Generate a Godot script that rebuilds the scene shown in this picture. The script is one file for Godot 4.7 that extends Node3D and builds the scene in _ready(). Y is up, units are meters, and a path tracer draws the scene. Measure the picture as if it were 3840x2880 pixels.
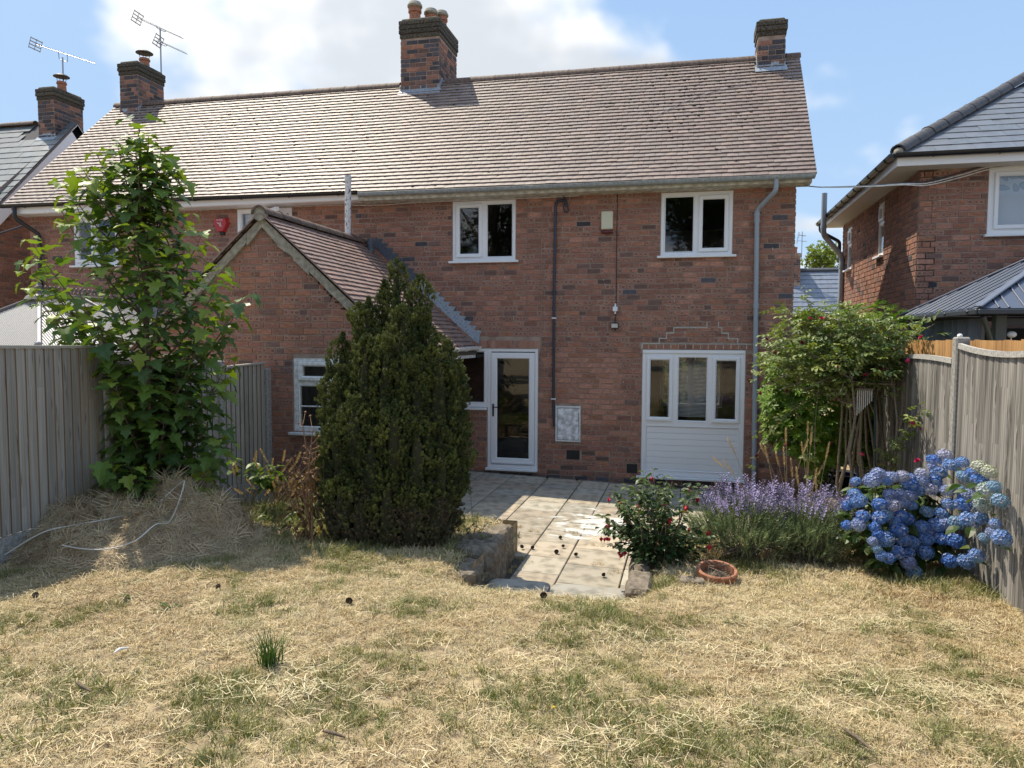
extends Node3D
# A garden seen from its lawn: the back of a brick semi with a tiled roof, beds, fences and plants. y is up, metres; the wall of the house is the plane z = 0.

var rng := RandomNumberGenerator.new()
var M := {}
const COURSE := 0.0835
const EYE := Vector3(0.0, 2.33, 11.8)


class Mb:  # collects triangles; faces are given counterclockwise as seen from outside
	var v := PackedVector3Array()
	var n := PackedVector3Array()
	var uv := PackedVector2Array()
	var c := PackedColorArray()
	var col := Color.WHITE

	func vert(p: Vector3, nn: Vector3, t := Vector2.ZERO) -> void:
		v.append(p)
		n.append(nn)
		uv.append(t)
		c.append(col)

	func tri(a: Vector3, b: Vector3, d: Vector3, ta := Vector2.ZERO, tb := Vector2.ZERO, td := Vector2.ZERO) -> void:
		var nn := (b - a).cross(d - a).normalized()
		vert(a, nn, ta)
		vert(d, nn, td)
		vert(b, nn, tb)

	func quad(a: Vector3, b: Vector3, d: Vector3, e: Vector3) -> void:
		tri(a, b, d, Vector2(0, 1), Vector2(1, 1), Vector2(1, 0))
		tri(a, d, e, Vector2(0, 1), Vector2(1, 0), Vector2(0, 0))

	func quad_uv(a: Vector3, b: Vector3, d: Vector3, e: Vector3, r: Rect2) -> void:
		var p := r.position
		var q := r.end
		tri(a, b, d, Vector2(p.x, q.y), q, Vector2(q.x, p.y))
		tri(a, d, e, Vector2(p.x, q.y), Vector2(q.x, p.y), p)

	func smooth_quad(a: Vector3, b: Vector3, d: Vector3, e: Vector3, na: Vector3, nb: Vector3, nd: Vector3, ne: Vector3) -> void:
		vert(a, na)
		vert(d, nd)
		vert(b, nb)
		vert(a, na)
		vert(e, ne)
		vert(d, nd)

	func box(lo: Vector3, hi: Vector3, bev := 0.0) -> void:
		boxt(Transform3D(Basis(), (lo + hi) * 0.5), hi - lo, bev)

	func boxt(t: Transform3D, size: Vector3, bev := 0.0) -> void:
		var h := size * 0.5
		var b: float = minf(bev, minf(h.x, minf(h.y, h.z)) * 0.9)
		for axis in 3:
			for s in [-1.0, 1.0]:
				var i := (axis + 1) % 3
				var j := (axis + 2) % 3
				var pts: Array[Vector3] = []
				for q in [[-1, -1], [1, -1], [1, 1], [-1, 1]]:
					var p := Vector3.ZERO
					p[axis] = s * h[axis]
					p[i] = q[0] * (h[i] - b)
					p[j] = q[1] * (h[j] - b)
					pts.append(t * p)
				if s > 0:
					quad(pts[0], pts[1], pts[2], pts[3])
				else:
					quad(pts[3], pts[2], pts[1], pts[0])
		if b <= 0.0:
			return
		for axis in 3:  # edges along this axis
			var i := (axis + 1) % 3
			var j := (axis + 2) % 3
			for si in [-1.0, 1.0]:
				for sj in [-1.0, 1.0]:
					var pts: Array[Vector3] = []
					for q in [[0, -1], [1, -1], [1, 1], [0, 1]]:
						var p := Vector3.ZERO
						p[axis] = q[1] * (h[axis] - b)
						p[i] = si * (h[i] if q[0] == 0 else h[i] - b)
						p[j] = sj * (h[j] - b if q[0] == 0 else h[j])
						pts.append(t * p)
					if si * sj > 0:
						quad(pts[0], pts[1], pts[2], pts[3])
					else:
						quad(pts[3], pts[2], pts[1], pts[0])
		for sx in [-1.0, 1.0]:
			for sy in [-1.0, 1.0]:
				for sz in [-1.0, 1.0]:
					var a := t * Vector3(sx * h.x, sy * (h.y - b), sz * (h.z - b))
					var d := t * Vector3(sx * (h.x - b), sy * h.y, sz * (h.z - b))
					var e := t * Vector3(sx * (h.x - b), sy * (h.y - b), sz * h.z)
					if sx * sy * sz > 0:
						tri(a, d, e)
					else:
						tri(a, e, d)

	func tube(pts: Array, radii: Array, sides := 8, caps := true) -> void:
		var rings := []
		var norms := []
		var up := Vector3.UP
		for k in pts.size():
			var d: Vector3 = (pts[mini(k + 1, pts.size() - 1)] - pts[maxi(k - 1, 0)]).normalized()
			if k == 0:
				up = Vector3.UP if absf(d.y) < 0.9 else Vector3.RIGHT
			var x := d.cross(up).normalized()
			var y := x.cross(d).normalized()
			up = y
			var ring: Array[Vector3] = []
			var nr: Array[Vector3] = []
			for s in sides:
				var a := TAU * s / sides
				var o := x * cos(a) + y * sin(a)
				ring.append(pts[k] + o * radii[mini(k, radii.size() - 1)])
				nr.append(o)
			rings.append(ring)
			norms.append(nr)
		for k in pts.size() - 1:
			for s in sides:
				var s2 := (s + 1) % sides
				smooth_quad(rings[k][s2], rings[k][s], rings[k + 1][s], rings[k + 1][s2], norms[k][s2], norms[k][s], norms[k + 1][s], norms[k + 1][s2])
		if caps:
			for s in sides:
				var s2 := (s + 1) % sides
				tri(pts[0], rings[0][s], rings[0][s2])
				tri(pts[-1], rings[-1][s2], rings[-1][s])

	func lathe(prof: Array, t: Transform3D, sides := 24) -> void:  # prof: Vector2(radius, height), from the bottom up on the outside
		for k in prof.size() - 1:
			var p: Vector2 = prof[k]
			var q: Vector2 = prof[k + 1]
			var sl := Vector2(q.y - p.y, p.x - q.x).normalized()
			for s in sides:
				var a := TAU * s / sides
				var b := TAU * (s + 1) / sides
				var da := Vector3(sin(a), 0, cos(a))
				var db := Vector3(sin(b), 0, cos(b))
				var na := (t.basis * (da * sl.x + Vector3.UP * sl.y)).normalized()
				var nb := (t.basis * (db * sl.x + Vector3.UP * sl.y)).normalized()
				smooth_quad(t * (da * p.x + Vector3.UP * p.y), t * (db * p.x + Vector3.UP * p.y), t * (db * q.x + Vector3.UP * q.y), t * (da * q.x + Vector3.UP * q.y), na, nb, nb, na)

	func blob(t: Transform3D, rings := 6, sides := 8, rough := 0.0, r: RandomNumberGenerator = null) -> void:  # an uneven ball of radius 1 under t
		var g := []
		for i in rings + 1:
			var row: Array[Vector3] = []
			for s in sides:
				var la := PI * i / rings - PI / 2
				var lo := TAU * s / sides
				var k := 1.0 + (r.randf_range(-rough, rough) if r and i > 0 and i < rings else 0.0)
				row.append(Vector3(cos(la) * sin(lo), sin(la), cos(la) * cos(lo)) * k)
			g.append(row)
		for i in rings:
			for s in sides:
				var s2 := (s + 1) % sides
				var q := [g[i][s], g[i][s2], g[i + 1][s2], g[i + 1][s]]
				var nn := []
				for p in q:
					nn.append((t.basis.inverse().transposed() * (p as Vector3)).normalized())
				smooth_quad(t * q[0], t * q[1], t * q[2], t * q[3], nn[0], nn[1], nn[2], nn[3])

	func ring(x0: float, y0: float, x1: float, y1: float, prof: Array, t: Transform3D) -> void:  # a mitred frame; prof: Vector2(inset, z) from outside to inside
		for k in prof.size() - 1:
			var a: Vector2 = prof[k]
			var b: Vector2 = prof[k + 1]
			var oa := [Vector3(x0 + a.x, y0 + a.x, a.y), Vector3(x1 - a.x, y0 + a.x, a.y), Vector3(x1 - a.x, y1 - a.x, a.y), Vector3(x0 + a.x, y1 - a.x, a.y)]
			var ob := [Vector3(x0 + b.x, y0 + b.x, b.y), Vector3(x1 - b.x, y0 + b.x, b.y), Vector3(x1 - b.x, y1 - b.x, b.y), Vector3(x0 + b.x, y1 - b.x, b.y)]
			for i in 4:
				var j := (i + 1) % 4
				quad(t * oa[i], t * oa[j], t * ob[j], t * ob[i])

	func add(o: Mb, t: Transform3D, tint := Color.WHITE) -> void:
		var nb := t.basis.inverse().transposed()
		for i in o.v.size():
			v.append(t * o.v[i])
			n.append((nb * o.n[i]).normalized())
			c.append(o.c[i] * tint)
		uv.append_array(o.uv)

	func mesh(mat: Material) -> ArrayMesh:
		var a := []
		a.resize(Mesh.ARRAY_MAX)
		a[Mesh.ARRAY_VERTEX] = v
		a[Mesh.ARRAY_NORMAL] = n
		a[Mesh.ARRAY_TEX_UV] = uv
		a[Mesh.ARRAY_COLOR] = c
		var m := ArrayMesh.new()
		m.add_surface_from_arrays(Mesh.PRIMITIVE_TRIANGLES, a)
		m.surface_set_material(0, mat)
		return m


func put(called: String, mb: Mb, mat: Material, parent: Node = self, label := "") -> MeshInstance3D:
	var o := MeshInstance3D.new()
	o.name = called
	o.mesh = mb.mesh(mat)
	parent.add_child(o, true)
	if label:
		o.set_meta("label", label)
	return o


func tag(o: Node, label: String, category := "", group := "", kind := "") -> Node:
	if label: o.set_meta("label", label)
	if category: o.set_meta("category", category)
	if group: o.set_meta("group", group)
	if kind: o.set_meta("kind", kind)
	return o


func thing(called: String, label: String, category: String, at := Vector3.ZERO, group := "") -> Node3D:
	var o := Node3D.new()
	o.name = called
	add_child(o, true)
	o.position = at
	tag(o, label, category, group)
	return o


func part(called: String, parent: Node, label := "") -> Node3D:
	var o := Node3D.new()
	o.name = called
	parent.add_child(o, true)
	if label: o.set_meta("label", label)
	return o


func scatter(called: String, mesh: Mesh, where: Array, tint: Array, parent: Node = self) -> MultiMeshInstance3D:
	var mm := MultiMesh.new()
	mm.transform_format = MultiMesh.TRANSFORM_3D
	mm.use_colors = true
	mm.mesh = mesh
	mm.instance_count = where.size()
	for i in where.size():
		mm.set_instance_transform(i, where[i])
		mm.set_instance_color(i, tint[i])
	var o := MultiMeshInstance3D.new()
	o.name = called
	o.multimesh = mm
	parent.add_child(o, true)
	o.set_meta("kind", "stuff")
	return o


# list: [Transform3D, variant number, tint]; the largest in view become parts of their own, the rest one part
func pieces(called: String, variants: Array, list: Array, mat: Material, parent: Node, most := 300, rest_name := "") -> void:
	var order := []
	for i in list.size():
		var t: Transform3D = list[i][0]
		var size: float = variants[list[i][1]].v[0].distance_to(variants[list[i][1]].v[1]) * 0.2 + t.basis.x.length()
		var world: Transform3D = t
		var up: Node = parent
		while up is Node3D and up != self:
			world = (up as Node3D).transform * world
			up = up.get_parent()
		var ndc := world.origin - EYE
		order.append([-size / maxf(ndc.length(), 1.0) - (rng.randf() * 0.02), i])
	order.sort_custom(func(a, b): return a[0] < b[0])
	var made := {}
	var rest := Mb.new()
	var from := rng.randi_range(1, 9)
	for k in order.size():
		var it = list[order[k][1]]
		if k < most:
			if not made.has(it[1]):
				made[it[1]] = variants[it[1]].mesh(mat)
			var o := MeshInstance3D.new()
			o.name = called if k == 0 else "%s_%03d" % [called, k]
			o.mesh = made[it[1]]
			o.transform = it[0]
			parent.add_child(o, true)
		else:
			rest.add(variants[it[1]], it[0], it[2])
	if rest.v.size():
		put(rest_name if rest_name else called + "_courses", rest, mat, parent).set_meta("kind", "stuff")


func V(x: float, y: float, z: float) -> Vector3:
	return Vector3(x, y, z)


func T(at: Vector3, rx := 0.0, ry := 0.0, rz := 0.0, s := 1.0) -> Transform3D:
	return Transform3D(Basis.from_euler(Vector3(rx, ry, rz)).scaled(Vector3.ONE * s), at)


func lin(r: float, g: float, b: float) -> Color:  # albedo given in real-world (linear) values
	return Color(r, g, b).linear_to_srgb()


func mat(color: Color, rough := 0.8, tinted := false) -> StandardMaterial3D:
	var m := StandardMaterial3D.new()
	m.albedo_color = color
	m.roughness = rough
	m.vertex_color_use_as_albedo = tinted
	return m


# a material with a mottled texture laid over the world axes; lo and hi are linear colours
func mottled(lo: Color, hi: Color, rough: float, freq: float, metres: float, seed_: int, tinted := true, relief := 0.0, stretch := Vector3.ONE, octaves := 5) -> StandardMaterial3D:
	var f := FastNoiseLite.new()
	f.seed = seed_
	f.frequency = freq
	f.fractal_octaves = octaves
	var im := f.get_seamless_image(256, 256)
	var g := Image.create(256, 256, false, Image.FORMAT_RGB8)
	for y in 256:
		for x in 256:
			var k := im.get_pixel(x, y).r
			k = clampf((k - 0.5) * 1.6 + 0.5, 0.0, 1.0)
			g.set_pixel(x, y, lo.lerp(hi, k).linear_to_srgb())
	var m := mat(Color.WHITE, rough, tinted)
	m.albedo_texture = ImageTexture.create_from_image(g)
	m.uv1_triplanar = true
	m.uv1_world_triplanar = true
	m.uv1_scale = stretch / metres
	if relief > 0.0:
		m.heightmap_enabled = true
		m.heightmap_texture = ImageTexture.create_from_image(im)
		m.heightmap_scale = relief
	return m


func glass() -> StandardMaterial3D:
	var m := mat(Color(0.10, 0.13, 0.13, 0.03), 0.02)
	m.transparency = BaseMaterial3D.TRANSPARENCY_ALPHA
	m.metallic_specular = 0.7
	return m


func leafy(color: Color, rough := 0.5, through := 0.8) -> StandardMaterial3D:  # tinted by copy or vertex colour, lets light through
	var m := mat(color, rough, true)
	m.backlight_enabled = true
	m.backlight = Color(0.95, 1.0, 0.55) * through
	m.metallic_specular = 0.4
	return m


func _ready() -> void:
	rng.seed = 77
	var cam := Camera3D.new()
	cam.name = "camera"
	cam.position = EYE
	cam.basis = Basis(Vector3.UP, deg_to_rad(13.32)) * Basis(Vector3.RIGHT, deg_to_rad(-3.495)) * Basis(Vector3.BACK, deg_to_rad(0.26))
	cam.fov = 55.1
	cam.near = 0.05
	cam.far = 1500.0
	add_child(cam)
	cam.current = true
	var env := Environment.new()
	env.background_mode = Environment.BG_SKY
	env.sky = Sky.new()
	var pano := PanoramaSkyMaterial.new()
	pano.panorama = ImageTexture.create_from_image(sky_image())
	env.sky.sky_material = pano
	env.background_energy_multiplier = 1.0
	env.tonemap_mode = Environment.TONE_MAPPER_LINEAR
	env.tonemap_exposure = 1.25
	env.sdfgi_enabled = true
	env.ssao_enabled = true
	env.ssil_enabled = true
	var we := WorldEnvironment.new()
	we.name = "world_environment"
	we.environment = env
	add_child(we)
	var sun := DirectionalLight3D.new()
	sun.name = "sun"
	sun.light_energy = 1.6
	sun.light_color = Color(1.0, 0.955, 0.87)
	sun.light_angular_distance = 0.5
	sun.shadow_enabled = true
	add_child(sun)
	sun.look_at_from_position(Vector3(-49.5, 100, -24.6), Vector3.ZERO, Vector3.UP)

	materials()
	grounds()
	our_house()
	extension()
	right_house()
	left_house()
	far_things()
	conservatory()
	gazebo()
	fences()
	walls_and_steps()
	conifer()
	sycamore()
	rose_and_shrub()
	hydrangea()
	fuchsia()
	lavender()
	tall_grasses()
	hay_pile()
	small_things()
	lawn_grass()


func bump(az: float, el: float, a0: float, e0: float, ra: float, re: float, turn := 0.0) -> float:
	var x := az - a0
	var y := el - e0
	var c := cos(deg_to_rad(turn))
	var s := sin(deg_to_rad(turn))
	var u := (x * c + y * s) / ra
	var v := (-x * s + y * c) / re
	return exp(-(u * u + v * v))


func sky_image() -> Image:
	var w := 1536
	var h := 768
	var f := FastNoiseLite.new()
	f.seed = 11
	f.frequency = 1.0
	f.fractal_octaves = 6
	f.fractal_gain = 0.52
	var g := FastNoiseLite.new()
	g.seed = 5
	g.frequency = 1.0
	g.fractal_octaves = 4
	var im := Image.create(w, h, false, Image.FORMAT_RGBF)
	var sun := Vector3(-0.495, 1, -0.246).normalized()
	for y in h:
		var el := 90.0 - (y + 0.5) / h * 180.0
		var se := sin(deg_to_rad(el))
		var ce := cos(deg_to_rad(el))
		for x in w:
			if el < -3.0:
				im.set_pixel(x, y, Color(0.30, 0.29, 0.24))
				continue
			var az := (x + 0.5) / w * 360.0
			if az > 180.0: az -= 360.0
			var d := Vector3(ce * sin(deg_to_rad(az)), se, -ce * cos(deg_to_rad(az)))
			var toward := maxf(d.dot(sun), 0.0)
			var up := clampf(se, 0.0, 1.0)
			var blue := Color(0.60, 0.78, 0.95).lerp(Color(0.19, 0.39, 0.76), pow(up, 0.50))
			blue = blue.lerp(Color(0.95, 0.97, 1.0), 0.55 * pow(toward, 6.0))
			blue *= 1.0 + 0.8 * pow(toward, 10.0)
			# clouds: lumps on a flat layer, drawn out towards the horizon
			var q := Vector3(d.x, 0, d.z) / (se + 0.22)
			var k := f.get_noise_3d(q.x * 1.35, 0.0, q.z * 1.35)
			var fine := f.get_noise_3d(d.x * 7.0, d.y * 10.0, d.z * 7.0)
			var cover := 0.15  # base cloud raised out of view too, adding light on the shaded walls
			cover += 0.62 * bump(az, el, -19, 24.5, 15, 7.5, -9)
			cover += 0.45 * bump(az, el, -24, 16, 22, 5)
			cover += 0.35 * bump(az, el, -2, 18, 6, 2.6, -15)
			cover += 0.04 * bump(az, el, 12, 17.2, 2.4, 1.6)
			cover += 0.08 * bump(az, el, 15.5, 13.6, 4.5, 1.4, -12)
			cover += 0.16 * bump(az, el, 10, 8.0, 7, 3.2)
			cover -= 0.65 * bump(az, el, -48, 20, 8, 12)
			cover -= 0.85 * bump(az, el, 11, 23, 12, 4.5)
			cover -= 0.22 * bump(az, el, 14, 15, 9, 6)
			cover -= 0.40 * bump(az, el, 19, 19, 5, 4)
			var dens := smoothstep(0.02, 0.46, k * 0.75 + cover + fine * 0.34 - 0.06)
			var shade := g.get_noise_3d(d.x * 6.0 + 3.0, d.y * 9.0, d.z * 6.0)
			var thick := smoothstep(0.18, 0.72, k * 0.6 + cover + shade * 0.55)
			var white := Color(1.0, 1.0, 1.0).lerp(Color(0.60, 0.65, 0.71), thick * 0.9)
			white *= 1.0 + 0.5 * pow(toward, 5.0) + 0.35 * smoothstep(0.5, -0.6, d.dot(sun))  # unseen clouds opposite the sun are brightened to lift the shaded walls
			im.set_pixel(x, y, blue.lerp(white, dens) * 0.90)
	return im


func materials() -> void:
	M.brick = mat(Color.WHITE, 0.92, true)
	M.brick.albedo_texture = ImageTexture.create_from_image(brick_image())
	M.mortar = mottled(Color(0.26, 0.185, 0.148), Color(0.38, 0.295, 0.24), 0.95, 0.02, 1.4, 3)
	M.pale_mortar = mottled(Color(0.36, 0.34, 0.29), Color(0.55, 0.52, 0.46), 0.95, 0.03, 0.9, 4)
	M.cement = mottled(Color(0.24, 0.22, 0.175), Color(0.40, 0.37, 0.30), 0.95, 0.03, 0.7, 5, true, 0.4)
	M.tile = mottled(Color(0.82, 0.82, 0.84), Color(1.12, 1.07, 1.02), 0.57, 0.02, 0.9, 6)
	M.tile.metallic_specular = 0.55
	M.ridge = mottled(Color(0.09, 0.06, 0.045), Color(0.20, 0.14, 0.11), 0.75, 0.03, 0.6, 7)
	M.moss = mat(lin(0.022, 0.018, 0.013), 1.0, true)
	M.slate = mottled(Color(0.8, 0.8, 0.8), Color(1.15, 1.15, 1.15), 0.42, 0.02, 1.1, 8)
	M.white = mat(lin(0.80, 0.81, 0.83), 0.32)
	M.old_white = mottled(Color(0.55, 0.55, 0.53), Color(0.80, 0.81, 0.81), 0.45, 0.03, 0.6, 9)
	M.fascia = mottled(Color(0.34, 0.32, 0.26), Color(0.66, 0.64, 0.56), 0.6, 0.02, 0.8, 10)
	M.soffit = mat(lin(0.62, 0.60, 0.55), 0.5)
	M.grey_pvc = mat(lin(0.30, 0.34, 0.38), 0.42)
	M.grime_pvc = mottled(Color(0.20, 0.235, 0.25), Color(0.36, 0.39, 0.41), 0.5, 0.03, 0.5, 12)
	M.black_pvc = mat(lin(0.012, 0.013, 0.015), 0.3)
	M.conduit = mat(lin(0.03, 0.04, 0.06), 0.4)
	M.lead = mottled(Color(0.19, 0.23, 0.28), Color(0.40, 0.45, 0.51), 0.5, 0.03, 0.35, 13)
	M.dark_lead = mottled(Color(0.045, 0.055, 0.075), Color(0.10, 0.115, 0.14), 0.6, 0.03, 0.35, 14)
	M.rust_white = rusty()
	M.metal = mat(lin(0.32, 0.32, 0.33), 0.35)
	M.metal.metallic = 0.9
	M.dark = mat(lin(0.02, 0.02, 0.022), 0.6)
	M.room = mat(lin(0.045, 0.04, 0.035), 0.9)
	M.glass = glass()
	M.terracotta = mottled(Color(0.26, 0.095, 0.05), Color(0.42, 0.19, 0.11), 0.8, 0.03, 0.3, 15)
	M.flag = mottled(Color(0.62, 0.62, 0.60), Color(1.2, 1.18, 1.12), 0.9, 0.015, 0.9, 16, true, 0.25)
	M.joint = mat(lin(0.075, 0.065, 0.05), 1.0)
	M.soil = mottled(Color(0.075, 0.062, 0.045), Color(0.20, 0.165, 0.115), 1.0, 0.03, 0.6, 17, true, 1.0)
	M.turf = mottled(Color(0.17, 0.128, 0.078), Color(0.38, 0.295, 0.175), 1.0, 0.025, 0.8, 18, true, 1.2)
	M.stone = mottled(Color(0.10, 0.08, 0.058), Color(0.25, 0.21, 0.16), 0.95, 0.02, 0.5, 19, true, 1.0)
	M.fence_wood = wood_grain(21, Color(0.29, 0.265, 0.225), Color(0.46, 0.43, 0.375))
	M.old_wood = wood_grain(22, Color(0.085, 0.078, 0.07), Color(0.36, 0.335, 0.30))
	M.new_wood = wood_grain(23, Color(0.34, 0.16, 0.05), Color(0.62, 0.36, 0.14))
	M.concrete = mottled(Color(0.22, 0.21, 0.19), Color(0.38, 0.365, 0.33), 0.95, 0.03, 0.4, 24)
	M.bark = mottled(Color(0.07, 0.05, 0.035), Color(0.20, 0.15, 0.11), 0.95, 0.04, 0.2, 25)
	M.twig = mottled(Color(0.12, 0.09, 0.06), Color(0.34, 0.28, 0.21), 0.95, 0.04, 0.2, 26)
	M.straw = leafy(lin(1, 1, 1), 0.6, 0.4)
	M.blade = leafy(lin(1, 1, 1), 0.45, 0.7)
	M.leaf = leafy(lin(1, 1, 1), 0.42, 0.85)
	M.needle = leafy(lin(1, 1, 1), 0.6, 0.4)
	M.petal = leafy(lin(1, 1, 1), 0.6, 0.6)


func rusty() -> StandardMaterial3D:
	var m := mottled(Color(0.42, 0.40, 0.37), Color(0.66, 0.66, 0.65), 0.6, 0.02, 0.5, 27)
	var f := FastNoiseLite.new()
	f.seed = 9
	f.frequency = 0.035
	var im := f.get_seamless_image(256, 256)
	var g := Image.create(256, 256, false, Image.FORMAT_RGB8)
	for y in 256:
		for x in 256:
			var k := im.get_pixel(x, y).r
			var base := Color(0.55, 0.55, 0.54).lerp(Color(0.68, 0.68, 0.68), k)
			g.set_pixel(x, y, (Color(0.06, 0.03, 0.02) if k > 0.71 else base).linear_to_srgb())
	m.albedo_texture = ImageTexture.create_from_image(g)
	m.uv1_scale = Vector3(3, 1.2, 3)
	return m


func wood_grain(seed_: int, lo: Color, hi: Color) -> StandardMaterial3D:  # grain runs along v
	var f := FastNoiseLite.new()
	f.seed = seed_
	f.frequency = 0.02
	f.fractal_octaves = 5
	var g := Image.create(128, 256, false, Image.FORMAT_RGB8)
	var r := RandomNumberGenerator.new()
	r.seed = seed_
	var knots := []
	for i in 8:
		knots.append(Vector2(r.randf_range(20, 108), r.randf_range(10, 246)))
	for y in 256:
		for x in 128:
			var px := x + 0.0
			var dark := 0.0
			for k in knots:
				var dx: float = x - k.x
				var dy: float = (y - k.y) * 0.35
				var dd := sqrt(dx * dx + dy * dy)
				px += signf(dx) * 9.0 * exp(-dd * dd / 40.0)
				dark = maxf(dark, exp(-dd * dd / 5.0))
			var k1 := f.get_noise_2d(px * 7.0, y * 0.35) * 0.5 + 0.5
			var k2 := f.get_noise_2d(px * 1.3 + 300.0, y * 0.12) * 0.5 + 0.5
			var k3 := clampf((k1 - 0.5) * 1.7 + (k2 - 0.5) * 1.1 + 0.5, 0.0, 1.0)
			g.set_pixel(x, y, (lo.lerp(hi, k3) * (1.0 - 0.75 * dark)).linear_to_srgb())
	var m := mat(Color.WHITE, 0.88, true)
	m.albedo_texture = ImageTexture.create_from_image(g)
	return m


# 64 brick faces in 8 x 8 cells. Rows 0-3 red-brown, 4 dark burnt, 5 pink and plain, 6 kiss-marked, 7 blue-black
func brick_image() -> Image:
	var w := 64
	var h := 32
	var g := Image.create(w * 8, h * 8, false, Image.FORMAT_RGB8)
	var r := RandomNumberGenerator.new()
	r.seed = 31
	var f := FastNoiseLite.new()
	f.frequency = 0.05
	f.fractal_octaves = 4
	for cy in 8:
		for cx in 8:
			f.seed = cy * 8 + cx
			var base := Color(0.34, 0.158, 0.108).lerp(Color(0.27, 0.132, 0.098), r.randf())
			base *= r.randf_range(0.82, 1.18)
			if cy == 4:
				base = Color(0.165, 0.098, 0.082) * r.randf_range(0.75, 1.3)
			elif cy == 5:
				base = Color(0.38, 0.19, 0.135) * r.randf_range(0.85, 1.1)
			elif cy == 7:
				base = Color(0.060, 0.056, 0.066) * r.randf_range(0.7, 1.6)
			elif cy == 3:
				base = base.lerp(Color(0.42, 0.19, 0.105), 0.5)
			var rim := Color(0.42, 0.27, 0.20)
			var kisses := []
			if cy == 6 or (cy < 3 and cx > 5):
				var many := r.randi_range(1, 3)
				for i in many:
					kisses.append(Vector3((i + 0.5) * 64.0 / many + r.randf_range(-4, 4), 16 + r.randf_range(-2, 2), r.randf_range(6.0, 8.5)))
			var framed: float = r.randf_range(0.2, 0.8) if cy < 5 or cy == 6 else 0.1
			var lines := r.randi_range(0, 3)
			for y in h:
				for x in w:
					var k := f.get_noise_2d(x, y)
					var k2 := f.get_noise_2d(x * 0.35 + 90.0, y * 3.0)
					var c := base * 1.16 * (1.0 + k * 0.45)
					c = c.lerp(base * 0.62, smoothstep(0.02, 0.3, k2) * 0.55)
					var edge: float = minf(minf(x, w - 1 - x), minf(y, h - 1 - y) * 1.2)
					c = c.lerp(rim, framed * (1.0 - smoothstep(1.0, 4.5, edge + k * 2.0)) * 0.55)
					c = c.lerp(base * 0.66, framed * smoothstep(3.0, 6.0, edge + k * 3.0) * 0.5)
					if lines and cy < 4 and absf(fmod(y + k * 3.0, 32.0 / (lines + 1)) - 3.0) < 1.1:
						c *= 0.68
					for q in kisses:
						var dd = Vector2(x - q.x, (y - q.y) * 0.75).length() / q.z
						c = c.lerp(rim * 1.05, 0.75 * exp(-pow((dd - 1.12) * 5.0, 2.0)))
						c = c.lerp(Color(0.155, 0.088, 0.072), 0.8 * (1.0 - smoothstep(0.8, 1.02, dd)))
					g.set_pixel(cx * w + x, cy * h + y, c.clamp().linear_to_srgb())
	return g


# ---- walls of brick -------------------------------------------------------------------------------------------------

# a slab with rectangular openings in the x-y plane of t; front at z1, back at z0
func slab(mb: Mb, t: Transform3D, w: float, y0: float, y1: float, holes: Array, z0: float, z1: float) -> void:
	var xs := [0.0, w]
	var ys := [y0, y1]
	for r in holes:
		for x in [r.position.x, r.end.x]:
			xs.append(clampf(x, 0, w))
		for y in [r.position.y, r.end.y]:
			ys.append(clampf(y, y0, y1))
	xs.sort()
	ys.sort()
	var solid := func(i: int, j: int) -> bool:
		if i < 0 or j < 0 or i >= xs.size() - 1 or j >= ys.size() - 1:
			return false
		var p := Vector2((xs[i] + xs[i + 1]) * 0.5, (ys[j] + ys[j + 1]) * 0.5)
		for r in holes:
			if (r as Rect2).has_point(p):
				return false
		return true
	for i in xs.size() - 1:
		for j in ys.size() - 1:
			var x0: float = xs[i]
			var x1: float = xs[i + 1]
			var a: float = ys[j]
			var b: float = ys[j + 1]
			if x1 - x0 < 1e-5 or b - a < 1e-5 or not solid.call(i, j):
				continue
			mb.quad(t * V(x0, a, z1), t * V(x1, a, z1), t * V(x1, b, z1), t * V(x0, b, z1))
			mb.quad(t * V(x1, a, z0), t * V(x0, a, z0), t * V(x0, b, z0), t * V(x1, b, z0))
			if not solid.call(i - 1, j):
				mb.quad(t * V(x0, a, z0), t * V(x0, a, z1), t * V(x0, b, z1), t * V(x0, b, z0))
			if not solid.call(i + 1, j):
				mb.quad(t * V(x1, a, z1), t * V(x1, a, z0), t * V(x1, b, z0), t * V(x1, b, z1))
			if not solid.call(i, j - 1):
				mb.quad(t * V(x0, a, z0), t * V(x1, a, z0), t * V(x1, a, z1), t * V(x0, a, z1))
			if not solid.call(i, j + 1):
				mb.quad(t * V(x0, b, z1), t * V(x1, b, z1), t * V(x1, b, z0), t * V(x0, b, z0))


func brick_shape(cell: int, length: float, height: float, half := false) -> Mb:
	var mb := Mb.new()
	var l := length * 0.5
	var h := height * 0.5
	var d := 0.009
	var b := 0.0055
	var k := 0.125
	var r := Rect2((cell % 8) * k, (cell >> 3) * k, k, k)
	if half:
		r = Rect2(r.position.x + (k * 0.5 if cell % 2 else 0.0), r.position.y, k * 0.5, k)
	r = r.grow(-0.004)
	mb.quad_uv(V(-l + b, -h + b, d), V(l - b, -h + b, d), V(l - b, h - b, d), V(-l + b, h - b, d), r)
	var e := [V(-l, -h, -0.004), V(l, -h, -0.004), V(l, h, -0.004), V(-l, h, -0.004)]
	var f := [V(-l + b, -h + b, d), V(l - b, -h + b, d), V(l - b, h - b, d), V(-l + b, h - b, d)]
	var m := Rect2(r.get_center() - r.size * 0.3, r.size * 0.6)
	for i in 4:
		var j := (i + 1) % 4
		mb.quad_uv(e[i], e[j], f[j], f[i], m)
	return mb


var stretchers := []
var headers := []


func brick_variants() -> void:
	for cell in 64:
		stretchers.append(brick_shape(cell, 0.218, 0.0735))
	for cell in 64:
		headers.append(brick_shape(cell, 0.104, 0.0735, true))


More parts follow.
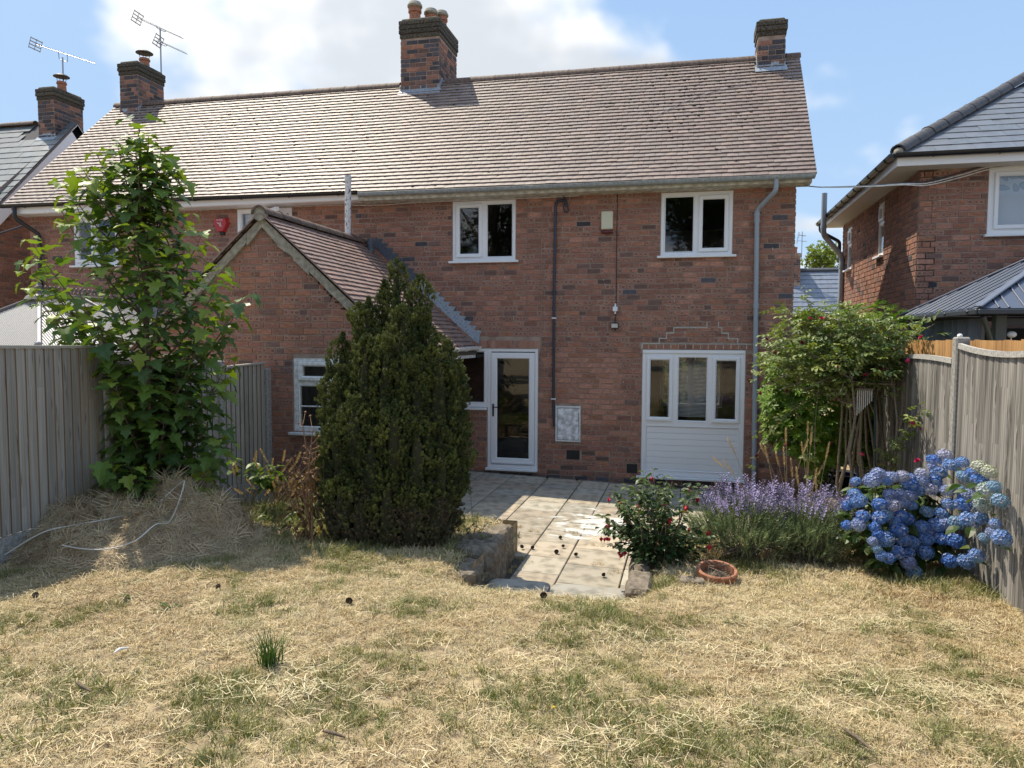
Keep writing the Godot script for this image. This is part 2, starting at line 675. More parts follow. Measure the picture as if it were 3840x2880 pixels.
func pick_cell(style: String) -> int:
	var k := rng.randf()
	var row := 0
	if style == "chimney":
		row = 7 if k < 0.48 else (4 if k < 0.82 else rng.randi_range(0, 3))
	elif style == "plinth":
		row = 7 if k < 0.6 else 4
	elif style == "patch":
		row = 5 if k < 0.85 else 3
	elif style == "red":
		row = rng.randi_range(0, 3) if k < 0.8 else (6 if k < 0.9 else 4)
	else:
		row = rng.randi_range(0, 2) if k < 0.58 else (3 if k < 0.67 else (4 if k < 0.745 else (5 if k < 0.80 else (6 if k < 0.992 else 7))))
	return row * 8 + rng.randi_range(0, 7)


# bricks laid on the wall plane of t (x along, y up, z out); gable: [apex x, apex y, run per rise], styles: [Rect2, style]
func lay_bricks(parent: Node, t: Transform3D, w: float, y0: float, y1: float, holes: Array, most: int, style := "", gable := [], styles := []) -> void:
	var list := []
	var rows := int(ceil((y1 - y0) / COURSE))
	for r in rows:
		var y := y0 + (r + 0.5) * COURSE
		if y + 0.03 > y1:
			break
		var spans := [Vector2(0, w)]
		if gable.size():
			var half: float = (gable[1] - y - 0.03) * gable[2]
			spans = [Vector2(maxf(0, gable[0] - half), minf(w, gable[0] + half))]
		for hole in holes:
			if hole.position.y < y + 0.02 and hole.end.y > y - 0.02:
				var cut := []
				for s in spans:
					if hole.position.x >= s.y or hole.end.x <= s.x:
						cut.append(s)
						continue
					if hole.position.x - s.x > 0.02: cut.append(Vector2(s.x, hole.position.x - 0.004))
					if s.y - hole.end.x > 0.02: cut.append(Vector2(hole.end.x + 0.004, s.y))
				spans = cut
		var mixed := rng.randf() < 0.38
		var x := -0.114 * (r % 2) - (0.057 if mixed else 0.0)
		var n := 0
		while x < w:
			var head := (mixed and n % 2 == 1) or rng.randf() < 0.05
			var len := 0.114 if head else 0.228
			n += 1
			for s in spans:
				var a := maxf(x, s.x)
				var b := minf(x + len, s.y)
				if b - a < 0.03:
					continue
				var st := style
				var mid := Vector2((a + b) * 0.5, y)
				for q in styles:
					if (q[0] as Rect2).has_point(mid):
						st = q[1]
				if st == "none":
					continue
				var small := b - a < 0.13
				var cell := pick_cell(st)
				var real := (b - a - 0.010) / (0.104 if small else 0.218)
				var at := t * Transform3D(Basis(Vector3.BACK, rng.randfn(0, 0.004)).scaled(Vector3(real, rng.randf_range(0.96, 1.03), 1.0)), V(mid.x, y + rng.randfn(0, 0.0012), rng.randfn(0, 0.0016)))
				var g := rng.randf_range(0.86, 1.12)
				list.append([at, cell + (64 if small else 0), Color(g, g, g)])
			x += len
	pieces("brick", stretchers + headers, list, M.brick, parent, most)


# ---- roofs ----------------------------------------------------------------------------------------------------------

func tile_shape(w: float, l: float, th: float, tone: Color, camber := 0.003) -> Mb:
	var mb := Mb.new()
	mb.col = tone
	var x := w * 0.5 - 0.0016
	var z := [0.0, camber, 0.0]
	var xs := [-x, 0.0, x]
	for i in 2:
		var a := V(xs[i], 0, th + 0.008 + z[i])
		var b := V(xs[i + 1], 0, th + 0.008 + z[i + 1])
		mb.quad(a, b, V(xs[i + 1], l, th * 0.25 + z[i + 1]), V(xs[i], l, th * 0.25 + z[i]))
		mb.quad(V(xs[i], 0.001, z[i]), V(xs[i + 1], 0.001, z[i + 1]), b, a)
	mb.quad(V(-x, l, 0), V(-x, 0, 0), V(-x, 0, th + 0.008), V(-x, l, th * 0.25))
	mb.quad(V(x, 0, 0), V(x, l, 0), V(x, l, th * 0.25), V(x, 0, th + 0.008))
	return mb


# t: x along the eave, y up the slope, z out of the roof. clip(row height) gives Vector2(from, to)
func lay_tiles(parent: Node, t: Transform3D, slope: float, w: float, gauge: float, variants: Array, m: Material, most: int, clip: Callable, holes := [], name_ := "tile", sag := 0.0) -> void:
	var list := []
	var rows := int(round(slope / gauge))
	for r in rows:
		var span: Vector2 = clip.call((r + 0.4) * gauge)
		var x := span.x - fmod(span.x, w) - w * (0.5 if r % 2 else 1.0)
		while x < span.y:
			var a := maxf(x, span.x)
			var b := minf(x + w, span.y)
			x += w
			if b - a < 0.02:
				continue
			var mid := Vector2((a + b) * 0.5, r * gauge + 0.04)
			var out := false
			for q in holes:
				if (q as Rect2).has_point(mid):
					out = true
			if out:
				continue
			var dip := sag * (sin(mid.x * 0.9) + 0.6 * sin(mid.x * 2.3 + 1.0)) * sin(PI * r / rows)
			var at := t * Transform3D(Basis.from_euler(Vector3(rng.randfn(0, 0.006), rng.randfn(0, 0.006), rng.randfn(0, 0.006))).scaled(Vector3((b - a) / w, 1, 1)), V(mid.x, r * gauge + rng.randfn(0, 0.003), 0.006 + dip))
			var g := rng.randf_range(0.9, 1.08)
			list.append([at, rng.randi_range(0, variants.size() - 1), Color(g, g, g)])
	pieces(name_, variants, list, m, parent, most)


func half_round(parent: Node, from: Vector3, to: Vector3, r: float, step: float, m: Material, called := "ridge_tile", collar := true) -> void:
	var d := (to - from).normalized()
	var x := d.cross(Vector3.UP).normalized()
	var y := x.cross(d).normalized()
	var n := int(round(from.distance_to(to) / step))
	var real := from.distance_to(to) / n
	for i in n:
		var mb := Mb.new()
		var g := rng.randf_range(0.75, 1.15)
		mb.col = Color(g, g * rng.randf_range(0.95, 1.02), g * 0.97)
		var a := from + d * (i * real + 0.003)
		var b := from + d * ((i + 1) * real - 0.003)
		var k := 9
		var tilt := rng.randfn(0, 0.004)
		for s in k:
			var a0 := PI * s / k
			var a1 := PI * (s + 1) / k
			for q in [[r, 1.0], [r - 0.016, -1.0]]:
				var o0: Vector3 = (x * cos(a0) + y * sin(a0))
				var o1: Vector3 = (x * cos(a1) + y * sin(a1))
				var p := [a + o0 * q[0] + y * tilt, a + o1 * q[0] + y * tilt, b + o1 * q[0], b + o0 * q[0]]
				if q[1] > 0:
					mb.smooth_quad(p[1], p[0], p[3], p[2], o1, o0, o0, o1)
				else:
					mb.smooth_quad(p[0], p[1], p[2], p[3], -o0, -o1, -o1, -o0)
			var oa: Vector3 = (x * cos(a0) + y * sin(a0))
			var ob: Vector3 = (x * cos(a1) + y * sin(a1))
			mb.quad(a + oa * r + y * tilt, a + ob * r + y * tilt, a + ob * (r - 0.016) + y * tilt, a + oa * (r - 0.016) + y * tilt)
			mb.quad(b + ob * r, b + oa * r, b + oa * (r - 0.016), b + ob * (r - 0.016))
			if collar:
				mb.smooth_quad(a + ob * (r + 0.006) + y * tilt, a + oa * (r + 0.006) + y * tilt, a + d * 0.018 + oa * (r + 0.002), a + d * 0.018 + ob * (r + 0.002), ob, oa, oa, ob)
		put(called, mb, m, parent)


# ---- windows --------------------------------------------------------------------------------------------------------

const FRAME := [Vector2(0.0, -0.10), Vector2(0.0, -0.012), Vector2(0.004, -0.008), Vector2(0.046, -0.008), Vector2(0.056, -0.020), Vector2(0.056, -0.10)]
const SASH := [Vector2(0.0, -0.02), Vector2(0.0, 0.010), Vector2(0.006, 0.016), Vector2(0.040, 0.016), Vector2(0.058, 0.0), Vector2(0.058, -0.05)]
const BEAD := [Vector2(0.0, -0.02), Vector2(0.0, -0.006), Vector2(0.014, -0.022), Vector2(0.014, -0.05)]


# one window in the wall plane of t: outer rectangle, lights: [x0, y0, x1, y1, opens, bars across, bars up]
func window(parent: Node, t: Transform3D, o: Rect2, lights: Array, sill := [], label := "", called := "window", m: Material = M.white) -> Node3D:
	var win := part(called, parent, label)
	var mb := Mb.new()
	mb.ring(o.position.x, o.position.y, o.end.x, o.end.y, FRAME, t)
	var rows := {}
	for l in lights:  # the mullions and transoms fill what the lights leave
		pass
	var holes := []
	for l in lights:
		holes.append(Rect2(l[0], l[1], l[2] - l[0], l[3] - l[1]))
	var inner := o.grow(-0.05)
	var sub := Mb.new()
	var ti := t * Transform3D(Basis(), V(inner.position.x, 0, 0))
	var moved := []
	for r in holes:
		moved.append(Rect2(r.position.x - inner.position.x, r.position.y, r.size.x, r.size.y))
	slab(mb, ti, inner.size.x, inner.position.y, inner.end.y, moved, -0.09, -0.014)
	put("frame", mb, m, win)
	for l in lights:
		var g := Mb.new()
		var pane := Mb.new()
		var inset := 0.0
		if l[4]:
			g.ring(l[0] - 0.022, l[1] - 0.022, l[2] + 0.022, l[3] + 0.022, SASH, t)
			inset = 0.034
		else:
			g.ring(l[0], l[1], l[2], l[3], BEAD, t)
			inset = 0.012
		put("sash" if l[4] else "glazing_bead", g, m, win)
		pane.box(V(0, 0, 0), V(l[2] - l[0] - 2 * inset, l[3] - l[1] - 2 * inset, 0.006))
		var p := put("pane", pane, M.glass, win)
		p.transform = t * Transform3D(Basis.from_euler(Vector3(rng.randfn(0, 0.002), rng.randfn(0, 0.002), 0)), V(l[0] + inset, l[1] + inset, -0.034))
		if l.size() > 5:
			for k in l[5]:
				var b := Mb.new()
				var x: float = lerpf(l[0], l[2], (k + 1.0) / (l[5] + 1))
				b.box(V(x - 0.009, l[1] + inset, -0.036), V(x + 0.009, l[3] - inset, -0.018), 0.004)
				put("glazing_bar", b, m, win).transform = t
			for k in l[6]:
				var b := Mb.new()
				var y: float = lerpf(l[1], l[3], (k + 1.0) / (l[6] + 1))
				b.box(V(l[0] + inset, y - 0.009, -0.0365), V(l[2] - inset, y + 0.009, -0.0175), 0.004)
				put("glazing_bar", b, m, win).transform = t
	if sill.size():
		var s := Mb.new()
		s.box(V(sill[0], sill[1], -0.02), V(sill[2], sill[1] + 0.036, 0.075), 0.006)
		put("sill", s, m, win).transform = t
	return win


func gutter(parent: Node, from: Vector3, to: Vector3, m: Material, label := "", r := 0.058, called := "gutter", clips := 0.9) -> void:
	var mb := Mb.new()
	var d := (to - from).normalized()
	var x := d.cross(Vector3.UP).normalized()
	var n := 12
	for q in [[r, 1.0], [r - 0.004, -1.0]]:
		for s in n:
			var a0 := PI + PI * s / n
			var a1 := PI + PI * (s + 1) / n
			var o0: Vector3 = x * cos(a0) + Vector3.UP * sin(a0)
			var o1: Vector3 = x * cos(a1) + Vector3.UP * sin(a1)
			var R: float = q[0]
			if q[1] > 0:
				mb.smooth_quad(from + o1 * R, from + o0 * R, to + o0 * R, to + o1 * R, o1, o0, o0, o1)
			else:
				mb.smooth_quad(from + o0 * R, from + o1 * R, to + o1 * R, to + o0 * R, -o0, -o1, -o1, -o0)
	for e in [from, to]:  # stop ends
		for s in n:
			var a0 := PI + PI * s / n
			var a1 := PI + PI * (s + 1) / n
			mb.tri(e, e + (x * cos(a0) + Vector3.UP * sin(a0)) * r, e + (x * cos(a1) + Vector3.UP * sin(a1)) * r)
	for sgn in [-1.0, 1.0]:  # rolled lips
		mb.tube([from + x * sgn * r, to + x * sgn * r], [0.005], 6)
	var g := put(called, mb, m, parent, label)
	var k := int(from.distance_to(to) / clips)
	for i in k:
		var c := Mb.new()
		var at := from.lerp(to, (i + 0.6) / k)
		var pts := []
		for s in 9:
			var a := PI + PI * s / 8
			pts.append(at + (x * cos(a) + Vector3.UP * sin(a)) * (r + 0.003))
		c.tube(pts, [0.008], 5)
		put("bracket", c, m, g)


func pipe(called: String, parent: Node, pts: Array, r: float, m: Material, label := "", collars := []) -> MeshInstance3D:
	var mb := Mb.new()
	mb.tube(pts, [r], 16)
	var o := put(called, mb, m, parent, label)
	for y in collars:
		var c := Mb.new()
		for k in pts.size() - 1:
			var a: Vector3 = pts[k]
			var b: Vector3 = pts[k + 1]
			if (a.y - y) * (b.y - y) <= 0 and absf(a.y - b.y) > 0.05:
				var p := a.lerp(b, (a.y - y) / (a.y - b.y))
				var d := (b - a).normalized()
				c.tube([p - d * 0.035, p - d * 0.03, p + d * 0.03, p + d * 0.035], [r + 0.002, r + 0.007, r + 0.007, r + 0.002], 16)
				break
		if c.v.size():
			put("collar", c, m, o)
	return o


func rounded(pts: Array, r := 0.07, steps := 5) -> Array:  # bends of a pipe
	var out := [pts[0]]
	for i in range(1, pts.size() - 1):
		var a: Vector3 = pts[i] + (pts[i - 1] - pts[i]).normalized() * r
		var b: Vector3 = pts[i] + (pts[i + 1] - pts[i]).normalized() * r
		for k in steps + 1:
			var s := k / float(steps)
			out.append(a.lerp(pts[i], s).lerp((pts[i] as Vector3).lerp(b, s), s))
	out.append(pts[-1])
	return out


func cable(called: String, parent: Node, pts: Array, r: float, m: Material, label := "") -> MeshInstance3D:
	var mb := Mb.new()
	var c := []
	for i in pts.size() - 1:
		var p0: Vector3 = pts[maxi(i - 1, 0)]
		var p1: Vector3 = pts[i]
		var p2: Vector3 = pts[i + 1]
		var p3: Vector3 = pts[mini(i + 2, pts.size() - 1)]
		for k in 5:
			c.append(p1.cubic_interpolate(p2, p0, p3, k / 5.0))
	c.append(pts[-1])
	mb.tube(c, [r], 6)
	return put(called, mb, m, parent, label)


func chimney(parent: Node, x0: float, x1: float, z0: float, z1: float, yb: float, yt: float, oversail: int, seed_: int, label: String, roof_y: Callable) -> Node3D:
	var ch := part("chimney", parent, label)
	var mb := Mb.new()
	mb.box(V(x0, yb, z0), V(x1, yt, z1))
	put("core", mb, M.mortar, ch)
	rng.seed = seed_
	var over := 0.035
	var ytop := yt - oversail * COURSE
	for f in 2:
		var t := Transform3D(Basis(), V(x0, yb, z1 + 0.001)) if f == 0 else Transform3D(Basis(Vector3.UP, PI / 2), V(x1 + 0.001, yb, z1))
		lay_bricks(ch, t, (x1 - x0) if f == 0 else (z1 - z0), 0, ytop - yb, [], 42 if f == 0 else 30, "chimney")
	var t3 := Transform3D(Basis(Vector3.UP, -PI / 2), V(x0 - 0.001, yb, z0))
	lay_bricks(ch, t3, z1 - z0, 0, ytop - yb, [], 0, "chimney")
	var cap := Mb.new()
	for k in oversail:
		var y := ytop + k * COURSE
		var o := over * (0.55 if k == 0 and oversail > 2 else 1.0)
		cap.col = Color(1, 1, 1) * rng.randf_range(0.6, 1.0)
		cap.box(V(x0 - o, y + 0.004, z0 - o), V(x1 + o, y + COURSE - 0.004, z1 + o), 0.008)
	cap.col = Color(0.8, 0.8, 0.75)
	cap.box(V(x0 - 0.0, yt - 0.01, z0), V(x1 + 0.0, yt + 0.045, z1), 0.04)
	put("oversail", cap, mottled(Color(0.035, 0.031, 0.022), Color(0.15, 0.13, 0.10), 0.95, 0.04, 0.5, seed_, true, 0.8), ch)
	# lead round the foot
	var lead := Mb.new()
	var yf: float = roof_y.call(z1)
	lead.boxt(Transform3D(Basis(), V((x0 + x1) * 0.5, yf + 0.06, z1 + 0.006)), V(x1 - x0 + 0.03, 0.12, 0.006))
	var sl: float = (roof_y.call(z1) - roof_y.call(z1 + 0.2))
	lead.boxt(Transform3D(Basis(Vector3.RIGHT, atan2(sl, 0.2)), V((x0 + x1) * 0.5, yf - sl * 0.16 + 0.04, z1 + 0.04)), V(x1 - x0 + 0.08, 0.006, 0.15))
	put("flashing", lead, M.lead, ch)
	for side in [-1.0, 1.0]:
		var steps := Mb.new()
		var xx: float = x1 if side > 0 else x0
		var n := int((z1 - z0) * 0.62 / 0.085)
		for k in n:
			var za := z1 - k * 0.085
			var y: float = roof_y.call(za - 0.085)
			if y > roof_y.call(-1.9):
				break
			steps.boxt(Transform3D(Basis(Vector3.RIGHT, 0.75), V(xx + side * 0.011, y + 0.02, za - 0.05)), V(0.006, 0.13, 0.12))
		if steps.v.size():
			put("stepped_flashing", steps, M.lead, ch)
	return ch


func chimney_pot(parent: Node, at: Vector3, r: float, h: float, hood: int) -> void:
	var mb := Mb.new()
	mb.lathe([Vector2(r * 1.15, 0), Vector2(r * 1.1, h * 0.1), Vector2(r, h * 0.16), Vector2(r * 0.92, h * 0.72), Vector2(r * 1.12, h * 0.76), Vector2(r * 1.12, h * 0.9), Vector2(r * 0.98, h * 0.94), Vector2(r * 0.98, h), Vector2(r * 0.8, h), Vector2(r * 0.8, h * 0.5)], Transform3D(Basis(), at), 20)
	var p := put("chimney_pot", mb, M.terracotta, parent)
	if hood == 1:  # a metal rain cowl on stays
		var c := Mb.new()
		for k in 4:
			var a := TAU * k / 4 + 0.4
			c.tube([at + V(sin(a) * r * 0.9, h, cos(a) * r * 0.9), at + V(sin(a) * r * 1.1, h + 0.12, cos(a) * r * 1.1)], [0.006], 5)
		c.lathe([Vector2(r * 1.75, h + 0.105), Vector2(r * 1.75, h + 0.115), Vector2(r * 1.2, h + 0.15), Vector2(0.001, h + 0.165)], Transform3D(Basis(), at), 20)
		c.lathe([Vector2(0.001, h + 0.10), Vector2(r * 1.75, h + 0.105)], Transform3D(Basis(), at), 20)
		put("cowl", c, M.dark, p)
	elif hood == 2:  # a domed clay cap
		var c := Mb.new()
		c.lathe([Vector2(r * 0.9, h), Vector2(r * 1.25, h + 0.02), Vector2(r * 1.28, h + 0.05), Vector2(r * 1.0, h + 0.11), Vector2(r * 0.5, h + 0.14), Vector2(0.001, h + 0.15)], Transform3D(Basis(), at), 20)
		put("cap", c, M.cement, p)


func aerial(parent: Node, foot: Vector3, mast: float, booms: Array, label: String) -> void:
	var a := part("television_aerial", parent, label)
	var mb := Mb.new()
	mb.tube([foot, foot + V(0, mast, 0)], [0.016], 8)
	put("mast", mb, M.metal, a)
	for b in booms:
		var p: Vector3 = b[0]
		var q: Vector3 = b[1]
		var d := (q - p).normalized()
		var x := d.cross(Vector3.UP).normalized()
		var up := x.cross(d).normalized()
		var g := Mb.new()
		g.tube([p, q], [0.009], 6)
		var n := int(p.distance_to(q) / 0.055)
		for i in range(2, n):
			var c := p.lerp(q, i / float(n))
			var l := 0.10 - 0.045 * i / n
			g.tube([c - x * l + up * 0.012, c + x * l + up * 0.012], [0.0035], 4)
		var cc := p.lerp(q, b[2])
		g.tube(rounded([foot + V(0, mast * b[3], 0), foot + V(0, mast * b[3], 0) - d * 0.10 + V(0, 0.01, 0), cc - d * 0.10], 0.04), [0.008], 6)
		g.tube(rounded([foot + V(0, mast * b[3], 0), foot + V(0, mast * b[3], 0) + d * 0.14, cc + d * 0.14], 0.04), [0.008], 6)
		put("boom", g, M.metal, a)
		var rf := Mb.new()
		for i in 4:
			var h := -0.105 + i * 0.07
			rf.boxt(Transform3D(Basis(x, up, -d), p + up * h), V(0.32, 0.022, 0.004))
		for i in 3:
			rf.boxt(Transform3D(Basis(x, up, -d), p + x * (-0.155 + i * 0.155) + d * 0.004), V(0.014, 0.25, 0.004))
		put("reflector", rf, M.metal, a)


func roof_plane(z: float) -> float:
	return 4.74 + (0.36 - z) * 1.10


func lead_steps(mb: Mb, a: Vector3, b: Vector3, n: int) -> void:  # saw-toothed lead in the wall plane, running down from a to b
	for i in n:
		var p := a.lerp(b, i / float(n))
		var q := a.lerp(b, (i + 1) / float(n))
		var z := 0.014 + 0.0015 * (i % 2)
		mb.quad(V(p.x - 0.02, p.y - 0.16, z), V(q.x, q.y - 0.16, z), V(q.x + 0.02, q.y + 0.0, z), V(p.x + 0.0, p.y + 0.005, z))
		mb.tri(V(p.x, p.y, z + 0.001), V(q.x, q.y - 0.02, z + 0.001), V(q.x + 0.055, q.y + 0.062, z + 0.004))


# ---- the house ------------------------------------------------------------------------------------------------------

func R(x0: float, y0: float, x1: float, y1: float, dx := 0.0) -> Rect2:
	return Rect2(x0 + dx, y0, x1 - x0, y1 - y0)


func tile_set(base: Color, spread: float, w: float, l: float, th: float, many := 10, camber := 0.003) -> Array:
	var out := []
	for i in many:
		var g := rng.randf_range(1.0 - spread, 1.0 + spread)
		var warm := rng.randf_range(-0.10, 0.12) * spread * 3.0
		out.append(tile_shape(w, l, th, Color(base.r * g * (1.0 + warm), base.g * g, base.b * g * (1.0 - warm * 0.5)), camber))
	return out


func our_house() -> void:
	brick_variants()
	var h := thing("brick_house", "red brick semi-detached house with mossy brown tiled roof and three dark chimneys", "house")
	var X := 12.35
	var holes := [R(-3.82, 3.612, -2.745, 4.597, X), R(-0.426, 3.629, 0.648, 4.601, X), R(-3.9, 1.15, -3.213, 2.175, X), R(-3.213, 0.15, -2.355, 2.175, X), R(-0.677, 0.13, 0.881, 2.175, X), R(-11.343, 3.65, -10.363, 4.60, X), R(-7.852, 3.62, -6.768, 4.615, X)]
	# back wall with its bricks
	var wall := part("rear_wall", h)
	var t := Transform3D(Basis(), V(-X, 0, 0))
	var mb := Mb.new()
	slab(mb, t, 13.89, -0.3, 4.64, holes, -0.24, 0.0)
	put("masonry", mb, M.mortar, wall)
	rng.seed = 501
	var gone := holes.duplicate()
	gone.append(R(-3.6, 2.175, -2.33, 2.31, X))
	gone.append(R(-0.70, 2.178, 1.0, 2.262, X))
	gone.append(R(-2.06, 0.665, -1.645, 1.25, X))
	gone.append(R(-1.875, 0.375, -1.657, 0.53, X))
	gone.append(R(-0.905, 0.195, -0.73, 0.345, X))
	lay_bricks(wall, t, 13.89, -0.05, 4.62, gone, 300, "", [], [[R(-6.8, -1, -3.95, 2.1, X), "none"], [R(-12.4, -1, -7.4, 1.9, X), "none"], [R(-4, -1, 2, 0.12, X), "plinth"], [R(-2.03, 0.95, -1.0, 2.15, X), "patch"]])
	# soldier course over the back door, header course over the big window
	var soldiers := []
	for i in 15:
		soldiers.append([Transform3D(Basis(Vector3.BACK, PI / 2).scaled(Vector3(0.56, 0.62 / 1.0, 1)), V(-3.53 + i * 0.0825, 2.243, rng.randfn(0, 0.001))), 40 + rng.randi_range(0, 7) if rng.randf() < 0.3 else rng.randi_range(0, 31), Color.WHITE])
	for k in soldiers.size():
		soldiers[k][0] = Transform3D(Basis(V(0, 0.56, 0), V(-0.93, 0, 0), V(0, 0, 1)), soldiers[k][0].origin)
	pieces("soldier_brick", stretchers, soldiers, M.brick, wall)
	var heads := []
	for i in 15:
		heads.append([T(V(-0.64 + i * 0.113, 2.221, 0.0)), 64 + rng.randi_range(0, 31), Color.WHITE])
	pieces("header_brick", stretchers + headers, heads, M.brick, wall)
	var repair := Mb.new()  # pale mortar of a stepped crack repair over the big window
	var path := [Vector2(-0.68, 2.19), Vector2(-0.68, 2.266), Vector2(-0.42, 2.266), Vector2(-0.42, 2.35), Vector2(-0.31, 2.35), Vector2(-0.31, 2.434), Vector2(-0.20, 2.434), Vector2(-0.20, 2.518), Vector2(0.30, 2.518), Vector2(0.30, 2.60), Vector2(0.47, 2.60), Vector2(0.47, 2.518), Vector2(0.52, 2.518), Vector2(0.52, 2.434), Vector2(0.62, 2.434), Vector2(0.62, 2.35), Vector2(0.76, 2.35), Vector2(0.76, 2.266), Vector2(1.0, 2.266)]
	for i in path.size() - 1:
		var a: Vector2 = path[i]
		var b: Vector2 = path[i + 1]
		if absf(a.y - 2.60) < 0.01 and absf(b.y - 2.60) < 0.01:
			continue
		repair.box(V(minf(a.x, b.x) - 0.009, minf(a.y, b.y) - 0.009, -0.004), V(maxf(a.x, b.x) + 0.009, maxf(a.y, b.y) + 0.009, 0.011 + 0.0007 * (i % 3)), 0.003)
	for i in 15:
		repair.box(V(-0.70 + i * 0.113, 2.19, -0.004), V(-0.684 + i * 0.113, 2.256, 0.0085), 0.003)
	repair.box(V(-0.42, 2.2585, -0.004), V(0.76, 2.2705, 0.0105), 0.003)
	put("repaired_joint", repair, M.pale_mortar, wall, "pale grey repointed joints stepping over the ground floor window")
	var drips := Mb.new()  # bird droppings and lime runs on the brick
	for i in 60:
		var x := rng.randf_range(-4.5, 1.45)
		var y := rng.randf_range(0.3, 4.3) if i % 2 else rng.randf_range(0.2, 1.3)
		var inside := false
		for q in gone:
			if (q as Rect2).grow(0.04).has_point(Vector2(x + X, y)): inside = true
		if inside: continue
		var l := rng.randf_range(0.015, 0.05) * (1.6 if rng.randf() < 0.15 else 1.0)
		drips.quad(V(x - 0.003, y - l, 0.0135), V(x + 0.003, y - l, 0.0135), V(x + rng.randfn(0.002, 0.006), y, 0.0135), V(x - 0.007, y, 0.0135))
	put("bird_droppings", drips, M.pale_mortar, wall)
	# side, front and inner walls
	for sx in [[-12.35, -12.11], [1.30, 1.54]]:
		var g := Mb.new()
		var zb := -4.30
		g.box(V(sx[0], -0.3, zb), V(sx[1], 4.63, -0.241))
		for q in [sx[0], sx[1]]:
			var out: bool = q == sx[1]
			var a := V(q, 4.63, zb)
			var b := V(q, 4.63, 0.0)
			var c := V(q, 7.12, -1.97)
			if out: g.tri(b, a, c)
			else: g.tri(a, b, c)
		put("side_wall", g, M.mortar, h)
	rng.seed = 502
	lay_bricks(part("gable_bricks", h), Transform3D(Basis(Vector3.UP, PI / 2), V(1.541, 0, 0.0)), 4.3, 0, 4.6, [], 0, "")
	var front := Mb.new()
	slab(front, t, 13.89, -0.3, 4.63, [R(-0.55, 0.9, 0.75, 2.2, X)], -4.54, -4.301)
	put("front_wall", front, M.mortar, h)
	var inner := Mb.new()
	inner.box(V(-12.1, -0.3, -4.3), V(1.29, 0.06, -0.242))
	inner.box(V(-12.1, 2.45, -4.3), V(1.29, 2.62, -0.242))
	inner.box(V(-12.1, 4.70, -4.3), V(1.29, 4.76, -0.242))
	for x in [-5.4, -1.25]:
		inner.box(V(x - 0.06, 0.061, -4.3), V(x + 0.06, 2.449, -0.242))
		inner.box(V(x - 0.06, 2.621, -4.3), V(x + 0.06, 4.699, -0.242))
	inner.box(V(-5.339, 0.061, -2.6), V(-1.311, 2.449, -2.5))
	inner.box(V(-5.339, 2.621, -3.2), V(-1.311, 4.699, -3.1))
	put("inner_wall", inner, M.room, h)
	house_openings(h, t, X)
	house_roof(h)
	house_fittings(h)


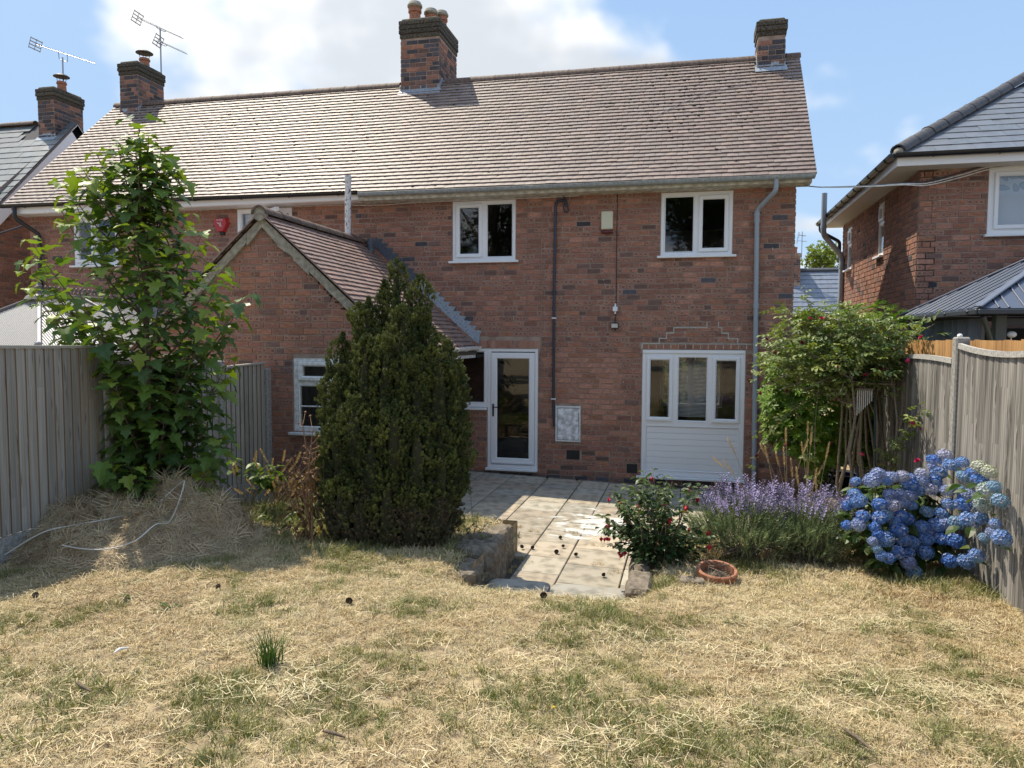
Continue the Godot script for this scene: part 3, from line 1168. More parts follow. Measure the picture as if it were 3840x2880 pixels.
func house_openings(h: Node, t: Transform3D, X: float) -> void:
	var at := Transform3D()
	window(h, at, R(-3.82, 3.615, -2.745, 4.597), [[-3.735, 3.70, -3.335, 4.525, true], [-3.24, 3.672, -2.797, 4.545, false]], [-3.875, 3.578, -2.688], "white upstairs window with its opening light on the left")
	window(h, at, R(-0.426, 3.632, 0.648, 4.601), [[-0.372, 3.683, 0.074, 4.545, false], [0.168, 3.705, 0.562, 4.517, true]], [-0.476, 3.594, 0.708], "white upstairs window with its opening light on the right")
	window(h, at, R(-11.343, 3.68, -10.363, 4.60), [[-11.27, 3.76, -10.92, 4.52, true], [-10.85, 3.74, -10.43, 4.54, false]], [-11.4, 3.645, -10.3])
	var gw := window(h, at, R(-7.852, 3.62, -6.768, 4.615), [[-7.79, 3.68, -7.33, 4.55, false], [-7.25, 3.70, -6.83, 4.53, false]], [-7.9, 3.585, -6.7])
	var op := Mb.new()  # the casement that stands open
	var hinge := Transform3D(Basis(Vector3.UP, -0.62), V(-7.27, 3.72, 0.0))
	op.ring(0, 0, 0.48, 0.86, [Vector2(0.0, -0.03), Vector2(0.0, 0.03), Vector2(0.006, 0.034), Vector2(0.05, 0.034), Vector2(0.058, 0.02), Vector2(0.058, -0.03), Vector2(0.0, -0.03)], hinge)
	put("open_casement", op, M.white, gw)
	var pn := Mb.new()
	pn.box(V(0.056, 0.056, -0.003), V(0.424, 0.804, 0.003))
	put("pane", pn, M.glass, gw).transform = hinge
	var blind := Mb.new()
	blind.box(V(-7.78, 3.7, -0.16), V(-7.34, 4.55, -0.15))
	put("net_curtain", blind, M.old_white, gw)
	# side light and back door
	window(h, at, R(-3.9, 1.19, -3.213, 2.175), [[-3.845, 1.262, -3.268, 2.125, false]], [-3.9, 1.15, -3.222])
	var door := part("back_door", h, "white glazed back door with a dark lever handle")
	var fr := Mb.new()
	fr.ring(-3.211, 0.19, -2.357, 2.175, FRAME, at)
	put("door_frame", fr, M.white, door)
	var leaf := Mb.new()
	leaf.ring(-3.152, 0.255, -2.415, 2.105, [Vector2(0, -0.05), Vector2(0, -0.004), Vector2(0.005, 0.0), Vector2(0.085, 0.0), Vector2(0.098, -0.014), Vector2(0.098, -0.05)], at)
	leaf.box(V(-3.14, 0.262, 0.0), V(-2.43, 0.300, 0.022), 0.006)
	put("door_leaf", leaf, M.white, door)
	var pane := Mb.new()
	pane.box(V(-3.056, 0.352, -0.034), V(-2.511, 2.009, -0.028))
	put("pane", pane, M.glass, door)
	var hd := Mb.new()
	hd.box(V(-3.128, 1.045, 0.001), V(-3.098, 1.255, 0.012), 0.005)
	hd.tube(rounded([V(-3.113, 1.205, 0.01), V(-3.113, 1.205, 0.05), V(-3.0, 1.20, 0.052)], 0.02), [0.009], 8)
	put("handle", hd, M.dark, door)
	var step := Mb.new()
	step.box(V(-3.232, 0.148, -0.10), V(-2.35, 0.19, 0.085), 0.008)
	put("threshold", step, M.white, door)
	# the big window over a boarded panel
	var big := window(h, at, R(-0.677, 0.17, 0.881, 2.173), [[-0.585, 1.075, -0.225, 2.045, true], [-0.126, 1.052, 0.324, 2.066, false], [0.418, 1.070, 0.782, 2.043, true], [-0.607, 0.262, 0.811, 0.968, false]], [-0.745, 0.132, 0.913], "wide white ground floor window above a boarded white panel")
	var n := 7
	for i in n:
		var y0 := 0.276 + i * (0.954 - 0.276) / n
		var p := Mb.new()
		p.box(V(-0.594, y0 + 0.0015, -0.05), V(0.798, y0 + (0.954 - 0.276) / n - 0.0015, -0.0255), 0.004)
		put("panel_board", p, M.white, big)
	var head := Mb.new()
	head.box(V(-0.675, 2.118, -0.0065), V(0.879, 2.172, 0.004), 0.004)
	put("head_trim", head, M.white, big)
	var slats := Mb.new()
	for i in 46:
		slats.boxt(Transform3D(Basis(Vector3.RIGHT, 0.35), V(0.10, 1.12 + i * 0.0212, -0.17)), V(0.78, 0.002, 0.02))
	put("blind_slats", slats, M.old_white, big)
	# the room's far window, seen through it
	window(h, Transform3D(Basis(Vector3.UP, PI), V(0.1, 0, -4.45)), R(-0.65, 0.9, 0.65, 2.2), [[-0.59, 0.97, -0.05, 2.13, false], [0.05, 0.97, 0.59, 2.13, false]], [])


func house_roof(h: Node) -> void:
	var roof := part("roof", h)
	var deck := Mb.new()
	var prof := [V(0, 4.735, 0.30), V(0, 7.17, -1.92), V(0, 4.62, -4.62), V(0, 4.50, -4.60), V(0, 7.00, -1.92), V(0, 4.68, 0.26)]
	for i in 6:
		var a: Vector3 = prof[i]
		var b: Vector3 = prof[(i + 1) % 6]
		var l: float = -12.45
		var r: float = 1.72
		deck.quad(V(r, a.y, a.z), V(r, b.y, b.z), V(l + (0.5 if b.y > 6.5 else 0.0), b.y, b.z), V(l + (0.5 if a.y > 6.5 else 0.0), a.y, a.z))
	for s in [[1.72, 1], [-12.45, 0]]:
		var q := []
		for p in prof: q.append(V(s[0] + (0.5 if s[1] == 0 and p.y > 6.5 else 0.0), p.y, p.z))
		if s[1]:
			deck.quad(q[0], q[5], q[4], q[1])
			deck.quad(q[1], q[4], q[3], q[2])
		else:
			deck.quad(q[5], q[0], q[1], q[4])
			deck.quad(q[4], q[1], q[2], q[3])
	put("deck", deck, mat(lin(0.10, 0.08, 0.07), 0.95), roof)
	rng.seed = 601
	var bx := V(1, -0.0042, 0).normalized()
	var by := V(0, 1.10, -1).normalized()
	by = (by - bx * by.dot(bx)).normalized()
	var t := Transform3D(Basis(bx, by, bx.cross(by)), V(-12.58, 4.765, 0.375))
	var len_ := 3.36
	var clip := func(y: float) -> Vector2: return Vector2(0.62 * y / len_, 14.35)
	var stacks := [R(-5.36, 3.06, -4.66, 4.2, 12.58), R(1.11, 2.90, 1.50, 3.3, 12.58), R(-11.66, 3.06, -11.30, 4.2, 12.58)]
	var tiles := tile_set(Color(0.235, 0.185, 0.165), 0.13, 0.165, 0.13, 0.021, 14, 0.0015)
	lay_tiles(roof, t, len_, 0.165, 0.1, tiles, M.tile, 300, clip, stacks, "tile", 0.006)
	rng.seed = 602
	half_round(roof, V(-11.95, 7.20, -1.90), V(-5.47, 7.155, -1.90), 0.125, 0.30, M.ridge)
	half_round(roof, V(-4.52, 7.15, -1.90), V(1.05, 7.125, -1.90), 0.125, 0.45, M.ridge)
	half_round(roof, V(1.56, 7.12, -1.90), V(1.80, 7.12, -1.90), 0.125, 0.30, M.ridge)
	# moss along the tile edges
	var lump := Mb.new()
	lump.blob(Transform3D(Basis().scaled(Vector3(1, 0.8, 0.7)), Vector3.ZERO), 4, 6, 0.3, rng)
	var at := []
	var tint := []
	for i in 6500:
		var x := rng.randf_range(0.1, 14.2)
		var row := rng.randi_range(1, 32)
		var up := row / 33.0
		var want := 0.05 + 0.30 * pow(up, 2.5) + 0.45 * smoothstep(9.5, 12.5, x) * smoothstep(0.2, 0.9, up) * (1.0 - 0.4 * smoothstep(13.0, 14.2, x)) + 0.8 * smoothstep(3.6, 0.8, x) * smoothstep(0.30, 0.85, up)
		if rng.randf() > want or x < 0.7 * up + 0.1:
			continue
		var s := rng.randf_range(0.008, 0.021) * (1.0 if rng.randf() < 0.9 else 1.5)
		at.append(t * Transform3D(Basis.from_euler(Vector3(0, 0, rng.randf() * TAU)).scaled(Vector3(s * rng.randf_range(0.8, 1.8), s, s * 0.8)), V(x, row * 0.1 - rng.randf_range(-0.004, 0.03), 0.022)))
		var g := rng.randf_range(0.6, 1.6)
		tint.append(Color(g, g, g * 0.9))
	scatter("moss", lump.mesh(M.moss), at, tint, roof)
	# verge: mortar bedding under the edge tiles
	var v := Mb.new()
	for s in [1.735]:
		v.boxt(Transform3D(t.basis, t * V(s + 12.58, len_ * 0.5, -0.02)), V(0.05, len_, 0.045))
	put("verge", v, M.cement, roof)
	var wire := Mb.new()
	put("roof_wire", wire_on_roof(t), M.metal, roof)
	chimney(h, -5.395, -4.63, -2.75, -1.69, 6.3, 8.34, 4, 701, "large central chimney of dark and blue brick with three pots", roof_plane)
	chimney(h, 1.08, 1.515, -2.06, -1.60, 6.3, 7.70, 3, 702, "small potless chimney at the right end of the ridge", roof_plane)
	chimney(h, -11.70, -11.255, -2.48, -1.70, 6.3, 8.06, 3, 703, "sooty chimney at the left end of the ridge with a metal cowl", roof_plane)
	var pots := part("pot_group", h)
	chimney_pot(pots, V(-5.24, 8.375, -2.03), 0.115, 0.33, 2)
	chimney_pot(pots, V(-5.0, 8.375, -2.28), 0.11, 0.28, 2)
	chimney_pot(pots, V(-4.86, 8.375, -2.50), 0.11, 0.32, 2)
	chimney_pot(pots, V(-11.45, 8.09, -2.15), 0.10, 0.22, 1)
	aerial(h, V(-11.40, 8.0, -2.60), 1.12, [[V(-11.94, 9.37, -2.55), V(-10.86, 8.87, -2.65), 0.5, 0.97], [V(-11.42, 8.83, -2.55), V(-10.77, 8.53, -2.65), 0.1, 0.70]], "two television aerials on one mast at the left chimney")


func wire_on_roof(t: Transform3D) -> Mb:
	var mb := Mb.new()
	var pts := []
	for i in 13:
		var s := i / 12.0
		pts.append(t * V(lerpf(12.05, 13.55, s), lerpf(1.75, 2.62, s) + 0.10 * sin(s * 4.0), 0.030 + 0.004 * sin(s * 17.0)))
	mb.tube(pts, [0.004], 5)
	pts = []
	for i in 13:
		var s := i / 12.0
		pts.append(t * V(lerpf(0.9, 1.75, s), lerpf(0.03, 3.0, s), 0.030 + 0.004 * sin(s * 11.0)))
	mb.tube(pts, [0.004], 5)
	return mb


func house_fittings(h: Node) -> void:
	# eaves
	var f := Mb.new()
	f.box(V(-5.36, 4.615, 0.28), V(1.72, 4.725, 0.305), 0.004)
	f.box(V(-5.36, 4.612, -0.02), V(1.72, 4.628, 0.279))
	put("fascia", f, M.fascia, h)
	var f2 := Mb.new()
	f2.box(V(-12.42, 4.64, 0.28), V(-5.362, 4.775, 0.305), 0.004)
	f2.box(V(-12.42, 4.632, -0.02), V(-5.362, 4.648, 0.279))
	put("fascia", f2, M.white, h)
	gutter(h, V(-5.33, 4.725, 0.365), V(1.745, 4.705, 0.365), M.grime_pvc, "grey weathered gutter along the right half of the eaves")
	gutter(h, V(-12.62, 4.80, 0.365), V(-5.34, 4.765, 0.365), M.black_pvc, "black gutter along the left half of the eaves")
	pipe("downpipe", h, rounded([V(1.222, 4.67, 0.365), V(1.222, 4.50, 0.365), V(0.99, 4.28, 0.075), V(1.042, 0.05, 0.075)], 0.06), 0.036, M.grey_pvc, "pale grey downpipe with an offset under the gutter", [4.48, 4.21, 4.13, 2.85, 1.47])
	pipe("downpipe", h, rounded([V(-12.30, 4.78, 0.365), V(-12.30, 4.55, 0.365), V(-12.06, 4.28, 0.075), V(-12.05, 0.3, 0.075)], 0.06), 0.036, M.black_pvc, "black downpipe at the left end of the wall", [4.5, 4.24, 3.9])
	pipe("soil_pipe", h, [V(-5.44, 3.70, 0.56), V(-5.425, 4.93, 0.56), V(-5.425, 4.98, 0.56)], 0.05, M.rust_white, "rust-flaked white vent pipe rising past the gutter", [4.93])
	# conduit with a hooked top
	pipe("conduit", h, rounded([V(-1.90, 4.44, 0.03), V(-1.905, 4.55, 0.035), V(-2.08, 4.535, 0.035), V(-2.096, 3.0, 0.035), V(-2.09, 1.3, 0.035), V(-2.075, 0.92, 0.035)], 0.09), 0.021, M.conduit, "dark grey cable conduit with a hooked top")
	cable("cable", h, [V(-1.90, 4.46, 0.035), V(-1.87, 4.38, 0.03), V(-1.93, 4.36, 0.03), V(-1.955, 4.44, 0.03), V(-1.93, 4.54, 0.04), V(-1.96, 4.62, 0.03)], 0.012, M.conduit)
	for y in [2.67, 1.36]:
		var c := Mb.new()
		c.box(V(-2.13, y - 0.012, 0.0), V(-2.055, y + 0.012, 0.062), 0.005)
		put("conduit_clip", c, M.old_white, h)
	cable("cable", h, [V(-2.547, 4.61, 0.014), V(-2.553, 3.9, 0.014), V(-2.545, 3.3, 0.014), V(-2.549, 2.67, 0.014)], 0.004, M.mortar)
	cable("cable", h, [V(-2.302, 4.60, 0.014), V(-2.306, 3.6, 0.014), V(-2.30, 2.7, 0.014), V(-2.295, 1.76, 0.014), V(-2.28, 1.69, 0.014), V(-2.25, 1.70, 0.014), V(-2.255, 1.73, 0.014)], 0.005, M.mortar)
	cable("cable", h, [V(-1.099, 4.62, 0.014), V(-1.104, 3.8, 0.014), V(-1.10, 2.9, 0.014), V(-1.11, 2.55, 0.02)], 0.006, M.dark)
	# eaves wiring
	cable("cable", h, [V(-5.6, 4.60, 0.03), V(-5.0, 4.585, 0.03), V(-4.6, 4.60, 0.03), V(-3.6, 4.605, 0.03), V(-2.5, 4.60, 0.03), V(-1.7, 4.606, 0.03)], 0.007, M.old_white)
	cable("cable", h, [V(-8.6, 4.62, 0.03), V(-7.6, 4.625, 0.03), V(-6.4, 4.615, 0.03), V(-5.6, 4.61, 0.03)], 0.006, M.fascia)
	# cream and red alarm boxes
	var a := part("alarm_box", h, "cream alarm box with a dark red base")
	var body := Mb.new()
	body.box(V(-1.349, 4.06, 0.005), V(-1.165, 4.345, 0.07), 0.014)
	put("cover", body, mat(lin(0.62, 0.60, 0.45), 0.35), a)
	var strobe := Mb.new()
	strobe.box(V(-1.345, 4.00, 0.005), V(-1.169, 4.059, 0.062), 0.012)
	put("strobe", strobe, mat(lin(0.10, 0.012, 0.012), 0.2), a)
	var ra := part("alarm_box", h, "red six-sided alarm box with white lettering")
	var hex := [Vector2(-8.255, 4.475), Vector2(-8.285, 4.37), Vector2(-8.19, 4.215), Vector2(-8.07, 4.215), Vector2(-7.985, 4.37), Vector2(-8.015, 4.475)]
	var rb := Mb.new()
	var cen := Vector2(-8.135, 4.36)
	var rim := []
	var face := []
	for p in hex:
		rim.append(V(p.x, p.y, 0.0))
		var q: Vector2 = cen + (p - cen) * 0.86
		face.append(V(q.x - 0.012, q.y - 0.008, 0.085))
	for i in 6:
		var j := (i + 1) % 6
		rb.quad(rim[i], rim[j], face[j], face[i])
		rb.tri(V(cen.x - 0.012, cen.y - 0.008, 0.087), face[i], face[j])
	put("cover", rb, mat(lin(0.42, 0.025, 0.03), 0.4), ra)
	var rs := Mb.new()
	rs.box(V(-8.175, 4.17, 0.0), V(-8.085, 4.222, 0.06), 0.012)
	put("strobe", rs, M.dark, ra)
	var word := TextMesh.new()
	word.text = "ACTION"
	var font := SystemFont.new()
	font.font_names = PackedStringArray(["Droid Sans"])
	word.font = font
	word.font_size = 32
	word.pixel_size = 0.0011
	word.depth = 0.002
	word.material = M.white
	var wo := MeshInstance3D.new()
	wo.name = "lettering"
	wo.mesh = word
	wo.position = V(-8.146, 4.425, 0.089)
	ra.add_child(wo, true)
	var mark := Mb.new()
	mark.tube([V(-8.20, 4.385, 0.088), V(-8.15, 4.36, 0.089), V(-8.13, 4.30, 0.089)], [0.005, 0.011, 0.004], 5)
	mark.tube([V(-8.13, 4.395, 0.089), V(-8.12, 4.33, 0.089), V(-8.10, 4.31, 0.088)], [0.005, 0.009, 0.004], 5)
	put("emblem", mark, M.old_white, ra)
	# junction box and floodlight
	var jb := Mb.new()
	jb.box(V(-1.152, 2.775, 0.005), V(-1.076, 2.85, 0.05), 0.008)
	jb.tube([V(-1.112, 2.845, 0.025), V(-1.112, 2.90, 0.025)], [0.014], 8)
	jb.tube([V(-1.112, 2.78, 0.025), V(-1.112, 2.735, 0.025)], [0.014], 8)
	put("junction_box", jb, M.white, h)
	var fl := part("floodlight", h, "small black floodlight with a motion sensor")
	var fb := Mb.new()
	var ft := Transform3D(Basis(Vector3.RIGHT, 0.25), V(-1.114, 2.553, 0.075))
	fb.boxt(ft, V(0.122, 0.088, 0.035), 0.006)
	fb.box(V(-1.15, 2.53, 0.0), V(-1.08, 2.57, 0.06), 0.004)
	fb.blob(Transform3D(Basis().scaled(Vector3.ONE * 0.019), V(-1.106, 2.490, 0.065)), 6, 10)
	put("housing", fb, M.dark, fl)
	var fg := Mb.new()
	fg.boxt(ft * Transform3D(Basis(), V(0, 0, 0.018)), V(0.100, 0.066, 0.004))
	put("lens", fg, mat(lin(0.60, 0.60, 0.55), 0.2), fl)
	# meter box
	var mt := part("meter_box", h, "stained white meter box low on the wall")
	var ms := Mb.new()
	ms.ring(-2.058, 0.668, -1.647, 1.248, [Vector2(0, -0.02), Vector2(0, 0.035), Vector2(0.006, 0.042), Vector2(0.024, 0.042), Vector2(0.028, 0.02)], Transform3D())
	put("surround", ms, M.old_white, mt)
	var md := Mb.new()
	md.box(V(-2.025, 0.70, 0.0), V(-1.68, 1.216, 0.036), 0.006)
	md.box(V(-2.018, 0.955, 0.036), V(-2.006, 0.967, 0.041), 0.002)
	put("lid", md, stained(), mt)
	for y in [0.75, 1.15]:
		var hg := Mb.new()
		hg.box(V(-1.688, y, 0.036), V(-1.672, y + 0.045, 0.046), 0.003)
		put("hinge", hg, M.white, mt)
	for q in [[-1.873, 0.38, -1.659, 0.529], [-0.90, 0.20, -0.732, 0.345]]:
		var vt := Mb.new()
		vt.ring(q[0], q[1], q[2], q[3], [Vector2(0, -0.01), Vector2(0, 0.010), Vector2(0.012, 0.010), Vector2(0.012, -0.01)], Transform3D())
		var nx := 12 if q[2] - q[0] > 0.2 else 10
		for i in nx:
			var x := lerpf(q[0] + 0.012, q[2] - 0.012, (i + 1.0) / (nx + 1))
			vt.box(V(x - 0.0025, q[1] + 0.01, -0.01), V(x + 0.0025, q[3] - 0.01, 0.006))
		for i in 8:
			var y := lerpf(q[1] + 0.012, q[3] - 0.012, (i + 1.0) / 9)
			vt.box(V(q[0] + 0.01, y - 0.0025, -0.01), V(q[2] - 0.01, y + 0.0025, 0.005))
		put("air_brick", vt, mat(lin(0.035, 0.03, 0.028), 0.8), h)
		var bk := Mb.new()
		bk.box(V(q[0], q[1], -0.03), V(q[2], q[3], 0.0015))
		put("air_brick_back", bk, M.dark, h)


func stained() -> StandardMaterial3D:
	return mottled(Color(0.42, 0.42, 0.42), Color(0.86, 0.88, 0.92), 0.5, 0.018, 0.55, 41, true, 0.0, Vector3.ONE, 6)


# ---- the shared lean-out with its own tiled roof -------------------------------------------------------------------------

func ext_y(x: float) -> float:
	return 3.93 - absf(x + 5.4) * 0.885


func extension() -> void:
	var e := thing("extension", "gabled single storey brick extension with tiled roof behind the conifer", "extension")
	var wall := part("gable_wall", e)
	var z := 3.1
	var x0 := -7.35
	var x1 := -3.85
	var t := Transform3D(Basis(), V(x0, 0, z))
	var hole := R(-5.0, 1.10, -4.05, 2.075, -x0)
	var mb := Mb.new()
	slab(mb, t, x1 - x0, -0.3, 2.2, [hole], -0.2, 0.0)
	for s in [[0.0, 1], [-0.2, 0]]:
		var zz: float = s[0]
		var a := t * V(0, 2.2, zz)
		var b := t * V(x1 - x0, 2.2, zz)
		var c := t * V(-5.4 - x0, 3.86, zz)
		if s[1]: mb.tri(a, b, c)
		else: mb.tri(b, a, c)
	put("masonry", mb, M.mortar, wall)
	rng.seed = 801
	lay_bricks(wall, t, x1 - x0, 0.2, 3.83, [hole], 300, "red", [-5.4 - x0, 3.80, 1.0 / 0.885])
	var side := part("side_wall", e)
	var sm := Mb.new()
	sm.box(V(x1 - 0.2, -0.3, 0.0), V(x1, 2.35, z - 0.201))
	sm.box(V(x0, -0.3, 0.0), V(x0 + 0.2, 2.35, z - 0.201))
	put("masonry", sm, M.mortar, side)
	rng.seed = 802
	lay_bricks(side, Transform3D(Basis(Vector3.UP, PI / 2), V(x1 + 0.001, 0, z)), z, 0, 2.2, [], 0, "red")
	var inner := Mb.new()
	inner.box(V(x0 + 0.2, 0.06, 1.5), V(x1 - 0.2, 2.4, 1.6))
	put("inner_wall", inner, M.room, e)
	window(e, Transform3D(Basis(), V(0, 0, z)), R(-5.0, 1.10, -4.05, 2.075), [[-4.905, 1.80, -4.145, 2.0, true, 1, 0], [-4.93, 1.165, -4.12, 1.715, false, 1, 1]], [-5.05, 1.065, -4.0], "white cottage window in the extension with glazing bars", "window", M.old_white)
	# roof
	var roof := part("roof", e)
	var len_ := 2.04 * sqrt(1.0 + 0.885 * 0.885)
	var deck := Mb.new()
	for s in [-1.0, 1.0]:
		var a := V(-5.4, 3.90, 0.0)
		var b := V(-5.4 + s * 2.0, 3.90 - 2.0 * 0.885, 0.0)
		for o in [[0.0, 1.0], [-0.06, -1.0]]:
			var p := [a + V(0, o[0], 0), b + V(0, o[0], 0), b + V(0, o[0], 3.14), a + V(0, o[0], 3.14)]
			if s * o[1] > 0: deck.quad(p[3], p[2], p[1], p[0])
			else: deck.quad(p[0], p[1], p[2], p[3])
		deck.quad(b + V(0, -0.06, 3.14) if s < 0 else a + V(0, -0.06, 3.14), a + V(0, -0.06, 3.14) if s < 0 else b + V(0, -0.06, 3.14), a + V(0, 0, 3.14) if s < 0 else b + V(0, 0, 3.14), b + V(0, 0, 3.14) if s < 0 else a + V(0, 0, 3.14))
		deck.quad(b + V(0, 0, 3.14), b + V(0, 0, 0), b + V(0, -0.06, 0), b + V(0, -0.06, 3.14)) if s > 0 else deck.quad(b + V(0, 0, 0), b + V(0, 0, 3.14), b + V(0, -0.06, 3.14), b + V(0, -0.06, 0))
	put("deck", deck, mat(lin(0.10, 0.08, 0.07), 0.95), roof)
	rng.seed = 803
	var tiles := tile_set(Color(0.28, 0.195, 0.165), 0.12, 0.165, 0.13, 0.021, 12, 0.0015)
	var up := V(-1, 0.885, 0).normalized()
	var t1 := Transform3D(Basis(V(0, 0, -1), up, V(0, 0, -1).cross(up)), V(-3.37, 3.935 - 2.03 * 0.885, 3.20))
	lay_tiles(roof, t1, len_, 0.165, 0.1, tiles, M.tile, 300, func(_y: float) -> Vector2: return Vector2(0, 3.18), [], "tile", 0.008)
	var up2 := V(1, 0.885, 0).normalized()
	var t2 := Transform3D(Basis(V(0, 0, 1), up2, V(0, 0, 1).cross(up2)), V(-7.43, 3.935 - 2.03 * 0.885, 0.0))
	lay_tiles(part("far_slope", e), t2, len_, 0.165, 0.1, tiles, M.tile, 60, func(_y: float) -> Vector2: return Vector2(0, 3.20), [], "tile")
	half_round(roof, V(-5.4, 3.925, 3.22), V(-5.4, 3.925, 0.10), 0.105, 0.45, M.ridge)
	var cap := Mb.new()  # cement under the ridge end and along both verges
	cap.lathe([Vector2(0.001, 0), Vector2(0.09, 0.0)], Transform3D(Basis(Vector3.RIGHT, PI / 2), V(-5.4, 3.93, 3.195)), 16)
	cap.lathe([Vector2(0.09, -0.06), Vector2(0.09, 0.0)], Transform3D(Basis(Vector3.RIGHT, PI / 2), V(-5.4, 3.93, 3.195)), 16)
	rng.seed = 804
	for s in [-1.0, 1.0]:
		var n := 9
		for i in n:
			var xa: float = s * 2.02 * i / n
			var xb: float = s * 2.02 * (i + 1) / n
			var w0 := 0.10 + 0.05 * (1 if rng.randf() < 0.4 else 0) * rng.randf()
			var w1 := 0.10 + 0.04 * rng.randf()
			var ya := ext_y(-5.4 + xa) - 0.03
			var yb := ext_y(-5.4 + xb) - 0.03
			var zf := z + 0.045 + rng.randf() * 0.008
			var a := V(-5.4 + xa, ya, zf)
			var b := V(-5.4 + xb, yb, zf)
			if s > 0: cap.quad(a - V(0, w0 * 1.3, 0), b - V(0, w1 * 1.3, 0), b, a)
			else: cap.quad(b - V(0, w1 * 1.3, 0), a - V(0, w0 * 1.3, 0), a, b)
			var back := V(0, 0, -0.05)
			if s > 0: cap.quad(a - V(0, w0 * 1.3, 0) + back, b - V(0, w1 * 1.3, 0) + back, b - V(0, w1 * 1.3, 0), a - V(0, w0 * 1.3, 0))
			else: cap.quad(b - V(0, w1 * 1.3, 0) + back, a - V(0, w0 * 1.3, 0) + back, a - V(0, w0 * 1.3, 0), b - V(0, w1 * 1.3, 0))
	put("verge_mortar", cap, M.cement, roof)
	var lead := Mb.new()
	lead_steps(lead, V(-5.20, 4.04, 0), V(-4.45, 3.36, 0), 8)
	put("stepped_flashing", lead, M.dark_lead, roof, "dark stepped flashing where the roof meets the wall")
	var lead2 := Mb.new()
	lead_steps(lead2, V(-4.45, 3.36, 0), V(-3.36, 2.40, 0), 12)
	put("stepped_flashing", lead2, M.lead, roof)
	pipe("vent_stub", roof, [V(-5.20, 3.72, 0.2), V(-5.20, 3.93, 0.2), V(-5.20, 4.0, 0.2)], 0.055, M.dark_lead, "short clay vent stub at the top of the extension roof", [3.93, 3.80])
	gutter(e, V(-3.345, 2.155, 3.15), V(-3.345, 2.205, 0.06), M.old_white, "white gutter of the extension", 0.052, "gutter", 0.5)
	var board := Mb.new()
	board.box(V(-3.44, 2.02, 0.02), V(-3.415, 2.15, 3.12))
	board.box(V(-3.85, 2.02, 0.02), V(-3.441, 2.035, 3.12))
	put("fascia", board, M.old_white, e)
	# moss dots on the sunlit slope
	var lump := Mb.new()
	lump.blob(Transform3D(), 4, 6, 0.3, rng)
	var at := []
	var tint := []
	for i in 260:
		var s := rng.randf_range(0.006, 0.014)
		at.append(t1 * Transform3D(Basis().scaled(Vector3(s * 1.5, s, s * 0.7)), V(rng.randf_range(0.05, 3.0), rng.randi_range(1, 26) * 0.1 - rng.randf_range(0, 0.05), 0.022)))
		tint.append(Color.WHITE)
	scatter("moss", lump.mesh(M.moss), at, tint, roof)


# ---- the neighbours -------------------------------------------------------------------------------------------------

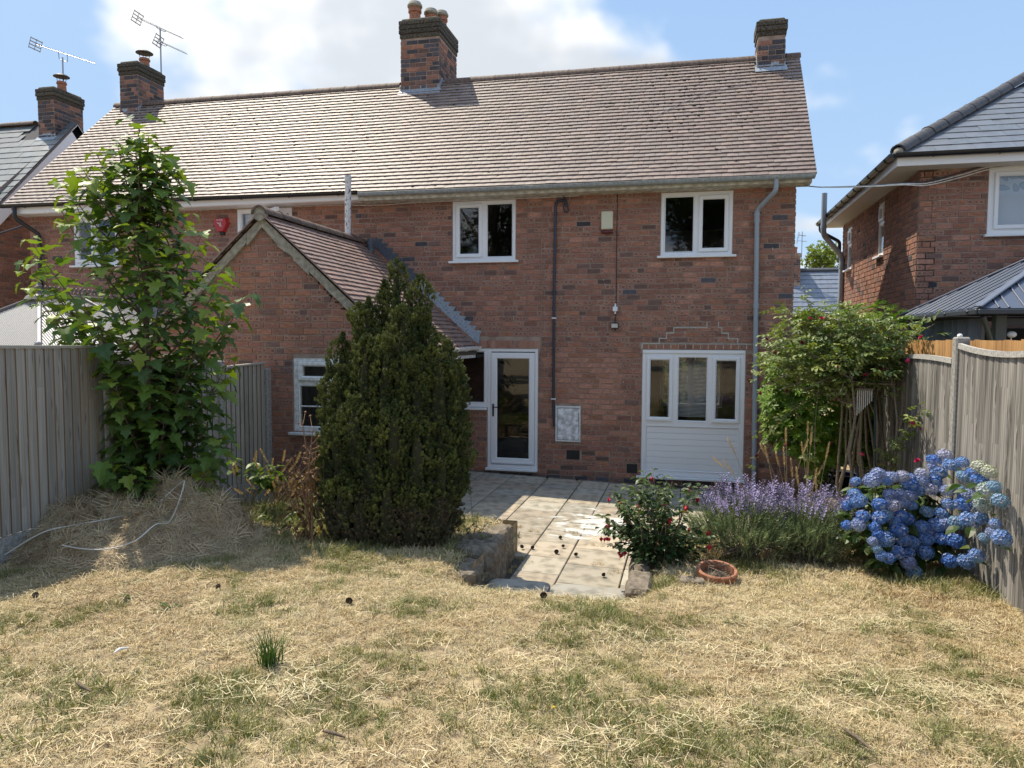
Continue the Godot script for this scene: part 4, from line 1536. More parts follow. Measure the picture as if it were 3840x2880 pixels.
func right_house() -> void:
	var h := thing("neighbour_house", "brick house on the right with a hipped grey slate roof and black gutters", "house")
	var x0 := 3.24
	var z1 := -0.09
	var wall := part("garden_wall", h)
	var t := Transform3D(Basis(), V(x0, 0, z1))
	var hole := R(4.135, 3.84, 5.25, 4.795, -x0)
	var mb := Mb.new()
	slab(mb, t, 5.0, -0.3, 4.80, [hole], -0.24, 0.0)
	put("masonry", mb, M.mortar, wall)
	rng.seed = 901
	lay_bricks(wall, t, 3.4, 1.6, 4.80, [hole], 220, "")
	var side := part("side_wall", h)
	var ts := Transform3D(Basis(Vector3.UP, -PI / 2), V(x0, 0, -5.45))
	var h2 := [R(3.03, 3.80, 3.44, 4.715), R(0.48, 3.80, 0.90, 4.66)]  # along the wall from its far end
	var sb := Mb.new()
	slab(sb, ts, 5.36, -0.3, 4.80, h2, -0.24, 0.0)
	put("masonry", sb, M.mortar, side)
	rng.seed = 902
	lay_bricks(side, ts, 5.36, 0.6, 4.80, h2, 200, "")
	var others := Mb.new()
	others.box(V(x0 + 4.76, -0.3, -5.45), V(x0 + 5.0, 4.8, z1 - 0.241))
	others.box(V(x0 + 0.241, -0.3, -5.45), V(x0 + 4.759, 4.8, -5.2))
	others.box(V(x0 + 0.241, 2.5, -5.199), V(x0 + 4.759, 2.6, z1 - 0.241))
	others.box(V(x0 + 0.241, 4.7, -5.199), V(x0 + 4.759, 4.78, z1 - 0.241))
	put("far_wall", others, M.mortar, h)
	var w := window(h, Transform3D(Basis(), V(0, 0, z1)), R(4.135, 3.845, 5.25, 4.795), [[4.235, 3.945, 5.15, 4.70, true]], [4.09, 3.81, 5.3])
	var bl := Mb.new()
	bl.box(V(4.2, 3.9, z1 - 0.14), V(5.2, 4.42, z1 - 0.13))
	put("blind", bl, mat(lin(0.46, 0.51, 0.57), 0.7), w)
	var film := Mb.new()
	film.box(V(4.2, 4.421, z1 - 0.142), V(5.2, 4.76, z1 - 0.132))
	put("leaf_film", film, leaf_film(), w)
	for i in 2:
		var r: Rect2 = h2[i]
		var y := 4.42 if i == 0 else 4.36
		window(h, ts, r, [[r.position.x + 0.075, y, r.end.x - 0.075, r.end.y - 0.075, true], [r.position.x + 0.05, r.position.y + 0.05, r.end.x - 0.05, y - 0.09, false]], [r.position.x - 0.04, r.position.y - 0.04, r.end.x + 0.04])
	# soffits, fascias, gutters
	var so := Mb.new()
	so.box(V(x0 - 0.38, 4.80, -5.75), V(x0 + 5.3, 4.815, z1 + 0.36))
	put("soffit", so, M.soffit, h)
	var fa := Mb.new()
	fa.box(V(x0 - 0.40, 4.785, z1 + 0.361), V(x0 + 5.3, 4.92, z1 + 0.382), 0.004)
	fa.box(V(x0 - 0.402, 4.785, -5.75), V(x0 - 0.381, 4.92, z1 + 0.360), 0.004)
	put("fascia", fa, M.white, h)
	gutter(h, V(x0 - 0.45, 4.945, z1 + 0.44), V(x0 + 5.3, 4.945, z1 + 0.44), M.black_pvc, "", 0.058, "gutter", 0.8)
	gutter(h, V(x0 - 0.46, 4.945, z1 + 0.44), V(x0 - 0.46, 4.90, -5.75), M.black_pvc, "", 0.058, "gutter", 0.5)
	# hipped roof
	var roof := part("roof", h)
	var k := 0.66
	var c := V(x0 - 0.42, 4.93, z1 + 0.40)
	var d := Mb.new()
	var rise := 2.9
	var a1 := c + V(rise, rise * k, -rise)
	d.quad(c, c + V(6, 0, 0), a1 + V(3.1, 0, 0), a1)
	d.tri(c + V(0, 0, -5.8), c, a1)
	d.quad(c + V(6, 0, -5.8), c + V(0, 0, -5.8), a1, a1 + V(3.1, 0, 0))
	put("deck", d, mat(lin(0.06, 0.06, 0.065), 0.9), roof)
	rng.seed = 903
	var up := V(0, k, -1).normalized()
	var tr := Transform3D(Basis(V(1, 0, 0), up, V(1, 0, 0).cross(up)), c + V(0, 0.012, 0.03))
	var slope := 2.55
	var cs := 1.0 / sqrt(1.0 + k * k)
	var slates := tile_set(Color(0.155, 0.170, 0.195), 0.10, 0.50, 0.30, 0.007, 8, 0.0)
	lay_tiles(roof, tr, slope, 0.50, 0.235, slates, M.slate, 120, func(y: float) -> Vector2: return Vector2(y * cs, 4.6), [], "slate")
	var up2 := V(1, k, 0).normalized()
	var tr2 := Transform3D(Basis(V(0, 0, 1), up2, V(0, 0, 1).cross(up2)), c + V(-0.03, 0.012, -5.8))
	lay_tiles(part("side_slope", h), tr2, slope, 0.50, 0.235, slates, M.slate, 0, func(y: float) -> Vector2: return Vector2(y * cs, 5.8 - y * cs), [], "slate")
	half_round(roof, c + V(0.03, 0.05, -0.03), c + V(2.6, 2.6 * k + 0.05, -2.6), 0.115, 0.40, mottled(Color(0.045, 0.042, 0.045), Color(0.10, 0.095, 0.10), 0.6, 0.03, 0.6, 51), "hip_tile")
	var plug := Mb.new()
	plug.blob(Transform3D(Basis().scaled(Vector3(0.09, 0.075, 0.09)), c + V(0.06, 0.055, -0.06)), 6, 10, 0.1, rng)
	put("hip_mortar", plug, M.cement, roof)
	pipe("soil_pipe", h, rounded([V(x0 - 0.55, 5.34, -4.55), V(x0 - 0.55, 4.50, -4.55), V(x0 - 0.06, 4.12, -5.2), V(x0 - 0.06, 0.3, -5.2)], 0.12), 0.055, M.grey_pvc, "grey soil pipe rising past the gutter at the far corner", [4.66, 4.56, 3.9, 3.2])
	pipe("downpipe", h, rounded([V(x0 - 0.46, 4.86, -5.5), V(x0 - 0.46, 4.7, -5.5), V(x0 - 0.08, 4.45, -5.38), V(x0 - 0.08, 4.0, -5.38)], 0.06), 0.036, M.black_pvc)
	# three wires looped across from our house
	for i in 3:
		var o := 0.035 * i
		cable("cable", h, [V(1.58, 4.63, 0.06), V(1.9, 4.575, 0.09), V(2.5, 4.55 - o * 0.2, 0.20), V(2.95, 4.565 - o * 0.4, 0.22), V(3.3, 4.61 - o * 0.8, z1 + 0.12), V(3.75, 4.73 - o, z1 + 0.03), V(4.15, 4.835 - o, z1 + 0.02), V(4.6, 4.865 - o, z1 + 0.02), V(5.6, 4.84 - o, z1 + 0.02)], 0.009, M.old_white if i else M.conduit, "wires slung from the brick semi to the eaves of this house" if i == 0 else "")


func leaf_film() -> StandardMaterial3D:
	var g := Image.create(256, 96, false, Image.FORMAT_RGB8)
	g.fill(Color(0.70, 0.76, 0.82))
	var r := RandomNumberGenerator.new()
	r.seed = 5
	var leaves := []
	for i in 15:
		leaves.append([Vector2(10 + (i % 8) * 34 + r.randf_range(-5, 5), 22 + (i / 8) * 46 + r.randf_range(-6, 6)), r.randf() * TAU, r.randf_range(17, 22)])
	for y in 96:
		for x in 256:
			for l in leaves:
				var p = (Vector2(x, y) - l[0]).rotated(l[1])
				var e := Vector2(p.x / l[2], p.y / (l[2] * 0.56 * (1.0 - 0.35 * p.x / l[2]))).length()
				if e < 1.0:
					g.set_pixel(x, y, Color(0.56, 0.65, 0.74) if e < 0.86 else Color(0.42, 0.50, 0.60))
	var m := mat(Color.WHITE, 0.5)
	m.albedo_texture = ImageTexture.create_from_image(g)
	return m


func left_house() -> void:
	var h := thing("neighbour_house", "brick house at the left edge with a white bargeboard and weathered slate roof", "house")
	var x := -13.63
	var apex := V(x, 7.13, -2.35)
	var k := 1.06
	var g := Mb.new()
	var zf := 0.9
	g.quad(V(x, -0.3, zf), V(x, -0.3, -5.6), V(x, 4.0, -5.6), V(x, 4.0, zf))
	g.tri(V(x, 4.0, zf), V(x, 4.0, -5.6), apex - V(0, 0.1, 0))
	g.quad(V(x - 6, -0.3, zf), V(x, -0.3, zf), V(x, 4.0, zf), V(x - 6, 4.0, zf))
	put("masonry", g, M.mortar, h)
	rng.seed = 951
	var wall := part("gable_wall", h)
	lay_bricks(wall, Transform3D(Basis(Vector3.UP, PI / 2), V(x + 0.001, 0, zf)), 6.5, 2.2, 6.9, [], 160, "red", [zf + 2.35, 6.85, 1.0 / k])
	var roof := part("roof", h)
	var len_ := 3.4 * sqrt(1 + k * k)
	var d := Mb.new()
	d.quad(V(x - 6, 7.1 - 3.4 * k, -2.35 + 3.4), V(x + 0.22, 7.1 - 3.4 * k, -2.35 + 3.4), apex + V(0.22, 0, 0), apex - V(6, 0, 0))
	d.quad(V(x + 0.22, 7.1 - 3.4 * k, -2.35 - 3.4), V(x - 6, 7.1 - 3.4 * k, -2.35 - 3.4), apex - V(6, 0, 0), apex + V(0.22, 0, 0))
	put("deck", d, mat(lin(0.07, 0.07, 0.075), 0.9), roof)
	var up := V(0, k, -1).normalized()
	var t := Transform3D(Basis(V(1, 0, 0), up, V(1, 0, 0).cross(up)), V(x - 6, 7.12 - 3.4 * k, -2.35 + 3.42))
	rng.seed = 952
	lay_tiles(roof, t, len_, 0.30, 0.215, tile_set(Color(0.185, 0.20, 0.205), 0.2, 0.30, 0.28, 0.008, 10, 0.0), M.slate, 160, func(_y: float) -> Vector2: return Vector2(1.0, 6.22), [R(5.0, 4.2, 5.66, 5.0)], "slate")
	half_round(roof, V(x - 6, 7.15, -2.35), V(x - 0.9, 7.15, -2.35), 0.10, 0.4, M.ridge)
	var b := Mb.new()
	for s in [1.0, -1.0]:
		var l := 3.5
		var bs := Basis(V(0, -k, s).normalized(), PI / 2)
		var dir := V(0, -k, s).normalized()
		var nrm := V(0, 1, s * k).normalized()
		b.boxt(Transform3D(Basis(V(1, 0, 0), nrm, V(1, 0, 0).cross(nrm)), V(x + 0.215, 7.10, -2.35) + dir * l * 0.73 - nrm * 0.14), V(0.03, 0.26, l * 1.46), 0.004)
	put("bargeboard", b, M.white, h, "broad white bargeboard")
	var su := Mb.new()
	for s in [1.0, -1.0]:
		var dir := V(0, -k, s).normalized()
		var nrm := V(0, 1, s * k).normalized()
		su.boxt(Transform3D(Basis(V(1, 0, 0), nrm, V(1, 0, 0).cross(nrm)), V(x + 0.10, 7.10, -2.35) + dir * 2.4 - nrm * 0.24), V(0.19, 0.015, 4.8))
		su.boxt(Transform3D(Basis(V(1, 0, 0), nrm, V(1, 0, 0).cross(nrm)), V(x + 0.12, 7.115, -2.35) + dir * 2.4 + nrm * 0.004), V(0.24, 0.02, 4.8))
	put("soffit", su, mat(lin(0.16, 0.12, 0.10), 0.8), h)
	var ry := func(z: float) -> float: return 7.12 - (z + 2.35) * k
	chimney(h, -14.06, -13.63, -2.75, -1.95, 6.2, 7.79, 3, 961, "chimney of the left house with a metal cowl", ry)
	chimney_pot(h, V(-13.75, 7.82, -2.3), 0.095, 0.22, 1)
	aerial(h, V(-13.85, 7.8, -2.45), 0.84, [[V(-14.55, 8.97, -2.42), V(-12.98, 8.43, -2.45), 0.45, 0.92]], "television aerial on the left house")
	cable("cable", h, [V(-12.40, 4.45, 0.1), V(-12.7, 4.36, 0.15), V(-13.1, 4.26, 0.2), V(-13.38, 4.20, 0.3)], 0.016, M.conduit)


func far_things() -> void:
	var h := thing("distant_house", "distant house with a blue-grey tiled roof between the two brick houses", "house", V(5.4, 0, -23))
	var roof := part("roof", h)
	rng.seed = 971
	var up := V(0, 1.0, -0.85).normalized()
	var t := Transform3D(Basis(V(1, 0, 0), up, V(1, 0, 0).cross(up)), V(-4.0, 3.58, 0.75))
	lay_tiles(roof, t, 2.5, 0.33, 0.27, tile_set(Color(0.20, 0.23, 0.29), 0.05, 0.33, 0.36, 0.03, 6, 0.0), M.slate, 200, func(_y: float) -> Vector2: return Vector2(0, 9.0))
	half_round(roof, V(-4, 5.45, -0.85), V(5, 5.45, -0.85), 0.13, 0.45, mat(lin(0.07, 0.075, 0.09), 0.6))
	var w := Mb.new()
	w.box(V(-3.8, 0, -3.0), V(4.8, 3.5, 0.5))
	put("wall", w, mottled(Color(0.14, 0.07, 0.05), Color(0.28, 0.14, 0.10), 0.9, 0.06, 1.0, 61), h)
	var g := Mb.new()
	g.box(V(-4, 3.42, 0.62), V(5, 3.56, 0.80))
	put("gutter", g, M.white, h)
	var ch := part("chimney", h)
	var tt := Transform3D(Basis(), V(-0.97, 5.2, -0.2))
	var core := Mb.new()
	core.box(V(-0.97, 4.6, -0.9), V(-0.55, 6.2, -0.2))
	core.box(V(-1.0, 6.05, -0.93), V(-0.52, 6.17, -0.17))
	put("core", core, M.mortar, ch)
	lay_bricks(ch, tt, 0.42, -0.3, 0.84, [], 40, "chimney")
	chimney_pot(ch, V(-0.78, 6.2, -0.5), 0.12, 0.3, 0)
	aerial(h, V(-0.5, 5.9, -0.3), 1.25, [[V(-0.65, 7.0, -0.3), V(-0.35, 6.95, -0.2), 0.5, 0.85], [V(-0.7, 6.75, -0.3), V(-0.3, 6.7, -0.2), 0.5, 0.66]], "")
	broad_tree(V(7.2, 0, -30), 7.6, 2.6, Color(0.16, 0.20, 0.045), "yellow-green treetop showing above the distant grey roof", 12, 1500)
	broad_tree(V(0.2, 0, -9.5), 2.6, 2.4, Color(0.10, 0.17, 0.03), "sunlit green bush in the front garden seen through the wide window", 15, 2600)
	broad_tree(V(-9.0, 0.9, 22.0), 13.0, 5.0, Color(0.035, 0.06, 0.018), "dark tree behind the lawn mirrored in the left upstairs window", 13, 9000)
	broad_tree(V(0.3, 0.9, 23.5), 14.5, 5.2, Color(0.038, 0.062, 0.018), "dark tree behind the lawn mirrored in the right upstairs window", 14, 9000)


func broad_tree(at: Vector3, height: float, spread: float, color: Color, label: String, seed_: int, leaves: int) -> void:
	rng.seed = seed_
	var tr := thing("tree", label, "tree", at)
	var trunk := Mb.new()
	trunk.tube([V(0, -0.1, 0), V(0.1, height * 0.3, 0), V(0, height * 0.6, 0.1), V(0, height * 0.92, 0)], [0.28, 0.2, 0.12, 0.03], 10)
	var centres := []
	for i in 26:
		var y := height * rng.randf_range(0.32, 0.95)
		var a := rng.randf() * TAU
		var r := spread * rng.randf_range(0.25, 0.9) * sqrt(clampf(1.0 - pow((y / height - 0.58) / 0.46, 2.0), 0.08, 1.0))
		var c := V(cos(a) * r, y, sin(a) * r)
		centres.append(c)
		trunk.tube([V(0, y * 0.62, 0), c * V(0.5, 1, 0.5) - V(0, 0.3, 0), c], [0.07, 0.045, 0.012], 5, false)
	put("trunk", trunk, M.bark, tr)
	var leaf := Mb.new()
	for i in 5:
		var a := TAU * i / 5 + rng.randf()
		var p := V(rng.randf_range(-0.13, 0.13), rng.randf_range(-0.1, 0.1), rng.randf_range(-0.13, 0.13))
		var u := V(cos(a), rng.randf_range(-0.4, 0.4), sin(a)) * 0.085
		var w := V(-sin(a), rng.randf_range(-0.5, 0.5), cos(a)) * 0.05
		leaf.quad(p - u, p + w * 0.8, p + u, p - w * 0.8)
	var where := []
	var tint := []
	for i in leaves:
		var c: Vector3 = centres[rng.randi_range(0, centres.size() - 1)]
		var d := V(rng.randfn(), rng.randfn() * 0.75, rng.randfn()).normalized() * spread * 0.30 * pow(rng.randf(), 0.4)
		where.append(T(c + d, rng.randf_range(-0.7, 0.7), rng.randf() * TAU, rng.randf_range(-0.7, 0.7), rng.randf_range(0.9, 1.9)))
		var g := rng.randf_range(0.6, 1.5)
		tint.append(Color(color.r * g, color.g * g, color.b * g))
	scatter("crown", leaf.mesh(M.leaf), where, tint, tr)


func conservatory() -> void:
	var c := thing("conservatory", "conservatory with a white polycarbonate roof and spiked finial beyond the left fence", "conservatory")
	var apex := V(-9.66, 2.93, 2.45)
	var eave := [V(-11.75, 2.2, 0.3), V(-11.75, 2.2, 2.6), V(-10.7, 2.2, 3.55), V(-8.6, 2.2, 3.5), V(-7.75, 2.2, 2.9), V(-7.75, 2.2, 0.3)]
	var back := V(-9.66, 2.95, 0.1)
	var tops := [back, apex, apex, apex, apex, back]
	var sheet := mat(lin(0.68, 0.67, 0.66), 0.45)
	sheet.backlight_enabled = true
	sheet.backlight = Color(0.9, 0.9, 0.9)
	var bar := mat(lin(0.13, 0.12, 0.12), 0.5)
	for i in 5:
		var p := Mb.new()
		var n := V(0, 0.012, 0)
		p.quad(eave[i], eave[i + 1], tops[i + 1], tops[i])
		put("roof_sheet", p, sheet, c)
		var ribs := Mb.new()  # the flutes of the sheet
		var m := int((eave[i] as Vector3).distance_to(eave[i + 1]) / 0.034)
		for k in range(1, m):
			var s := k / float(m)
			var a: Vector3 = (eave[i] as Vector3).lerp(eave[i + 1], s)
			var mid = ((eave[i] as Vector3) + eave[i + 1]) * 0.5
			var dir: Vector3 = (((tops[i] as Vector3) + tops[i + 1]) * 0.5 - mid)
			var reach := 1.0 - absf(s - 0.5) * 2.0 if tops[i] == tops[i + 1] else 1.0
			ribs.tube([a + n, a + dir * reach + n], [0.0055], 3, false)
		put("flutes", ribs, mat(lin(0.24, 0.24, 0.25), 0.5), c)
	for i in 6:
		var r := Mb.new()
		var a: Vector3 = eave[i]
		var b: Vector3 = tops[i]
		var d := (b - a).normalized()
		var x := d.cross(Vector3.UP).normalized()
		r.boxt(Transform3D(Basis(x, x.cross(d), -d), (a + b) * 0.5 + V(0, 0.03, 0)), V(0.055, 0.05, a.distance_to(b)), 0.01)
		r.blob(Transform3D(Basis().scaled(Vector3.ONE * 0.045), a + V(0, 0.03, 0.02)), 5, 8)
		put("rafter", r, bar if i != 3 else mat(lin(0.30, 0.29, 0.31), 0.5), c)
	for s in [0.35, 0.7]:
		var r := Mb.new()
		var a: Vector3 = eave[4].lerp(eave[5], s)
		var b := apex.lerp(back, s)
		r.tube([a + V(0, 0.03, 0), b + V(0, 0.03, 0)], [0.03], 6)
		put("rafter", r, bar, c)
	var ridge := Mb.new()
	ridge.box(V(-9.74, 2.93, 0.1), V(-9.58, 3.0, 2.5), 0.01)
	ridge.lathe([Vector2(0.2, 2.90), Vector2(0.17, 2.95), Vector2(0.05, 3.0), Vector2(0.001, 3.0)], Transform3D(Basis(), V(-9.66, 0, 2.45)), 10)
	put("ridge", ridge, mat(lin(0.20, 0.19, 0.16), 0.6), c)
	var crest := Mb.new()
	for i in 26:
		var z := 0.2 + i * 0.085
		crest.tube([V(-9.66, 3.0, z), V(-9.66, 3.09, z)], [0.009], 5)
		crest.blob(Transform3D(Basis().scaled(Vector3.ONE * 0.022), V(-9.66, 3.10, z)), 4, 6)
		crest.tube([V(-9.66, 3.02, z), V(-9.66, 3.06, z + 0.04), V(-9.66, 3.02, z + 0.085)], [0.006], 4)
	put("cresting", crest, bar, c)
	var fin := Mb.new()
	fin.lathe([Vector2(0.03, 0.0), Vector2(0.02, 0.05), Vector2(0.052, 0.10), Vector2(0.05, 0.13), Vector2(0.016, 0.17), Vector2(0.02, 0.2), Vector2(0.001, 0.34)], Transform3D(Basis(), V(-9.66, 2.98, 2.45)), 12)
	put("finial", fin, bar, c)
	var low := Mb.new()
	for i in 5:
		var a: Vector3 = eave[i]
		var b: Vector3 = eave[i + 1]
		var d := (b - a).normalized()
		low.boxt(Transform3D(Basis(d, Vector3.UP, d.cross(Vector3.UP)), (a + b) * 0.5 - V(0, 0.06, 0)), V(a.distance_to(b), 0.1, 0.06), 0.01)
		low.quad(a - V(0, 2.0, 0), b - V(0, 2.0, 0), b - V(0, 0.1, 0), a - V(0, 0.1, 0))
	put("wall", low, M.white, c)


func gazebo() -> void:
	var g := thing("gazebo", "dark metal-roofed gazebo with grey curtains beyond the right fence", "gazebo")
	var dark := mat(lin(0.035, 0.042, 0.055), 0.45)
	var roof_m := mat(lin(0.085, 0.105, 0.15), 0.38)
	var y0 := 2.665
	var c := [V(2.88, y0, 3.38), V(6.2, y0, 3.38), V(6.2, y0, 0.6), V(2.88, y0, 0.6)]
	var apex := V(4.3, 3.49, 1.99)
	var apex2 := V(4.8, 3.49, 1.99)
	var tops := [[apex, apex2], [apex2, apex2], [apex2, apex], [apex, apex]]
	for i in 4:
		var a: Vector3 = c[i]
		var b: Vector3 = c[(i + 1) % 4]
		var p := Mb.new()
		p.quad(a, b, tops[i][1], tops[i][0])
		put("roof_sheet", p, roof_m, g)
		var d := (b - a).normalized()
		var inward = ((tops[i][0] as Vector3) + tops[i][1] - a - b) * 0.5
		var up = V(inward.x, inward.y, inward.z) - d * inward.dot(d)
		var seams := Mb.new()
		var n := int(a.distance_to(b) / 0.235)
		for k in range(1, n):
			for side in [-0.045, 0.045]:
				var s = k / float(n) + side / a.distance_to(b)
				var f := a.lerp(b, s)
				var r0 := minf(1.0, minf(s * a.distance_to(b) / maxf(((tops[i][0] as Vector3) - a).dot(d), 0.01), (1 - s) * a.distance_to(b) / maxf((b - tops[i][1]).dot(d), 0.01)))
				seams.tube([f + V(0, 0.006, 0), f + up * r0 + V(0, 0.006, 0)], [0.012], 5)
		put("seams", seams, roof_m, g)
		var hip := Mb.new()
		var e: Vector3 = tops[i][0]
		var hd := (e - a).normalized()
		var hx := hd.cross(Vector3.UP).normalized()
		hip.boxt(Transform3D(Basis(hx, hx.cross(hd), -hd), (a + e) * 0.5 + V(0, 0.02, 0)), V(0.085, 0.02, a.distance_to(e)), 0.006)
		put("hip_trim", hip, mat(lin(0.12, 0.14, 0.19), 0.4), g)
		var rim := Mb.new()
		rim.boxt(Transform3D(Basis(d, Vector3.UP, d.cross(Vector3.UP)), (a + b) * 0.5 - V(0, 0.035, 0)), V(a.distance_to(b), 0.055, 0.05), 0.008)
		var knob := int(a.distance_to(b) / 0.62)
		for k in knob:
			rim.blob(Transform3D(Basis().scaled(Vector3.ONE * 0.02), a.lerp(b, (k + 0.7) / knob) - V(0, 0.03, 0) - inward.normalized() * V(0.03, 0, 0.03)), 4, 6)
		put("gutter", rim, dark, g)
		var post := Mb.new()
		var ctr := V(4.55, 0, 1.99)
		var f := V(a.x, 0, a.z).lerp(ctr, 0.17)
		post.box(V(f.x - 0.055, 0.1, f.z - 0.055), V(f.x + 0.055, y0 - 0.06, f.z + 0.055), 0.008)
		post.box(V(f.x - 0.1, 0.1, f.z - 0.1), V(f.x + 0.1, 0.14, f.z + 0.1))
		post.tube([f + V(0, y0 - 0.55, 0), V(a.x, y0 - 0.08, a.z).lerp(f + V(0, y0 - 0.08, 0), 0.25)], [0.028], 6)
		put("post", post, mat(lin(0.06, 0.07, 0.065), 0.5), g)
	# curtains hanging inside the left side and the front
	rng.seed = 981
	for q in [[V(3.05, 0, 0.95), V(3.12, 0, 2.86), "curtain"], [V(5.2, 0, 3.05), V(5.9, 0, 3.05), "curtain"]]:
		var cu := Mb.new()
		var a: Vector3 = q[0]
		var b: Vector3 = q[1]
		var nrm := (b - a).normalized().cross(Vector3.UP)
		var n := 110
		var prev := []
		for i in n + 1:
			var s := i / float(n)
			var o := nrm * (0.035 * sin(s * 46.0 + 1.5 * sin(s * 11.0)) + 0.012 * sin(s * 97.0))
			prev.append(a.lerp(b, s) + o)
		for i in n:
			var p: Vector3 = prev[i]
			var p2: Vector3 = prev[i + 1]
			var na: Vector3 = ((prev[mini(i + 1, n)] as Vector3) - prev[maxi(i - 1, 0)]).normalized().cross(Vector3.UP)
			var nb: Vector3 = ((prev[mini(i + 2, n)] as Vector3) - prev[i]).normalized().cross(Vector3.UP)
			cu.smooth_quad(p + V(0, 0.2, 0), p2 + V(0, 0.2, 0), p2 + V(0, 2.58, 0), p + V(0, 2.58, 0), na, nb, nb, na)
		put("curtain", cu, mat(lin(0.19, 0.21, 0.24), 0.9), g)
	# a tied-back corner curtain and its strap
	var tied := Mb.new()
	for i in 9:
		var s := i / 9.0
		tied.tube([V(4.35 + s * 0.5, 2.57, 3.02), V(4.5 + s * 0.2, 2.2, 3.0), V(4.72 + s * 0.05, 1.6, 3.0), V(4.75 + s * 0.06, 0.8, 3.0)], [0.05, 0.04, 0.03, 0.045], 6, false)
	put("curtain", tied, mat(lin(0.10, 0.115, 0.145), 0.9), g)
	var strap := Mb.new()
	strap.tube([V(3.26, 2.42, 3.16), V(3.28, 2.30, 3.17), V(3.27, 1.8, 3.16)], [0.007], 5)
	strap.blob(Transform3D(Basis().scaled(Vector3(0.05, 0.035, 0.04)), V(3.27, 2.40, 3.18)), 5, 8)
	put("tie_back", strap, M.old_white, g)
	var beam := Mb.new()
	beam.boxt(Transform3D(Basis(Vector3.BACK, 0.55), V(3.95, 2.1, 2.95)), V(0.9, 0.05, 0.04))
	beam.box(V(3.2, 2.50, 2.98), V(6.0, 2.57, 3.04))
	put("brace", beam, dark, g)
	var rear := Mb.new()
	rear.box(V(3.2, 0.2, 0.93), V(6.0, 2.5, 0.95))
	rear.box(V(5.9, 0.2, 0.96), V(5.92, 2.5, 2.9))
	put("rear_curtain", rear, mat(lin(0.05, 0.058, 0.075), 0.9), g)
	# a second, higher roof edge further right
	var o := thing("canopy", "corner of a dark grey canopy roof at the right edge of the picture", "canopy")
	var ob := Mb.new()
	ob.boxt(Transform3D(Basis(Vector3.BACK, 0.33), V(5.0, 3.58, 0.55)), V(1.4, 0.05, 1.0), 0.008)
	ob.box(V(5.55, 0.2, 0.5), V(5.65, 3.7, 0.6))
	put("roof", ob, dark, o)


# ---- ground ---------------------------------------------------------------------------------------------------------

var bumps := FastNoiseLite.new()


func lawn_y(x: float, z: float) -> float:
	var y := 0.45 + 0.05 * (minf(z, 12.0) - 6.0) + 0.02 * maxf(0.0, minf(z, 40.0) - 12.0)
	if z < 6.0:
		y = 0.45 - 0.035 * (6.0 - z)
	if x > -2.0 and x < -0.1:  # the lawn dips to the step
		var side := smoothstep(-2.0, -1.6, x) * (1.0 - smoothstep(-0.45, -0.1, x))
		y = lerpf(y, 0.20, side * (1.0 - smoothstep(5.95, 6.75, z)))
	return y + bumps.get_noise_2d(x * 3.0, z * 3.0) * 0.035 + bumps.get_noise_2d(x * 11.0, z * 11.0) * 0.012


func patio_y(x: float) -> float:
	return 0.0 - 0.035 * x


func in_lawn(x: float, z: float) -> bool:
	if z >= 5.97 or x < -5.35 or x > 2.3:
		return true
	if x < -1.72:
		return z > 4.25
	if x < -0.40:
		return false
	if x < 1.62:
		return z > 4.30
	return true


